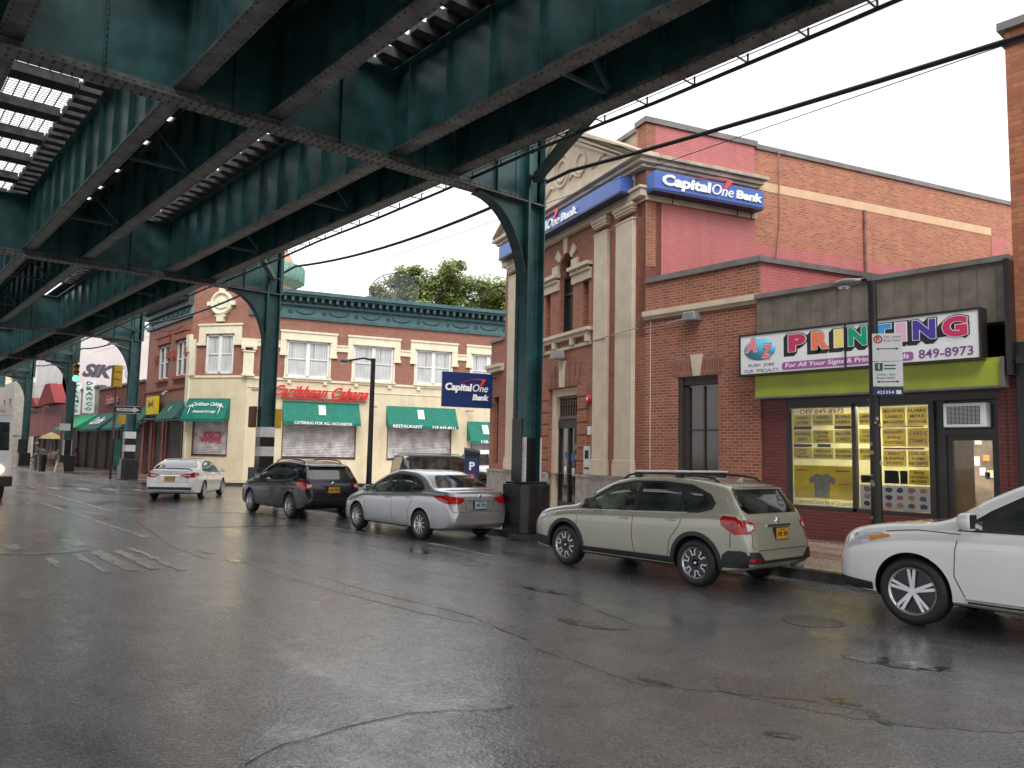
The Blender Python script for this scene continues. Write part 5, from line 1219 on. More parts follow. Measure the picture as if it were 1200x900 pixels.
for ch, u, z, wv in (('A', .04, 4.36, .30), ('Z', .44, 4.21, .27)):
    for nm, fat, nn, mm in (('letter_outline', .08, .009, M['ink']), ('letter_rim', .04, .011, M['letterwhite']), ('letter', .01, .013, colmat('logo_pink', (.85, .2, .22)))):
        x = Z(); put_text(x, ch, u, z, SN+nn+(.003 if ch == 'Z' else 0), .27, width=wv, bold=.04, fat=fat, shear=.2, depth=.001); x.build(nm, mm, sn, fix=False)
x = Z(); put_text(x, 'RUSH  JOBS', .29, 3.925, SN+.003, .07, width=.64, bold=.0, depth=.002); put_text(x, 'OUR  SPECIALTY', .29, 3.80, SN+.003, .07, width=.86, depth=.002); x.build('sign_small_print', colmat('sign_dark_blue', (.07, .06, .2)), sn, fix=False)
x = Z(); hb = [(.80, 3.90), (.80, 3.81), (.84, 3.775), (3.53, 3.775), (3.57, 3.81), (3.57, 3.91), (3.53, 3.945), (.84, 3.945)]; x.prism(hb, SN+.001, SN+.005); x.build('sign_ribbon', colmat('ribbon_purple', (.36, .1, .33)), sn)
x = Z(); put_text(x, 'For All Your Signs & Printing Needs', 2.185, 3.865, SN+.006, .095, width=2.6, bold=.015, shear=.12, depth=.003); x.build('ribbon_lettering', M['letterwhite'], sn, fix=False)
x = Z(); put_text(x, '849-8973', 4.14, 3.87, SN+.003, .17, width=.95, bold=.012, depth=.003); x.build('phone_number', colmat('phone_purple', (.2, .06, .25)), sn, fix=False)
# shop window
wn = empty('shop_window', (0, 0, 0)); wn.parent = az; wn.location = (.06, -2.1, .7)
f = Z()
for a, b in ((.62, .70), (2.10, 2.18), (3.62, 3.72)): f.box(a, b, -.16, -.04, .80, 3.02)
f.box(.70, 3.62, -.16, -.04, .80, .86); f.box(.70, 3.62, -.16, -.04, 2.97, 3.02); f.build('window_frame', M['bronze'], wn)
g = Z(); g.add([(.70, -.1, .86), (3.62, -.1, .86), (3.62, -.1, 2.97), (.70, -.1, 2.97)], [(0, 1, 2, 3)])
gm, gt, gbs = bsdf('clear_shop_glass'); gt.nodes.remove(gbs); tr = N(gt, 'ShaderNodeBsdfTransparent'); gl = N(gt, 'ShaderNodeBsdfGlossy'); gl.inputs['Roughness'].default_value = .02; fm = N(gt, 'ShaderNodeFresnel'); fm.inputs[0].default_value = 1.5; mxs = N(gt, 'ShaderNodeMixShader')
gt.links.new(fm.outputs[0], mxs.inputs[0]); gt.links.new(tr.outputs[0], mxs.inputs[1]); gt.links.new(gl.outputs[0], mxs.inputs[2]); gt.links.new(mxs.outputs[0], gt.nodes['Material Output'].inputs[0])
g.build('window_pane', gm, wn, fix=False)
NP = -.125
def card(u0, u1, z0, z1, m, name='poster', n=NP): x = Z(); x.box(u0, u1, n-.008, n, z0, z1); return x.build(name, m, wn)
card(.72, 2.09, .88, 2.95, M['posterpale'], 'window_poster'); card(2.2, 3.60, .88, 2.95, M['posterpale'], 'window_poster')
def panel(u0, u1, z0, z1, lines, m=None, ink=None, n=NP):
    o = card(u0, u1, z0, z1, m or M['poster'], 'poster_panel', n+.004)
    x = Z(); k = len(lines); hh = (z1-z0)/(k+.4)
    for i, t_ in enumerate(lines): put_text(x, t_, (u0+u1)/2, z1-hh*(i+.7), n+.006, hh*.55, width=min((u1-u0)*.88, len(t_)*hh*.5), bold=.02, depth=.002, res=1)
    x.build('poster_lettering', ink or M['ink'], o, fix=False)
red = colmat('poster_red', (.6, .06, .05)); org = colmat('poster_orange', (.75, .3, .05))
x = Z(); put_text(x, 'OFF 849-8973', 1.4, 2.88, NP+.004, .10, width=1.0, bold=.02, depth=.002); x.build('poster_lettering', red, wn, fix=False)
panel(.75, 1.17, 2.58, 2.82, ['PHOTO', 'COPIES']); panel(1.2, 1.66, 2.58, 2.82, ['OFFSET', 'PRINTING']); panel(1.69, 2.07, 2.58, 2.82, ['FLYERS', 'LABELS'])
card(.75, 1.17, 2.5, 2.57, org); card(1.69, 2.07, 2.5, 2.57, org)
panel(.75, 1.17, 2.2, 2.48, ['FAXING', 'SENT']); panel(1.2, 1.66, 2.2, 2.48, ['POSTER', 'STYLE', 'INVITES']); panel(1.69, 2.07, 2.2, 2.48, ['PRAYER', 'CARDS'])
card(.75, 1.17, 2.12, 2.18, red); card(1.3, 1.6, 2.12, 2.18, M['ink'])
panel(.75, 1.17, 1.86, 2.1, ['E-MAIL', 'SCAN', 'SERVICES']); panel(1.2, 1.66, 1.86, 2.1, ['WEDDING', 'INVITATIONS']); panel(1.69, 2.07, 1.86, 2.1, ['FUNERAL', 'PROGRAMS'])
panel(2.22, 2.62, 2.58, 2.82, ['LAMINATING', 'BINDING']); panel(2.70, 3.16, 2.55, 2.92, ['BROCHURES', 'LABELS', 'MAGAZINES']); panel(3.19, 3.58, 2.55, 2.92, ['FLYERS', 'MENUS', 'INVOICES'])
panel(2.22, 2.62, 2.2, 2.5, ['COLOUR', 'COPIES', 'WHILE U WAIT']); panel(2.70, 3.16, 2.14, 2.50, ['BANNERS', 'SIGNS', 'POSTERS']); panel(3.19, 3.58, 2.14, 2.5, ['CARDS', 'STAMPS'], ink=red)
panel(2.22, 2.62, 1.86, 2.1, ['BUSINESS', 'CARDS']); panel(2.70, 3.16, 1.74, 2.06, ['EVENT', '& RAFFLE', 'TICKETS']); panel(3.19, 3.58, 1.74, 2.06, ['CHECKS', 'FORMS', 'RECEIPTS'])
card(2.6, 3.1, 2.52, 2.54, M['ink']); card(3.1, 3.5, 2.52, 2.545, org); card(2.72, 3.5, 2.08, 2.11, red)
# t-shirt banner
card(.75, 2.07, 1.02, 1.72, M['poster'], 'shirt_banner', NP+.002)
x = Z(); x.prism([(1.22,1.05),(1.56,1.05),(1.56,1.38),(1.66,1.32),(1.70,1.44),(1.5,1.56),(1.45,1.52),(1.34,1.52),(1.29,1.56),(1.09,1.44),(1.13,1.32),(1.22,1.38)], NP+.003, NP+.008); x.build('shirt_picture', mat('shirt_grey', (.85, .85, .87), .7, var=.1, scale=8), wn)
x = Z(); put_text(x, 'Customized Shirts for all Occasions', 1.41, .94, NP+.003, .085, width=1.28, depth=.002, bold=.0); x.build('poster_lettering', colmat('poster_teal', (.04, .2, .22)), wn, fix=False)
x = Z(); x.box(.8, 1.05, NP+.003, NP+.006, 1.60, 1.63); x.box(1.7, 2.0, NP+.003, NP+.006, 1.60, 1.63); x.box(1.75, 2.02, NP+.003, NP+.006, 1.33, 1.35); x.build('poster_lettering', red, wn)
translucent(bpy.data.materials['shirt_grey'], .75)
# sample board
card(2.72, 3.0, 1.40, 1.66, M['navy'], 'sample_card'); card(3.03, 3.17, 1.40, 1.66, M['navy'], 'sample_card'); panel(3.2, 3.58, 1.40, 1.68, ['TRUCK', 'LETTERING', 'MAGNETS'])
card(2.22, 3.6, .88, 1.36, M['signwhite'], 'sample_board', NP+.002)
pal = [(.05,.05,.06),(.55,.2,.15),(.15,.17,.15),(.4,.05,.06),(.5,.28,.2),(.03,.05,.12),(.6,.35,.1),(.09,.13,.11),(.3,.2,.16)]
pm = [colmat('swatch_%d' % i, c) for i, c in enumerate(pal)]
k = 0
for r_ in range(3):
    for c_ in range(6):
        u = 2.28+c_*.22; z = .92+r_*.15; a = random.uniform(-.2, .2)
        x = Z(); pts = [(u+.08+.07*math.cos(a+t_)*random.uniform(.8, 1.25), z+.055+.055*math.sin(a+t_)*random.uniform(.8, 1.2)) for t_ in [math.pi/4+math.pi/4*q for q in range(8)]]
        x.prism(pts, NP+.003, NP+.007); x.build('sample_picture', pm[(k*5+r_) % 9], wn); k += 1
card(2.24, 2.55, 1.4, 1.55, org, 'sample_card'); card(2.24, 2.55, 1.2, 1.34, red, 'sample_card')
# door, air conditioner
dr = empty('shop_door', (0, 0, 0)); dr.parent = az; dr.location = (.1, -4.3, 0)
f = Z(); f.box(3.72, 3.9, -.3, -.12, .2, 3.02); f.box(4.74, 4.82, -.3, -.12, .2, 3.02); f.box(3.9, 4.74, -.3, -.12, 2.36, 2.46); f.box(3.9, 4.0, -.26, -.16, .2, 2.36); f.box(4.68, 4.74, -.26, -.16, .2, 2.36); f.box(4.0, 4.68, -.26, -.16, .2, .4); f.box(4.0, 4.68, -.26, -.16, 2.26, 2.36); f.build('door_frame', M['bronze'], dr)
g = Z(); g.add([(4.0, -.2, .4), (4.68, -.2, .4), (4.68, -.2, 2.26), (4.0, -.2, 2.26)], [(0, 1, 2, 3)]); g.build('door_pane', gm, dr, fix=False)
ac = empty('air_conditioner', (15.95, 5.7, 2.5), 0, 'white window air conditioner above the print shop door', 'air conditioner')
x = Z(); x.box(3.93, 4.66, -.35, .06, 2.5, 2.95); x.build('casing', M['signwhite'], ac, bevel=.015)
x = Z()
for k in range(14): x.box(4.0, 4.56, .06, .066, 2.56+.024*k, 2.571+.024*k)
for k in range(9): x.box(4.0+.07*k, 4.004+.07*k, .06, .068, 2.55, 2.9)
x.build('grille', M['ink'], ac)
x = Z(); x.box(3.9, 4.74, -.3, -.2, 2.46, 3.02); x.build('transom_panel', M['bronze'], az)
# things inside seen through the door
rn_z = random.Random(4)
x = Z()
for k in range(16): u = 3.8+rn_z.uniform(0, 1.1); z = rn_z.uniform(1.1, 1.5); x.box(u, u+.14, -2.9+rn_z.uniform(-.2, .2), -2.75, 1.1, z)
x.build('counter_goods', M['ink'], az)
x = Z(); x.box(3.75, 3.9, -1.5, -.5, .2, 2.4); x.build('shelf_rack', M['brown'], az)
x = Z(); x.box(3.9, 4.9, -3.2, -2.6, .2, 1.1); x.build('shop_counter', mat('counter_wood', (.35, .2, .1), .5), az)
nb = Z(); 
for k in range(26):
    u = random.uniform(2.6, 4.85); z = random.uniform(1.2, 2.7); nb.k = k % 4; nb.box(u, u+random.uniform(.1, .22), -4.99, -4.97, z, z+random.uniform(.1, .25))
nb.build('notice_sheets', [M['signwhite'], M['posterpale'], org, M['navy']], az)
x = Z(); x.box(2.3, 3.5, -.6, -.5, 3.25, 3.33); x.box(3.95, 4.75, -1.8, -1.7, 3.25, 3.33); x.build('tube_light', M['tube'], az)
lt = bpy.data.lights.new('shop_ceiling_lamp', 'AREA'); lo_ = bpy.data.objects.new('shop_ceiling_lamp', lt); COL.objects.link(lo_); lt.energy = 210; lt.shape = 'RECTANGLE'; lt.size = 2.5; lt.size_y = .8; lt.color = (1, .93, .8)
lo_.location = (17.2, 7.2, 3.3); lo_.parent = None
lt2 = bpy.data.lights.new('shop_ceiling_lamp', 'AREA'); lo2 = bpy.data.objects.new('shop_ceiling_lamp', lt2); COL.objects.link(lo2); lt2.energy = 40; lt2.size = 1.0; lt2.color = (1, .93, .8); lo2.location = (18.5, 6.5, 3.3)
# ------------------------------------------------------------------ tall brick building at the right edge
tb = empty('corner_apartment_building', (16, 4.7, .15), 0, 'tall orange brick building at the right edge of the photo', 'building')
FT = fr(15.9, 4.79, 180)
x = MB(FT); x.wall(0, 14, 3.6, 9.85, [], d=.4); x.box(0, .3, -12, -.4, .15, 9.85); x.box(0, 14, -.3, -.02, .15, 3.6); x.build('brick_wall', M['rightbrick'], tb)
x = MB(FT); x.box(-.1, 14, -.5, .1, 9.85, 10.0); x.box(-.04, 14, -.4, .06, 9.55, 9.62); x.build('parapet_coping', M['coping'], tb)
x = MB(FT); x.box(.02, 14, -.02, .12, .3, 4.0); x.build('black_shopfront', M['blackpaint'], tb)
x = MB(FT); x.box(.05, 14, -.02, .22, 3.6, 3.75); x.build('shopfront_cornice', M['bronze'], tb)
# ------------------------------------------------------------------ restaurant on the far corner
P1 = (16.92, 42.7); CA = 145
FC = fr(*P1, BA+90)                                 # front on the side street
_q = Vector((math.sin(R(CA)), math.cos(R(CA)))); CL = 3.72
Q1 = (P1[0]-_q.x*CL, P1[1]-_q.y*CL)
FQ = fr(*Q1, CA)                                    # canted corner bay, u 0..CL
FV = fr(Q1[0], Q1[1], 180)                          # avenue side, u negative going away
rb = empty('restaurant_building', (P1[0], P1[1], .15), 0, 'two-storey cream and brick restaurant with green awnings and teal cornice', 'building')
def ww(frame, u0, u1, z0, z1, curtain=True):
    """double sash window"""
    w_ = empty('window', (0, 0, 0)); w_.parent = rb; w_.location = Vector(frame @ Vector(((u0+u1)/2, 0, z0)))-rb.location
    x = MB(frame); m_ = (u0+u1)/2
    for a, b in ((u0, u0+.12), (m_-.11, m_+.11), (u1-.12, u1)): x.box(a, b, -.18, -.04, z0, z1)
    x.box(u0, u1, -.18, -.04, z0, z0+.12); x.box(u0, u1, -.18, -.04, z1-.12, z1)
    zm = (z0+z1)/2; x.box(u0+.12, m_-.11, -.15, -.08, zm-.03, zm+.03); x.box(m_+.11, u1-.12, -.15, -.08, zm-.03, zm+.03)
    x.build('window_frame', M['frame'], w_)
    for a, b in ((u0+.12, m_-.11), (m_+.11, u1-.12)):
        x = MB(frame); x.box(a, b, -.17, -.13, z0+.12, z1-.12); x.build('pane', M['wincur'] if curtain else M['win'], w_)
    if curtain:
        x = MB(frame)
        for a, b in ((u0+.12, m_-.11), (m_+.11, u1-.12)):
            k = a+.03
            while k < b-.03: x.box(k, k+.02, -.13, -.127, z0+.14, z1-.14); k += random.uniform(.07, .13)
            d_ = random.uniform(a+.15, b-.25); x.box(d_, d_+.07, -.13, -.126, zm, z1-.14)
        x.build('curtain_fold', mat('curtain_shadow', (.3, .31, .31), .6), w_)
WN = [(2.05, 4.47), (5.88, 8.28), (9.68, 11.95), (13.3, 15.6), (17, 19.3)]
SH = [(2.0, 6.2), (8.05, 12.1)]
mb = MB(FC); mb.wall(0, 22, .15, 5.85, [(a, b, 1.42, 4.3) for a, b in SH]+[(13.4, 16.5, .9, 3.2)], d=.4, depth=.15); mb.build('ground_floor_wall', M['cream'], rb)
mb = MB(FC); mb.wall(0, 22, 5.85, 9.35, [(a, b, 6.0, 8.12) for a, b in WN], d=.4, depth=.2, n0=-.01); mb.build('upper_wall', M['caribbrick'], rb)
mb = MB(FC); mb.box(-.05, 22, -.1, .08, 5.78, 5.9); mb.box(0, 22, -.1, .04, 5.3, 5.34); mb.build('string_course', M['creamtrim'], rb)
for a, b in WN:
    x = MB(FC); x.box(a-.36, b+.4, -.01, .07, 8.14, 8.62); x.box(a-.36, a-.02, -.01, .07, 7.35, 8.14); x.box(b+.02, b+.4, -.01, .07, 7.35, 8.14); x.box(a-.4, b+.44, -.01, .13, 8.55, 8.66); x.box(a-.1, b+.1, -.01, .12, 8.1, 8.2)
    x.box(a-.1, a, -.01, .03, 6.0, 7.35); x.box(b, b+.1, -.01, .03, 6.0, 7.35); x.box(a-.4, a+.02, -.01, .14, 7.2, 7.35); x.box(b-.02, b+.44, -.01, .14, 7.2, 7.35)
    x.build('window_surround', M['creamtrim'], rb)
    x = MB(FC); x.box(a-.15, b+.15, -.01, .16, 5.9, 6.0); x.box(a+.1, a+.3, 0, .12, 5.62, 5.78); x.box(b-.3, b-.1, 0, .12, 5.62, 5.78); x.build('window_sill', M['creamtrim'], rb)
    ww(FC, a, b, 6.0, 8.12)
for a, b in [(.3, 1.69)]+[(WN[i][1]+.4, WN[i+1][0]-.36) for i in range(4)]: x = MB(FC); x.box(a, b, -.01, .06, 7.62, 7.98); x.box(a, b, -.01, .1, 7.9, 8.0); x.build('impost_band', M['creamtrim'], rb)
# cornice with modillions and swag frieze
x = MB(FC); x.box(-.1, 22, -.2, .12, 9.35, 9.5); x.box(-.1, 22, -.2, .08, 10.0, 10.1); x.box(-.2, 22, -.3, .75, 10.55, 10.66); x.box(-.3, 22, -.3, .9, 10.66, 10.86); x.box(-.1, 22, -.3, .3, 10.1, 10.2)
k = 0
while k < 21.8: x.box(k, k+.14, .05, .66, 10.3, 10.55); k += .42
x.build('cornice', M['tealtrim'], rb)
x = MB(FC); x.box(-.05, 22, -.2, .03, 9.5, 10.0); x.box(-.05, 22, -.2, .1, 10.2, 10.55); x.build('frieze', mat('frieze_paint', (.075, .17, .18), .5, var=.15), rb)
x = MB(FC); k = .7
while k < 21:
    x.tube([(k+.4+.55*math.cos(math.pi+math.pi*q/8), .05, 9.88+.22*math.sin(math.pi+math.pi*q/8)) for q in range(9)], .035, 5)
    x.lathe([(.04, .03), (.06, .07), (.11, .07), (.13, .03)], (k+1.45, 0, 9.76), 'y', 10); k += 1.9
x.build('frieze_ornament', mat('frieze_swag', (.03, .08, .09), .5), rb)
mb = MB(FC); mb.box(0, 22, -14, -.4, 9.9, 10.0); mb.build('roof', M['roofmat'], rb)
# roller shutters with slats
def shutter(frame, u0, u1, z0, z1, m, par=None):
    x = MB(frame); z = z0; k = 0
    x.box(u0, u1, -.15, -.12, z0, z1)
    while z < z1-.04: x.prism([(0, 0)], 0, 0) if False else x.add([(u0, -.12, z), (u1, -.12, z), (u1, -.085, z+.04), (u0, -.085, z+.04), (u1, -.12, z+.08), (u0, -.12, z+.08)], [(0,1,2,3),(3,2,4,5)]); z += .09
    s_ = x.build('roller_shutter', m, par or rb, fix=False)
    x = MB(frame); x.box(u0-.05, u0, -.15, .02, z0-.05, z1); x.box(u1, u1+.05, -.15, .02, z0-.05, z1); x.box(u0-.05, u1+.05, -.15, .03, z0-.1, z0-.05); x.build('shutter_guide', mat('rust_guide', (.16, .07, .06), .6), s_)
    return s_
for a, b in SH: shutter(FC, a+.05, b-.05, 1.47, 4.3, M['shutter'])
shutter(FC, 13.45, 16.45, .95, 3.2, M['shutter'])
def awning(frame, u0, u1, zt, zb, out_, m, par, val=.16):
    a = empty('awning', (0, 0, 0)); a.parent = par; a.location = Vector(frame @ Vector(((u0+u1)/2, 0, zb)))-par.location
    x = MB(frame)
    n = 10; pr = [(.02+out_*((k/n)**1.15), zt-(zt-zb-val)*(k/n)) for k in range(n+1)]+[(out_+.02, zb)]
    vs = [(u0, p, z) for p, z in pr]+[(u1, p, z) for p, z in pr]; m_ = len(pr)
    x.add(vs, [(i, i+1, m_+i+1, m_+i) for i in range(m_-1)])
    x.add([(u0, 0, zt)]+[(u0, p, z) for p, z in pr]+[(u0, out_, zb+.02), (u0, out_-.02, zb+val), (u0, .0, zb+val)], [tuple(range(m_+4))])
    x.add([(u1, 0, zt)]+[(u1, p, z) for p, z in pr]+[(u1, out_, zb+.02), (u1, out_-.02, zb+val), (u1, .0, zb+val)], [tuple(range(m_+4))])
    x.build('canopy', m, a, fix=False)
    x = MB(frame); x.tube([(u0+.02, .03, zb+val), (u0+.02, out_, zb+.03), (u1-.02, out_, zb+.03), (u1-.02, .03, zb+val)], .015, 6); x.build('awning_frame', M['galv'], a)
    return a
def on_awning(frame, u, t, zt, zb, out_, body, h, width, m, par, bold=.02, shear=0, val=.16):
    """lettering lying on the slope of an awning"""
    d = Vector((0, out_, -(zt-zb-val))).normalized()
    n_ = Vector((0, -d.z, d.y)); p = Vector((u, .02+out_*t, zt-(zt-zb-val)*t))
    F2 = frame @ Matrix(((1, 0, 0, p.x), (0, n_.y, -d.y, p.y), (0, n_.z, -d.z, p.z), (0, 0, 0, 1)))
    x = MB(F2); put_text(x, body, 0, 0, .02, h, width=width, bold=bold, shear=shear, depth=.004, res=2); return x.build('awning_lettering', m, par, fix=False)
W_ = M['letterwhite']
a1 = awning(FC, 1.95, 6.3, 4.62, 3.3, .7, M['awning'], rb)
x = MB(FC); put_text(x, 'CATERING FOR ALL OCCASION', 4.15, 3.38, .735, .155, width=3.25, bold=.03, depth=.004, res=2); x.build('awning_lettering', W_, a1, fix=False)
a2 = awning(FC, 7.95, 12.3, 4.6, 3.3, .7, M['awning'], rb)
x = MB(FC); put_text(x, 'RESTAURANT', 9.1, 3.38, .735, .17, width=1.8, bold=.03, depth=.004, res=2); put_text(x, '718 849-8211', 11.35, 3.38, .735, .14, width=1.5, bold=.03, depth=.004, res=2); x.build('awning_lettering', W_, a2, fix=False)
a3 = awning(FC, 13.1, 16.9, 3.86, 2.5, .75, M['awning'], rb)
x = MB(FC); put_text(x, '118-02', 14.2, 2.6, .785, .18, width=.85, bold=.03, depth=.004, res=2); x.build('awning_lettering', W_, a3, fix=False)
for u, a_, zt, zb in ((4.12, a1, 4.62, 3.3), (10.0, a2, 4.6, 3.3), (14.2, a3, 3.86, 2.5)):
    t = .42; y = .02+.7*(t**1.0); x = MB(FC); z = zt-(zt-zb-.16)*t
    x.add([(u-.2, .20, z+.3), (u+.2, .20, z+.3), (u+.2, .52, z-.27), (u-.2, .52, z-.27)], [(0,1,2,3)]); x.build('awning_emblem', mat('emblem_pale', (.72, .75, .6), .6, var=.2, scale=8), a_, fix=False)
# red script letters on a rail
ls = empty('script_sign', (0, 0, 0)); ls.parent = rb; ls.location = Vector(FC @ Vector((4.2, .2, 4.8)))-rb.location
x = MB(FC); put_text(x, 'Caribbean Cabana', 4.1, 5.16, .14, .60, width=5.4, bold=.022, shear=.6, depth=.1); x.build('script_letters', M['redneon'], ls, fix=False)
x = MB(FC); x.box(1.9, 6.7, .05, .2, 4.74, 4.82); x.build('letter_rail', M['redsign'], ls)
for k in range(0): pass
x = MB(FC)
for u in (6.95, 13.0): x.tube([(u, 0, 4.5), (u+.1, .35, 4.5)], .03); x.box(u+.02, u+.35, .3, .42, 4.44, 4.52)
x.build('wall_lamp', M['galv'], rb)
# pilaster at the corner
x = MB(FC); x.box(-.28, .28, -.02, .14, 5.9, 7.3); x.box(-.34, .34, -.02, .2, 5.9, 6.02); x.box(-.34, .34, -.02, .2, 7.25, 7.32)
for sg in (1, -1): x.lathe([(0, .24), (.09, .24), (.12, .2), (.12, 0)], (sg*.3, 0, 7.44), 'y', 14)
x.box(-.42, .42, -.02, .24, 7.5, 7.62); x.box(-.45, .45, -.02, .16, 7.62, 8.0); x.build('corner_pilaster', M['creamtrim'], rb)
# ---- canted bay
mb = MB(FQ); mb.wall(0, CL, .15, 5.85, [(.35, 2.65, 1.45, 4.0)], d=.4, depth=.15); mb.build('bay_wall', M['cream'], rb)
mb = MB(FQ); mb.wall(0, CL, 5.85, 11.3, [(.95, 2.75, 6.05, 8.3)], d=.4, depth=.2, n0=-.005); mb.build('bay_upper_wall', M['caribbrick'], rb)
mb = MB(FQ); mb.box(0, CL, -.1, .06, 5.82, 5.94)
mb.box(.5, 3.25, 0, .08, 8.32, 8.85); mb.box(.5, .93, 0, .08, 7.8, 8.32); mb.box(2.8, 3.25, 0, .08, 7.8, 8.32); mb.box(.45, 3.3, 0, .14, 8.78, 8.88); mb.box(.4, .98, 0, .14, 7.65, 7.8); mb.box(2.75, 3.3, 0, .14, 7.65, 7.8)
mb.box(.0, .35, 0, .14, 5.94, 8.0); mb.box(3.3, CL, 0, .1, 7.7, 8.0); mb.build('bay_trim', M['creamtrim'], rb)
ww(FQ, .95, 2.75, 6.05, 8.3)
x = MB(FQ); x.lathe([(0, .12), (.35, .13), (.5, .1), (.52, .16), (.58, .2), (.66, .2), (.7, .15), (.7, 0)], (1.87, 0, 10.05), 'y', 32)
x.box(1.65, 2.1, 0, .2, 9.0, 9.3); x.box(1.55, 2.2, 0, .2, 9.28, 9.36); x.box(1.72, 2.02, 0, .18, 10.72, 10.95); x.box(.98, 1.2, 0, .18, 9.92, 10.15); x.box(2.56, 2.78, 0, .18, 9.92, 10.15)
for sg in (1, -1): x.lathe([(.07, 0), (.07, .14), (0, .16)], (1.87+sg*.18, 0, 10.1), 'y', 8)
x.tube([(1.5, .13, 9.85), (1.87, .15, 9.75), (2.25, .13, 9.85)], .05); x.build('round_medallion', M['creamtrim'], rb)
mb = MB(FQ); mb.box(-.02, CL+.02, -.4, .06, 11.3, 11.45); mb.build('bay_coping', M['coping'], rb)
shutter(FQ, .42, 2.6, 1.5, 4.0, M['shutter'])
x = MB(FQ); put_text(x, 'SIO', 1.55, 2.5, -.08, .5, width=1.3, bold=.05, shear=.3, depth=.004); put_text(x, 'WSKE', 1.5, 2.3, -.078, .35, width=1.5, bold=.03, shear=-.2, depth=.004); x.build('red_graffiti', mat('graffiti_red', (.42, .06, .09), .6), rb, fix=False)
a4 = awning(FQ, .0, 2.72, 4.65, 3.32, .6, M['awning'], rb)
on_awning(FQ, 1.4, .3, 4.65, 3.32, .6, 'Caribbean Cabana', .24, 1.9, W_, a4, shear=.5, bold=.01)
on_awning(FQ, 1.36, .66, 4.65, 3.32, .6, 'Restaurant & Lounge', .17, 1.45, W_, a4, shear=.5, bold=.01)
for u in (.38, 2.3):
    d = Vector((0, .6, -1.17)).normalized(); x = MB(FQ)
    for k in range(6):
        a = math.pi*k/5; x.tube([(u, .28+.02, 4.16), (u+.12*math.cos(a), .27, 4.17+.09*math.sin(a)), (u+.2*math.cos(a), .34, 4.1+.06*math.sin(a))], .018, 5)
    x.tube([(u, .31, 4.15), (u+.02, .45, 3.92), (u, .55, 3.7)], .02, 5); x.build('palm_motif', W_, a4)
x = MB(FC); put_text(x, 'RHODODENDRON', .95, 5.28, .02, .12, width=.9, depth=.02, res=1) if False else None
x.box(-.0+.25, 1.35, 0, .06, 5.15, 5.25); x.box(1.4, 1.43, 0, .03, 4.1, 5.2); x.lathe([(0, .12), (.08, .1), (.08, 0)], (1.35, 0, 4.0), 'y', 10); x.build('wall_conduit', M['galv'], rb)
# ---- avenue side
AL = 8.4
mb = MB(FV); mb.wall(-AL, 0, 4.4, 9.35, [(-6.0, -4.1, 6.0, 8.15), (-2.6, -.8, 6.0, 8.15)], d=.4, depth=.2); mb.wall(-AL, 0, .15, 4.4, [(-7.8, -6.6, .2, 3.6), (-6.0, -4.3, .2, 3.6), (-3.6, -.6, .2, 3.6)], d=.4, depth=.2); mb.box(-AL, -AL+.3, -14, -.4, .15, 9.9); mb.build('avenue_wall', M['caribbrick'], rb)
mb = MB(FV); mb.box(-.45, .04, -.1, .1, .15, 7.3); mb.box(-.5, .06, -.1, .16, 7.3, 8.3); mb.build('corner_pier', M['creamtrim'], rb)
ww(FV, -6.0, -4.1, 6.0, 8.15, False); ww(FV, -2.6, -.8, 6.0, 8.15, False)
rt = mat('terracotta_trim', (.3, .08, .05), .7, var=.2)
mb = MB(FV)
for a, b in ((-6.0, -4.1), (-2.6, -.8)): mb.box(a-.3, b+.3, 0, .14, 8.2, 8.7); mb.box(a-.2, b+.2, 0, .2, 5.85, 6.0); mb.box(a-.35, b+.35, 0, .2, 8.62, 8.74); mb.box(a-.45, a-.1, 0, .2, 7.2, 7.6); mb.box(b+.1, b+.45, 0, .2, 7.2, 7.6)
mb.box(-AL, 0, 0, .08, 5.3, 5.4); mb.build('brick_trim', rt, rb)
x = MB(FV); x.box(-AL-.2, .0, -.2, .12, 9.35, 9.5); x.box(-AL-.2, 0, -.3, .9, 10.55, 10.66); x.box(-AL-.3, 0, -.3, 1.05, 10.66, 10.9); x.box(-AL-.2, 0, -.3, .3, 10.0, 10.55)
k = -AL
while k < -.2: x.box(k, k+.14, .1, .75, 10.3, 10.55); k += .5
x.build('cornice', mat('cornice_dark', (.035, .06, .065), .5), rb)
x = MB(FV); x.box(-AL-.1, .0, -.2, .06, 9.5, 10.0); x.build('frieze', M['teallight'], rb)
x = MB(FV); k = -AL+.4
while k < -.6:
    x.tube([(k+.3+.3*math.cos(math.pi+math.pi*q/6), .08, 9.85+.2*math.sin(math.pi+math.pi*q/6)) for q in range(7)], .04, 5); x.box(k+.75, k+.85, .06, .1, 9.6, 9.9); k += .95
x.build('frieze_ornament', mat('frieze_dark', (.03, .06, .06), .5), rb)
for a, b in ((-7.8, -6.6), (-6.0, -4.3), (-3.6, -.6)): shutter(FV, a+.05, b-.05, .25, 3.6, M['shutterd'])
rpm = mat('red_pier_paint', (.22, .04, .03), .5, var=.2)
for a in (-8.4, -6.55, -4.25, -.6): mb = MB(FV); mb.box(a, a+.35 if a > -8 else a+.5, 0, .1, .15, 4.2); mb.build('red_pier', rpm, rb)
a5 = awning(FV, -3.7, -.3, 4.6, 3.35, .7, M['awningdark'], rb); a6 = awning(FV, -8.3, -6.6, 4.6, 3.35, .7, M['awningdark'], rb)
on_awning(FV, -2.1, .45, 4.6, 3.35, .7, 'II', .35, .2, W_, a5, shear=.3)
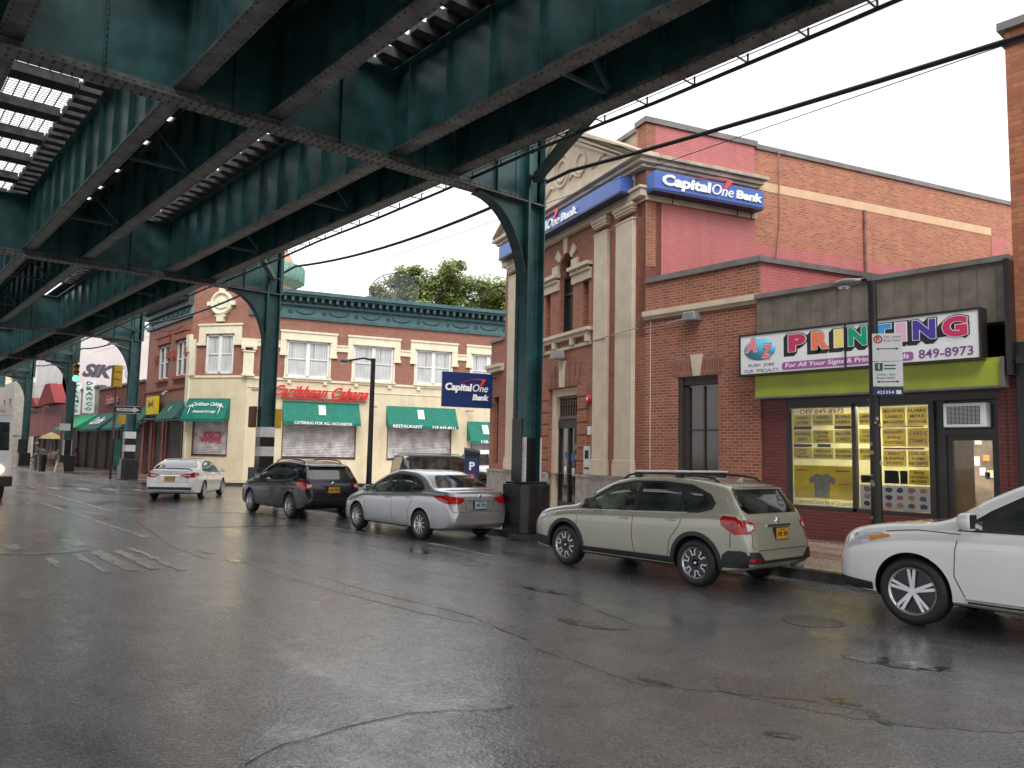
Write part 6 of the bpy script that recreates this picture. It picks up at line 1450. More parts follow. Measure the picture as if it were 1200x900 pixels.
ys_ = MB(FV); ys_.box(-6.3, -4.4, .3, .5, 3.85, 4.95); ys_.build('yellow_sign', M['yellow'], rb); ys_ = MB(FV); ys_.box(-6.4, -4.3, .25, .3, 3.75, 5.05); ys_.box(-6.4, -4.2, 0, .6, 3.5, 3.62); ys_.build('sign_backing', M['bronze'], rb)
x = MB(FV); put_text(x, 'M', -5.35, 4.5, .5, .45, width=1.2, bold=.03, depth=.01); x.build('yellow_sign_mark', mat('ochre_mark', (.5, .3, .02), .5), rb, fix=False)
x = MB(FV); x.tube([(-3.4, .1, 5.2), (-3.4, .35, 5.1)], .08); x.tube([(-3.4, .3, 5.1), (-3.3, .45, 4.9)], .12); x.build('floodlight', M['galv'], rb)
# satellite dish
sdh = empty('satellite_dish', (*cs(0, 0), 10), 0, 'big grey mesh satellite dish on the restaurant roof', 'satellite dish')
dc = FC @ Vector((8.55, -1.5, 11.75)); sdh.location = (dc.x, dc.y, 10.0)
nd = Vector((-.55, -.75, .42)).normalized(); e1 = nd.cross(Vector((0, 0, 1))).normalized(); e2 = e1.cross(nd)
def D(r, a, RR=1.5): k = r*r*.22; p = dc+e1*(r*math.cos(a))+e2*(r*math.sin(a))-nd*(.45-k); return p
b = MB()
for j in range(24): b.tube([D(r*.15, 2*math.pi*j/24) for r in range(1, 11)], .012 if j % 2 else .02, 5)
for r in (.3, .55, .8, 1.0, 1.2, 1.38, 1.5): b.tube([D(r, 2*math.pi*j/40) for j in range(41)], .028 if r == 1.5 else .008, 5)
b.build('dish_ribs', mat('dish_grey', (.05, .05, .055), .6), sdh)
mm, mt, mbs = bsdf('dish_mesh'); mbs.inputs['Base Color'].default_value = (.07, .07, .075, 1); mbs.inputs['Alpha'].default_value = .34
b = MB(); vs = [D(r*.15, 2*math.pi*j/40) for r in range(0, 11) for j in range(40)]
b.add(vs, [(i*40+j, i*40+(j+1) % 40, (i+1)*40+(j+1) % 40, (i+1)*40+j) for i in range(10) for j in range(40)], True); b.build('dish_mesh', mm, sdh, fix=False)
b = MB(); f_ = dc+nd*.75
for j in range(4): b.tube([D(1.3, math.pi/4+math.pi/2*j), f_], .02, 5)
b.tube([f_, f_+nd*.18], .1, 10); b.tube([dc-nd*.42, dc-nd*.7, Vector((dc.x, dc.y, 10.6)), Vector((dc.x, dc.y, 9.95))], .07, 8); b.tube([dc-nd*.46+e1*.01, dc-nd*.40], .22, 12)
b.build('feed_and_mast', mat('dish_dark', (.05, .05, .055), .6), sdh)
# tower behind
tw = empty('church_tower', (39.7, 96, 0), 0, 'round orange tower with a green copper gallery rising behind the restaurant roof', 'tower')
b = MB(); b.lathe([(3.6, 0), (3.6, 22.6), (3.3, 22.6)], (39.7, 96.0, 0), 'z', 28); b.lathe([(3.9, 25.2), (2.6, 27.5), (.1, 30.5)], (39.7, 96.0, 0), 'z', 28); b.build('tower_wall', M['orangetower'], tw)
b = MB(); b.lathe([(3.6, 22.5), (4.7, 23.2), (4.8, 23.3), (4.8, 25.2), (3.7, 25.25)], (39.7, 96.0, 0), 'z', 28)
for k in range(28):
    a = 2*math.pi*k/28; b.beam((39.7+4.82*math.cos(a), 96.0+4.82*math.sin(a), 23.2), (39.7+4.82*math.cos(a), 96.0+4.82*math.sin(a), 25.2), .12, .12, (math.cos(a), math.sin(a), 0))
b.build('copper_gallery', M['copper'], tw)
# tree behind the restaurant
def tree(loc, H, rad, label, seed, zc=None, leaf=.32, nleaf=9000):
    nleaf = int(nleaf*1.25)
    rn = random.Random(seed); t = empty('leafy_tree', loc, 0, label, 'tree'); b = MB(); tips = []
    base = Vector(loc); top = base+Vector((0, 0, H-rad*.9))
    b.tube([base, base+Vector((.2, .1, H*.25)), top], .38, 10)
    for k in range(13):
        a = 2*math.pi*k/13+rn.uniform(-.2, .2); e = rn.uniform(.1, 1.1); p = base+Vector((0, 0, H-rad*rn.uniform(.75, 1.6)))
        d = Vector((math.cos(a)*math.cos(e), math.sin(a)*math.cos(e), math.sin(e)))
        q = p+d*rad*rn.uniform(.5, .75); r_ = q+Vector((d.x, d.y, d.z+.3))*rad*rn.uniform(.2, .42)
        b.tube([p, p.lerp(q, .5)+Vector((0, 0, -.2)), q, r_], .1, 6)
        for _ in range(6): tips.append(q.lerp(r_, rn.random())+Vector([rn.gauss(0, .16)*rad for _ in range(3)]))
    b.build('trunk', M['bark'], t)
    cl = [(p, rad*rn.uniform(.17, .33)) for p in tips]
    lb = MB(); vs = []; fs = []
    per = nleaf//len(cl)
    for p, r_ in cl:
        for _ in range(per):
            d = Vector([rn.gauss(0, 1) for _ in range(3)]).normalized()*r_*(rn.random()**.45); d.z *= .7
            c = p+d; a = Vector([rn.gauss(0, 1) for _ in range(3)]).normalized(); s_ = a.orthogonal().normalized(); l = leaf*rn.uniform(.6, 1.2)
            i = len(vs); vs += [c-a*l*.5, c+s_*l*.28, c+a*l*.5, c-s_*l*.28]; fs.append((i, i+1, i+2, i+3))
    lb.add(vs, fs); lb.build('crown', M['leaf'], t, fix=False)
    return t
tree((42.5, 63.5, 0), 20.5, 4.6, 'large green tree rising behind the right end of the restaurant roof', 3, leaf=.42, nleaf=17000)
tree((50.5, 62, 0), 19.6, 4.4, 'second tree behind the roof, partly hidden by the bank', 8, leaf=.42, nleaf=14000)
tree((39.2, 64.5, 0), 17.6, 2.4, 'small tree crown just right of the satellite dish', 11, leaf=.4, nleaf=5000)
# ------------------------------------------------------------------ shops further down the avenue
XS = 14.75
def shopfront(y0, y1, H, m, name, label, dark=True):
    t = empty(name, (XS, (y0+y1)/2, .15), 0, label, 'building'); F = fr(XS, y1, 180); L_ = y1-y0
    x = MB(F); x.wall(0, L_, 3.3, H, [], d=.4); x.box(0, .25, -10, -.4, .15, H-.05); x.box(L_-.25, L_, -10, -.4, .15, H-.05); x.box(.25, L_-.25, -10, -.4, H-.5, H-.4); x.build('wall', m, t)
    x = MB(F); x.box(0, L_, -.5, .1, H, H+.15); x.build('coping', M['coping'], t)
    x = MB(F); x.box(0, L_, -.4, -.2, .15, 3.3); x.build('shopfront_recess', M['bronze'], t)
    n = max(2, int(L_/2.6))
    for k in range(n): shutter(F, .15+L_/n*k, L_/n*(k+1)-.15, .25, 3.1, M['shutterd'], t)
    return t, F, L_
s1, F1, L1 = shopfront(Q1[1]+8.5, 66.2, 6.1, mat('shop_brown_brick', (.17, .05, .04), .8, var=.3), 'shop_building', 'low brown shop with red lettering and dark green awning, behind the one-way sign')
aw = awning(F1, .6, 5.6, 4.3, 2.9, 1.3, M['awningdark'], s1); on_awning(F1, 3.1, .5, 4.3, 2.9, 1.3, 'Caribe', .8, 3.4, W_, aw, shear=.4)
aw = awning(F1, 6.6, 11.2, 4.3, 2.9, 1.2, M['awningdark'], s1)
x = MB(F1); put_text(x, 'Fabrics', 4.2, 5.2, .05, .6, width=3.4, bold=.02, shear=.4, depth=.08); x.build('shop_letters', mat('pink_letters', (.6, .25, .25), .5), s1, fix=False)
s2, F2_, L2 = shopfront(66.3, 75.6, 6.4, mat('shop_grey_stone', (.3, .27, .22), .8, var=.4, scale=1), 'shop_building', 'grey stone shop with bright green awning and white vertical signs')
aw = awning(F2_, 2.2, 9.2, 4.3, 3.0, 1.6, M['awninglight'], s2)
for u, lab in ((7.9, 'white vertical sign with green characters, right one of the pair by the traffic light'), (3.2, 'white vertical sign with green characters, left one of the pair by the traffic light')):
    v = empty('vertical_sign', Vector(F2_ @ Vector((u, .5, 4.4))), 0, lab, 'sign', 'white vertical shop signs')
    x = MB(F2_); x.box(u-.08, u+.08, .0, .8, 4.4, 7.0); x.build('sign_box', M['signwhite'], v)
    x = MB(fr(*(F2_ @ Vector((u+.09, .4, 0)))[:2], 90))
    for i, ch in enumerate('DRAWCO' if u > 5 else 'TRAMOS'): put_text(x, ch, 0, 6.7-.4*i, .0, .28, width=.5, bold=.03, depth=.01, res=1)
    x.build('sign_characters', mat('sign_green_ink', (.02, .22, .14), .5), v, fix=False)
s3, F3, L3 = shopfront(75.8, 92, 5.2, M['redsign'], 'shop_building', 'shop with a big faded red sign board below a red tent roof')
x = MB(F3); x.box(.5, 15.8, .3, .6, 2.7, 5.4); x.build('red_sign_board', mat('faded_red_board', (.3, .07, .075), .6, var=.25, scale=1.2, dirt=(.12, .1, .14), dscale=.8, damt=.5), s3)
x = MB(F3); x.prism([(8, 5.5), (15.9, 5.5), (13, 7.3), (11, 7.3)], .2, 1.2); x.prism([(.5, 5.5), (7, 5.5), (4.5, 6.4)], .2, 1.1); x.build('red_tent', mat('red_tent', (.24, .02, .022), .6), s3)
for u in (1.5, 6.5, 9.5): x = MB(F3); x.box(u, u+3, .61, .63, 4.9, 5.1); x.build('board_stripe', mat('board_blue', (.1, .08, .16), .6), s3)
# white building with graffiti on its side wall
gb_ = empty('rendered_building', (XS+1, 86, 0), 0, 'tall white building with dark SIK graffiti on its blank side wall', 'building')
FG = fr(XS+.6, 83, 90); H_ = 13.6
x = MB(FG); x.wall(0, 16, .15, H_, [], d=.4); x.M = fr(XS+.6, 97, 180); x.wall(0, 14, .15, H_, [(1.2+i*2.3, 1.7+i*2.3, 9.5, 12.4) for i in range(5)]+[(1.2+i*2.3, 1.7+i*2.3, 5.8, 8.0) for i in range(5)], d=.4, depth=.2); x.build('wall', M['graywall'], gb_)
x = MB(fr(XS+.6, 97, 180)); x.box(.3, 13.6, -.3, -.25, 5.5, 12.6); x.build('window_pane', M['win'], gb_)
x = MB(FG); x.box(-.1, 16, -.5, .1, H_, H_+.2); x.build('coping', M['coping'], gb_)
x = MB(FG); put_text(x, 'SIK', 2.95, 9.0, .01, 1.15, width=2.9, bold=.06, shear=.4, depth=.01); x.build('dark_graffiti', M['graffd'], gb_, fix=False)
x = MB(FG); put_text(x, 'TOF', 5.6, 9.0, .01, 1.3, width=2.0, bold=.04, depth=.01); put_text(x, 'SWB', .2+1.3, 6.8, .01, 1.4, width=2.2, bold=.0, shear=-.2, depth=.01); x.build('pale_graffiti', mat('pale_graffiti', (.36, .4, .5), .7), gb_, fix=False)
# cream building closing the view
cb = empty('cream_building', (10, 128, 0), 0, 'cream rendered building closing the view behind the white truck', 'building')
FE = fr(-6, 128, 90)
ops = [(a, a+1.3, z, z+2.2) for a in (3, 6.4, 9.8, 13.2, 16.6, 20, 23.4) for z in (4.6, 8.6, 12.4)]
x = MB(FE); x.wall(0, 28, .0, 15.5, ops, d=.4, depth=.2); x.build('wall', M['beigewall'], cb)
x = MB(FE); x.box(.5, 27.5, -.3, -.22, 4, 15); x.build('window_pane', M['win'], cb)
x = MB(FE)
for a, b, c_, d_ in ops: x.box(a-.1, b+.1, 0, .1, c_-.15, c_); x.box(a, b, -.2, -.1, (c_+d_)/2-.05, (c_+d_)/2+.05)
x.build('window_sill', M['frame'], cb)
x = MB(FE); x.box(-.2, 28.2, -.3, .3, 15.5, 16); x.build('coping', M['coping'], cb)
cb2 = empty('grey_building', (12, 108, 0), 0, 'low grey building between the graffiti building and the cream one', 'building')
FH = fr(13.6, 127, 180); x = MB(FH); x.wall(0, 29, .15, 8.6, [(2+i*4, 3.3+i*4, 4.6, 6.8) for i in range(7)], d=.4, depth=.15); x.box(28.7, 29, -10, -.4, .15, 8.6); x.build('wall', mat('weathered_grey_wall', (.42, .39, .34), .8, var=.15), cb2)
x = MB(FH); x.box(.3, 28.7, -.3, -.2, 4.4, 7); x.build('window_pane', M['win'], cb2); x = MB(FH); x.box(0, 29, -.02, .6, 2.6, 3.8); x.build('shop_sign_band', M['redsign'], cb2); x = MB(FH); x.box(0, 29, -.02, .02, .15, 2.6); x.build('shopfront', M['bronze'], cb2)
# ------------------------------------------------------------------ street things on the far pavement
def lamp_on_arm(): pass
tlg = empty('traffic_light', (10.45, 54.0, 5.5), 0, 'hanging traffic light showing green beside the fourth column', 'traffic light')
TX, TY = 10.62, 54.0
b = MB(); b.box(TX-.17, TX+.17, TY-.12, TY+.12, 5.75, 6.85); b.build('housing', M['signal'], tlg, bevel=.02)
for z, m_ in ((6.66, colmat('lens_red', (.12, .01, .01))), (6.3, colmat('lens_amber', (.14, .08, .01))), (5.95, M['green_lens'])):
    b = MB(); b.cyl((TX, TY-.12, z), (TX, TY-.14, z), .14 if z > 6 else .17, n=20); b.build('lens', m_, tlg)
    b = MB(); b.lathe([(.16, -.12), (.16, -.34)], (TX, TY, z), 'y', 16, 0, math.pi); b.build('visor', M['bronze'], tlg, fix=False)
b = MB(); b.tube([(TX, TY, 6.85), (TX, TY, 9.0), (TX+.1, TY+.1, 9.1)], .06); b.build('drop_pipe', mat('signal_pole_tan', (.2, .17, .09), .6), tlg)
tl2 = empty('traffic_light', (12.6, 41.6, 5.5), 0, 'yellow back of a traffic light left of the banded column by the arrow sign', 'traffic light')
b = MB(); SX, SY = 10.4, 43.3
for k in range(3): b.box(SX-.2, SX+.2, SY-.2, SY+.2, 4.85+.38*k, 5.19+.38*k)
b.box(SX-.24, SX+.24, SY-.1, SY+.1, 4.83, 5.95); b.build('housing', M['signal'], tl2, bevel=.02)
b = MB(); b.tube([(SX, SY, .2), (SX, SY, 5.2)], .06); b.tube([(SX, SY, 5.0), (SX+.3, SY, 5.0)], .03); b.build('pole', mat('signal_pole_brown', (.1, .07, .05), .6), tl2)
b = MB(); b.box(SX+.15, SX+.5, SY-.15, SY+.1, 3.0, 3.45); b.build('pedestrian_signal', M['signal'], tl2)
b = MB(); b.box(SX+.05, SX+.35, SY-.1, SY+.2, .9, 2.2); b.build('control_cabinet', M['awningdark'], tl2)
ow = empty('one_way_sign', (10.75, 42.0, 3.1), 0, 'black one-way sign with a white arrow pointing right', 'sign')
FO = fr(10.0, 42.1, 112); b = MB(FO); b.box(.1, 1.3, 0, .03, 3.45, 3.86); b.build('plate', M['blackpaint'], ow)
b = MB(FO); b.box(.12, 1.28, .03, .033, 3.47, 3.49); b.box(.12, 1.28, .03, .033, 3.82, 3.84); b.build('border', M['whitepaint'], ow)
b = MB(FO); b.prism([(.2, 3.58), (.95, 3.58), (.95, 3.5), (1.24, 3.655), (.95, 3.81), (.95, 3.73), (.2, 3.73)], .031, .036); b.build('arrow', M['whitepaint'], ow)
b = MB(FO); put_text(b, 'ONE WAY', .57, 3.655, .037, .09, width=.62, bold=.02, depth=.002, res=1); b.build('sign_lettering', M['ink'], ow, fix=False)
ps = empty('pedestrian_signal', (11.2, 27.1, 2.6), 0, 'yellow pedestrian signal boxes on both sides of the banded column before the cream wall', 'signal')
b = MB(); b.box(11.72, 12.0, 26.9, 27.2, 2.6, 3.3); b.build('signal_box', M['signal'], ps, bevel=.03); b = MB(); b.box(10.95, 11.12, 27.0, 27.4, 2.6, 3.35); b.build('signal_box', mat('signal_brown', (.18, .07, .03), .6), ps, bevel=.03)
b = MB(); b.tube([(11.1, 27.2, 3.2), (11.3, 27.3, 3.2), (11.7, 27.1, 3.2), (11.8, 27.05, 3.2)], .025); b.build('bracket', M['galv'], ps)
def lamp_post(name, x, y, H, armx, army, label, thick=.075, head=True):
    t = empty(name, (x, y, .15), 0, label, 'street lamp')
    b = MB(); b.lathe([(thick*1.5, .15), (thick*1.4, .5), (thick*1.1, .6), (thick, 1.2), (thick*.8, H)], (x, y, 0), 'z', 14); b.build('post', M['poleblack'], t)
    b = MB(); b.tube([(x, y, H-.06), (x+armx*.3, y+army*.3+.04, H+.05), (x+armx*.8, y+army*.8, H+.04)], .03); b.build('arm', M['poleblack'], t)
    b = MB(); d = Vector((armx, army, 0)).normalized(); c = Vector((x+armx*.8, y+army*.8, H+.03)); p = Vector((-d.y, d.x, 0))
    vs = []; 
    prof = [(0, .05, .04), (.1, .11, .06), (.25, .14, .08), (.4, .12, .06), (.5, .03, .02)]
    for s_, w_, h_ in prof: vs += [c+d*s_+p*w_*math.cos(a)+Vector((0, 0, h_*math.sin(a)*(1 if math.sin(a) > 0 else .45))) for a in [2*math.pi*k/12 for k in range(12)]]
    b.add(vs, [(i*12+j, i*12+(j+1) % 12, (i+1)*12+(j+1) % 12, (i+1)*12+j) for i in range(4) for j in range(12)]+[tuple(range(12)), tuple(range(48, 60))], True); hd = b.build('lamp_head', M['galv'], t)
    b = MB(); b.cyl(c+d*.3+Vector((0, 0, -.04)), c+d*.3+Vector((0, 0, -.07)), .09, n=14); b.build('lens', M['lampclear'], hd)
    return t
lp = lamp_post('street_lamp', 12.2, 5.64, 4.66, 0, .2, 'black street lamp in front of the print shop, carrying parking signs', .085)
b = MB(); 
for k in range(14):
    z = random.uniform(.8, 2.9); a = random.uniform(2.2, 4.6); b.cyl((12.2+.088*math.cos(a), 5.64+.088*math.sin(a), z), (12.2+.092*math.cos(a), 5.64+.092*math.sin(a), z), random.uniform(.012, .035), n=7)
b.build('sticker_remnants', mat('paper_remnants', (.4, .36, .32), .8, var=.3), lp)
lp2 = lamp_post('street_lamp', 11.9, 20.45, 4.6, -.1, 1.6, 'black street lamp before the cream restaurant wall, right of the red script letters', .08)
# parking signs on the lamp
pk = empty('parking_sign', (12.1, 5.45, 2.8), 0, 'stack of parking signs fixed to the street lamp before the print shop', 'sign')
FP = fr(12.08, 5.58, 150); b = MB(FP)
SG = [('plate', 0, .62, 3.31, 3.78), ('plate', 0, .62, 2.98, 3.30)]
b.box(-.02, .40, 0, .012, 3.37, 3.80); b.build('plate', M['signwhite'], pk)
b = MB(FP); b.box(-.02, .40, 0, .012, 2.98, 3.36); b.build('plate', M['signwhite'], pk)
b = MB(FP); b.box(-.02, .40, 0, .012, 2.84, 2.97); b.build('blue_plate', M['navy'], pk)
rd = colmat('regulation_red', (.5, .03, .04)); gn = colmat('regulation_green', (.0, .12, .07))
b = MB(FP); b.lathe([(.045, .014), (.065, .014)], (.06, 0, 3.71), 'y', 20); put_text(b, 'P', .06, 3.71, .013, .075, bold=.02, depth=.002); b.beam((.02, .014, 3.75), (.10, .014, 3.67), .012, .002, (0, 1, 0)); put_text(b, '9AM - 9:30AM', .26, 3.74, .013, .032, width=.24, depth=.002, res=1); put_text(b, 'Except Sunday', .26, 3.69, .013, .032, width=.24, depth=.002, res=1); b.build('regulation_text', rd, pk, fix=False)
b = MB(FP)
for z in (3.56, 3.05): b.box(.06, .32, .013, .015, z-.006, z+.006); b.prism([(.03, z), (.07, z-.02), (.07, z+.02)], .013, .015); b.prism([(.35, z), (.31, z-.02), (.31, z+.02)], .013, .015)
b.build('arrow', M['ink'], pk)
b = MB(FP); b.box(.02, .11, .013, .016, 3.37, 3.47) if False else b.box(.01, .12, .013, .016, 3.22, 3.34); b.box(.14, .30, .013, .015, 3.29, 3.31); b.box(.14, .30, .013, .015, 3.24, 3.26); put_text(b, '9:30am - 7pm', .16, 3.16, .013, .035, width=.26, depth=.002, res=1); put_text(b, 'Except Sunday', .16, 3.11, .013, .035, width=.26, depth=.002, res=1); b.build('regulation_text', gn, pk, fix=False)
b = MB(FP); put_text(b, '1', .065, 3.28, .0165, .08, bold=.02, depth=.002, res=1); put_text(b, '425354', .15, 2.885, .013, .05, width=.24, bold=.02, depth=.002, res=1); b.box(.30, .37, .013, .015, 2.86, 2.92); b.build('zone_number', M['letterwhite'], pk, fix=False)
# meter, bank blade sign
FBL = fr(*(FB @ Vector((-10.55, .75, 0)))[:2], BA+90)
FK = FB @ Matrix.Translation((-10.4, 0, 0))
# the sign faces down the avenue: its plane stands square to the bank front
o_ = FB @ Vector((-10.2, .1, 0)); FBL = fr(o_.x, o_.y, BA+90)
b = MB(FBL); b.box(-2.05, -.05, 0, .12, 3.55, 4.85); b.build('sign_box', M['navy'], bs, bevel=.01)
capital_one(FBL, -1.95, -.25, 4.28, .12, bs, under=True, h=.26)
b = MB(FBL); b.tube([(-.05, .05, 4.7), (.1, .05, 4.7)], .03); b.tube([(-.05, .05, 3.7), (.1, .05, 3.7)], .03); b.build('bracket', M['bronze'], bs)
# ------------------------------------------------------------------ markings, cracks, manhole
rn = random.Random(5)
def blob(name, cx, cy, rx, ry, m, z=.004, n=18, jag=.25, rot=0, kind='structure'):
    pts = []
    for k in range(n):
        a = 2*math.pi*k/n; r = 1+rn.uniform(-jag, jag); x, y = rx*r*math.cos(a), ry*r*math.sin(a)
        pts.append((cx+x*math.cos(rot)-y*math.sin(rot), cy+x*math.sin(rot)+y*math.cos(rot)))
    return quad(name, pts, m, z)
def ragged(name, x0, x1, y0, y1, m, z=.006, skew=0, jag=.03):
    pts = []; n = max(4, int((y1-y0)/.25))
    for k in range(n+1): t = k/n; pts.append((x0+skew*t+rn.uniform(-jag, jag), y0+(y1-y0)*t))
    for k in range(n, -1, -1): t = k/n; pts.append((x1+skew*t+rn.uniform(-jag, jag), y0+(y1-y0)*t))
    return quad(name, pts, m, z)
quad('asphalt_patch', [(2.0, 17.9), (3.45, 17.1), (3.5, 15.25), (2.6, 15.1), (1.4, 16.0), (.6, 17.0)], M['patch'], .004)
for x0, w_, a, b in ((2.98, .12, 12.5, 14.9), (3.30, .20, 12.5, 15.2), (3.64, .16, 12.5, 15.1), (3.95, .10, 12.2, 15.3), (2.55, .1, 13.4, 14.6)): ragged('crosswalk_stripe', x0, x0+w_, a, b, M['line'], skew=.08)
ragged('crosswalk_stripe', 2.35, 2.55, 15.9, 16.8, M['line'], z=.008); ragged('crosswalk_stripe', 3.3, 3.6, 16.0, 17.4, M['line'], z=.008)
ragged('lane_line', 5.85, 5.97, 24, 50, M['line'], skew=.5, jag=.02); ragged('lane_line', 4.75, 4.87, 17, 34, M['line'], skew=.2, jag=.02)
quad('stop_line', [(6.6, 25.0), (9.9, 20.9), (10.0, 21.05), (6.7, 25.2)], M['line'], .006)
quad('stop_line', [(6.9, 43), (7.1, 43), (10.2, 38.2), (10.0, 38.2)], M['line'], .006)
for k in range(5): ragged('crosswalk_stripe', 6.0+.9*k, 6.35+.9*k, 37.2-.8*k, 40-.8*k, M['line'])
ragged('parking_line', 9.0, 9.08, 11.0, 18.5, M['line'], jag=.01); ragged('parking_line', 9.1, 9.25, 12.2, 13.3, M['line'], jag=.02)
def crack(pts, w_, name='road_crack', m=None):
    P_ = []
    for (a, b), (c, d) in zip(pts, pts[1:]):
        n = max(2, int(math.hypot(c-a, d-b)/.12))
        for k in range(n): t = k/n; P_.append((a+(c-a)*t+rn.uniform(-.02, .02), b+(d-b)*t+rn.uniform(-.02, .02)))
    L_ = []; R_ = []
    for i in range(len(P_)-1):
        d = Vector((P_[i+1][0]-P_[i][0], P_[i+1][1]-P_[i][1])).normalized(); h = w_*rn.uniform(.3, 1.2)/2
        L_.append((P_[i][0]-d.y*h, P_[i][1]+d.x*h)); R_.append((P_[i][0]+d.y*h, P_[i][1]-d.x*h))
    b = MB(); n = len(L_); b.add([(x, y, .005) for x, y in L_]+[(x, y, .005) for x, y in R_], [(i, i+1, n+i+1, n+i) for i in range(n-1)]); return struct(b.build(name, m or M['crack'], fix=False))
crack([(1.9, 4.55), (2.2, 4.70), (2.62, 4.73), (3.13, 4.72), (3.42, 4.60), (3.67, 4.44), (4.1, 4.3)], .014)
crack([(5.65, 20.8), (5.2, 18), (4.77, 15.3), (4.69, 13.3), (5.2, 12.35), (5.4, 10.2), (5.35, 9.3), (5.5, 7.2), (5.2, 5.6)], .016)
crack([(.4, 18.3), (2.44, 17.9), (4.2, 17.2), (6.34, 15.6), (6.9, 13.2)], .016); crack([(6.9, 13.2), (7.0, 9.8), (7.3, 7.6), (6.6, 5.5)], .012)
crack([(5.1, 5.6), (5.0, 4.2), (5.7, 3.2), (5.9, 2.4)], .014)
for cx, cy, rx, ry, ro in ((5.9, 3.02, .10, .16, .3), (5.72, 2.66, .05, .16, -.6), (4.86, 2.9, .06, .15, .5), (5.15, 4.2, .05, .2, .2), (7.3, 7.9, .1, .5, .1), (6.3, 6.0, .15, .5, .2), (8.2, 12.5, .2, .8, 0), (5.0, 12.8, .12, .3, 0), (5.0, 14.1, .08, .3, 0), (7.4, 3.3, .2, .5, .4), (10.9, 8, .15, 1.6, 0), (11.1, 4.6, .1, 1.0, 0)):
    blob('puddle', cx, cy, rx*.8, ry*.8, M['puddle'], .0045, n=40, jag=.3, rot=ro)
mh = MB(); mh.lathe([(0, .006), (.3, .006), (.31, .004), (.34, .004)], (8.52, 4.7, 0), 'z', 36); struct(mh.build('manhole_cover', M['manhole'], fix=False))
def patchy(name, cx, cy, rx, ry, base, z, rot=0, jag=.07):
    m = wetroad(name+'_surface', base, .2, .4, .9, coat=.9); return blob(name, cx, cy, rx, ry, m, z, n=60, jag=jag, rot=rot)
patchy('worn_asphalt', 6.1, 2.9, .5, 1.2, (.1, .09, .084), .0022, .5); patchy('worn_asphalt', 5.3, 9.5, .3, 3.2, (.125, .118, .11), .0026, .05)
patchy('worn_asphalt', 8.3, 14, .4, 3.5, (.09, .088, .087), .0021)
quad('utility_cut', [(6.3, 18.6), (8.6, 18.0), (8.65, 18.5), (6.35, 19.2)], M['patch'], .0035); 
# ------------------------------------------------------------------ overhead cables
def sag(pts, s, n=14):
    out_ = []
    for (a, b) in zip(pts, pts[1:]):
        a, b = Vector(a), Vector(b)
        for k in range(n): t = k/n; p = a.lerp(b, t); p.z -= 4*s*t*(1-t); out_.append(p)
    out_.append(Vector(pts[-1])); return out_
b = MB(); main = sag([(12.1, -12, 7.9), (12.1, 12.4, 8.25), (12.1, 26.6, 8.5), (12.0, 44, 8.4), (11.9, 59, 8.4), (11.8, 75, 8.4)], .38); b.tube(main, .045, 8)
tag(b.build('overhead_cable', M['cable']), 'thick black overhead cable slung from column to column beside the viaduct', 'cable')
b = MB(); b.tube(sag([(12.9, -14, 8.3), (12.9, 60, 8.3)], .25, 30), .009, 5); tag(b.build('overhead_wire', M['cable']), 'thin overhead wire running above the thick cable, across the bank front', 'wire')
b = MB(); b.tube(sag([(12.1, 44, 8.2), (14.8, 47.5, 9.0)], .3), .02, 5); tag(b.build('service_wire', M['cable']), 'short service wire from the banded column to the restaurant cornice', 'wire')
# ------------------------------------------------------------------ parking meter, posts, goods
mt_ = empty('parking_meter', (15.6, 20.3, .15), 0, 'black and blue pay parking meter with a white P, beside the boxy SUV', 'parking meter')
FM = fr(15.6, 20.3, 125)
b = MB(FM); b.box(-.24, .24, -.3, 0, .15, 1.8); b.add([(-.26, -.32, 1.80), (.26, -.32, 1.80), (.26, .03, 1.80), (-.26, .03, 1.80), (-.26, -.32, 2.04), (.26, -.32, 1.95), (.26, .03, 1.88), (-.26, .03, 1.98)], [(0,3,2,1),(4,5,6,7),(0,1,5,4),(1,2,6,5),(2,3,7,6),(3,0,4,7)]); b.build('cabinet', M['blackpaint'], mt_, bevel=.015)
b = MB(FM); b.box(-.2, .2, 0, .012, .9, 1.7); b.build('blue_panel', mat('meter_blue', (.012, .03, .12), .4), mt_)
b = MB(FM); put_text(b, 'P', 0, 1.42, .013, .26, bold=.03, depth=.004); b.build('panel_letter', M['letterwhite'], mt_, fix=False)
b = MB(FM); b.box(-.08, .08, .012, .02, 1.08, 1.18); b.box(-.12, .12, .012, .02, .94, 1.0); b.build('meter_slot', M['logored'], mt_)
for k, (x, y, h, lab) in enumerate(((9.75, 59.6, 1.15, 'grey metal post left of the pair beyond the fifth column base'), (9.85, 57.9, 1.2, 'dark litter bin standing between the two farthest column bases'))):
    t = empty('kerb_post' if k == 0 else 'litter_bin', (x, y, .15), 0, lab, 'post' if k == 0 else 'litter bin'); b = MB(); b.lathe([(.12, .15), (.12, h), (.16, h), (.16, h+.12), (.0, h+.16)] if k == 0 else [(.2, .15), (.24, h-.1), (.26, h), (.22, h+.05), (0, h+.08)], (x, y, 0), 'z', 14); b.build('shell', M['galv'] if k == 0 else M['blackpaint'], t)
t = empty('sign_post', (10.7, 57.2, .15), 0, 'slim post on a concrete base with a small white sign', 'sign post')
b = MB(); b.prism([(10.45, .15), (10.95, .15), (10.85, .75), (10.55, .75)], 56.95, 57.45); b.build('concrete_base', M['walk'], t)
b = MB(); b.tube([(10.7, 57.2, .7), (10.7, 57.2, 4.4)], .06); b.build('post', mat('post_grey_brown', (.16, .14, .12), .6), t)
b = MB(); b.box(10.55, 11.15, 57.05, 57.1, 2.8, 3.25); b.build('white_sign', M['signwhite'], t)
t = empty('market_umbrella', (12.4, 68, .15), 0, 'small yellow umbrella over goods in front of the red sign shop', 'umbrella')
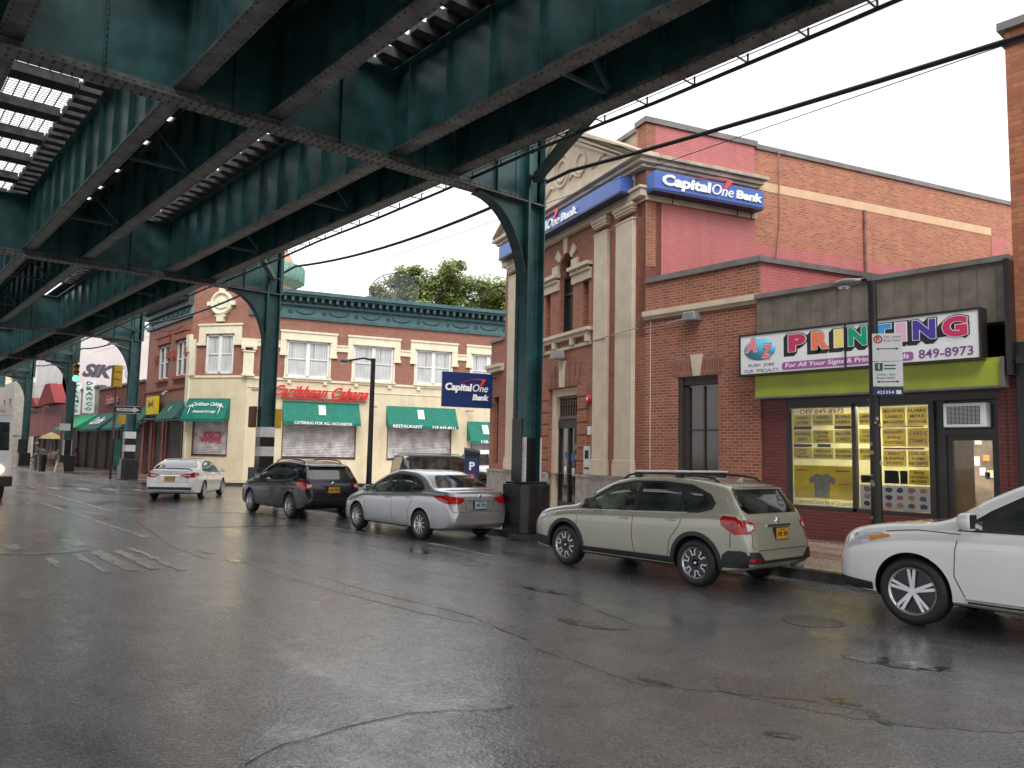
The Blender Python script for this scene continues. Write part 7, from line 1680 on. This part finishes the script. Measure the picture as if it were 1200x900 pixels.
b = MB(); b.lathe([(.9, 2.35), (.6, 2.6), (.05, 2.85)], (12.4, 70, 0), 'z', 12); b.build('canopy', mat('umbrella_yellow', (.6, .5, .22), .6), t); b = MB(); b.tube([(12.4, 70, .15), (12.4, 70, 2.8)], .03); b.build('pole', M['galv'], t)
g_ = MB(); 
for k in range(170):
    x, y, z = 13.9+rn.gauss(0, .35), rn.uniform(69, 86), .2+abs(rn.gauss(0, .55)); s_ = rn.uniform(.05, .16); g_.k = rn.randrange(5); g_.box(x-s_, x+s_, y-s_, y+s_, z, z+s_*1.6)
tag(g_.build('shop_goods', [mat('goods_%d' % i, c) for i, c in enumerate(((.35, .08, .1), (.25, .25, .22), (.05, .05, .06), (.1, .18, .07), (.5, .42, .35)))]), 'jumble of goods displayed on the pavement before the far shops', 'goods', kind='stuff')
t = empty('fire_hydrant', (13.2, 22.2, .15), 0, 'small black fire hydrant beside the street lamp before the restaurant wall', 'fire hydrant')
hx, hy = 12.35, 20.6
b = MB(); b.lathe([(.16, .15), (.16, .2), (.1, .22), (.1, .75), (.14, .77), (.13, .85), (.06, .95), (.03, 1.0), (0, 1.0)], (hx, hy, 0), 'z', 14); b.build('barrel', M['blackpaint'], t); b = MB(); b.cyl((hx-.17, hy, .6), (hx+.17, hy, .6), .05, n=10); b.cyl((hx, hy-.16, .6), (hx, hy, .6), .06, n=10); b.build('outlet_cap', M['galv'], t)
# weeds at the foot of the nearest column
wd_ = MB()
for k in range(160):
    x, y = 11.75+rn.uniform(-.28, .2), 12.2+rn.uniform(-.18, .12); h = rn.uniform(.06, .22); a = rn.uniform(0, 6.28); dx, dy = .05*math.cos(a), .05*math.sin(a)
    wd_.add([(x-.006*math.sin(a), y+.006*math.cos(a), .15), (x+.006*math.sin(a), y-.006*math.cos(a), .15), (x+dx, y+dy, .15+h)], [(0, 1, 2)])
tag(wd_.build('weeds', mat('weeds_green', (.2, .22, .07), .7, var=.3), fix=False), 'tuft of pale green weeds at the foot of the nearest viaduct column', 'weeds', kind='stuff')
# ------------------------------------------------------------------ truck at the left edge
tk = empty('box_truck', (3.5, 33, 0), 0, 'white truck with a lit headlamp coming toward us, cut off by the left edge', 'truck')
TXr = 4.30; ty = 30.4       # right side (photo) at TXr, front at ty, facing the camera
b = MB(); b.box(TXr-2.3, TXr, ty+.35, ty+2.0, .75, 2.75); b.add([(TXr-2.3, ty, .75), (TXr, ty, .75), (TXr, ty, 1.55), (TXr-2.3, ty, 1.55), (TXr-2.3, ty+.35, .75), (TXr, ty+.35, .75), (TXr, ty+.35, 2.65), (TXr-2.3, ty+.35, 2.65)], [(0,1,2,3),(3,2,6,7),(0,3,7,4),(1,5,6,2),(4,7,6,5),(0,4,5,1)]); b.build('cab', M['signwhite'], tk, bevel=.05)
b = MB(); b.box(TXr-2.35, TXr+.05, ty+2.1, ty+8.5, 1.0, 3.12); b.box(TXr-2.3, TXr, ty+.5, ty+2.1, 2.76, 3.08); b.build('cargo_box', M['signwhite'], tk, bevel=.04)
b = MB(); b.add([(TXr-2.15, ty+.01, 1.62), (TXr-.1, ty+.01, 1.62), (TXr-.1, ty+.31, 2.55), (TXr-2.15, ty+.31, 2.55)], [(0,1,2,3)]); b.box(TXr, TXr+.012, ty+.55, ty+1.3, 1.65, 2.4); b.build('cab_window', M['carglass'], tk, fix=False)
b = MB(); b.box(TXr-2.35, TXr+.04, ty-.15, ty+.1, .45, .78); b.build('bumper', M['trim'], tk, bevel=.03)
for s_ in (-.35, -1.95): b = MB(); b.cyl((TXr+s_, ty-.03, 1.0), (TXr+s_, ty+.02, 1.0), .13, n=16); b.build('headlamp', M['headlit'], tk)
for s_ in (-.3, -2.0, -1.15): b = MB(); b.box(TXr+s_-.08, TXr+s_+.08, ty+.47, ty+.5, 2.88, 2.97); b.build('marker_lamp', M['lampamber'], tk)
for yy in (ty+.9, ty+6.6):
    for xx in (TXr-.22, TXr-2.08): b = MB(); b.cyl((xx-.13, yy, .42), (xx+.13, yy, .42), .42, n=24); b.build('wheel', M['rubber'], tk)
b = MB(); b.tube([(TXr, ty+.2, 2.1), (TXr+.25, ty+.05, 2.1), (TXr+.25, ty+.05, 1.5)], .02); b.box(TXr+.15, TXr+.35, ty+.02, ty+.1, 1.55, 2.0); b.build('side_mirror', M['trim'], tk)
# ------------------------------------------------------------------ parked cars
build_hatch((10.22, 8.27), 0, paint_beige, 'parked_hatchback', 'beige hatchback with roof crossbars and black cladding, parked before the bank', True, True, 'hex', M['platey'])
build_hatch((10.1, 21.36), 0, paint_navy, 'parked_hatchback', 'dark navy hatchback with roof rails, parked in front of the silver sedan', False, False, 'multi', M['platey'])
sedan((10.25, 15.25), 0, paint_silver, 'parked_sedan', 'silver sedan with pale blue number plate parked at the kerb', 'small')
sedan((10.1, 30.7), 33, paint_white, 'white_sedan', 'white sedan turning into the side street at the crossing', 'mid')
build_suv((10.2, 2.465), 0, paint_white)
q = cs(0, 0)
pc_ = Vector((17.75, 27.6))+Vector(CX[:2])*2.3+Vector(CN[:2])*.95
boxy_suv((pc_.x-.15, pc_.y), BA+90)
build_van((26.2, 32.6), BA+90+180)
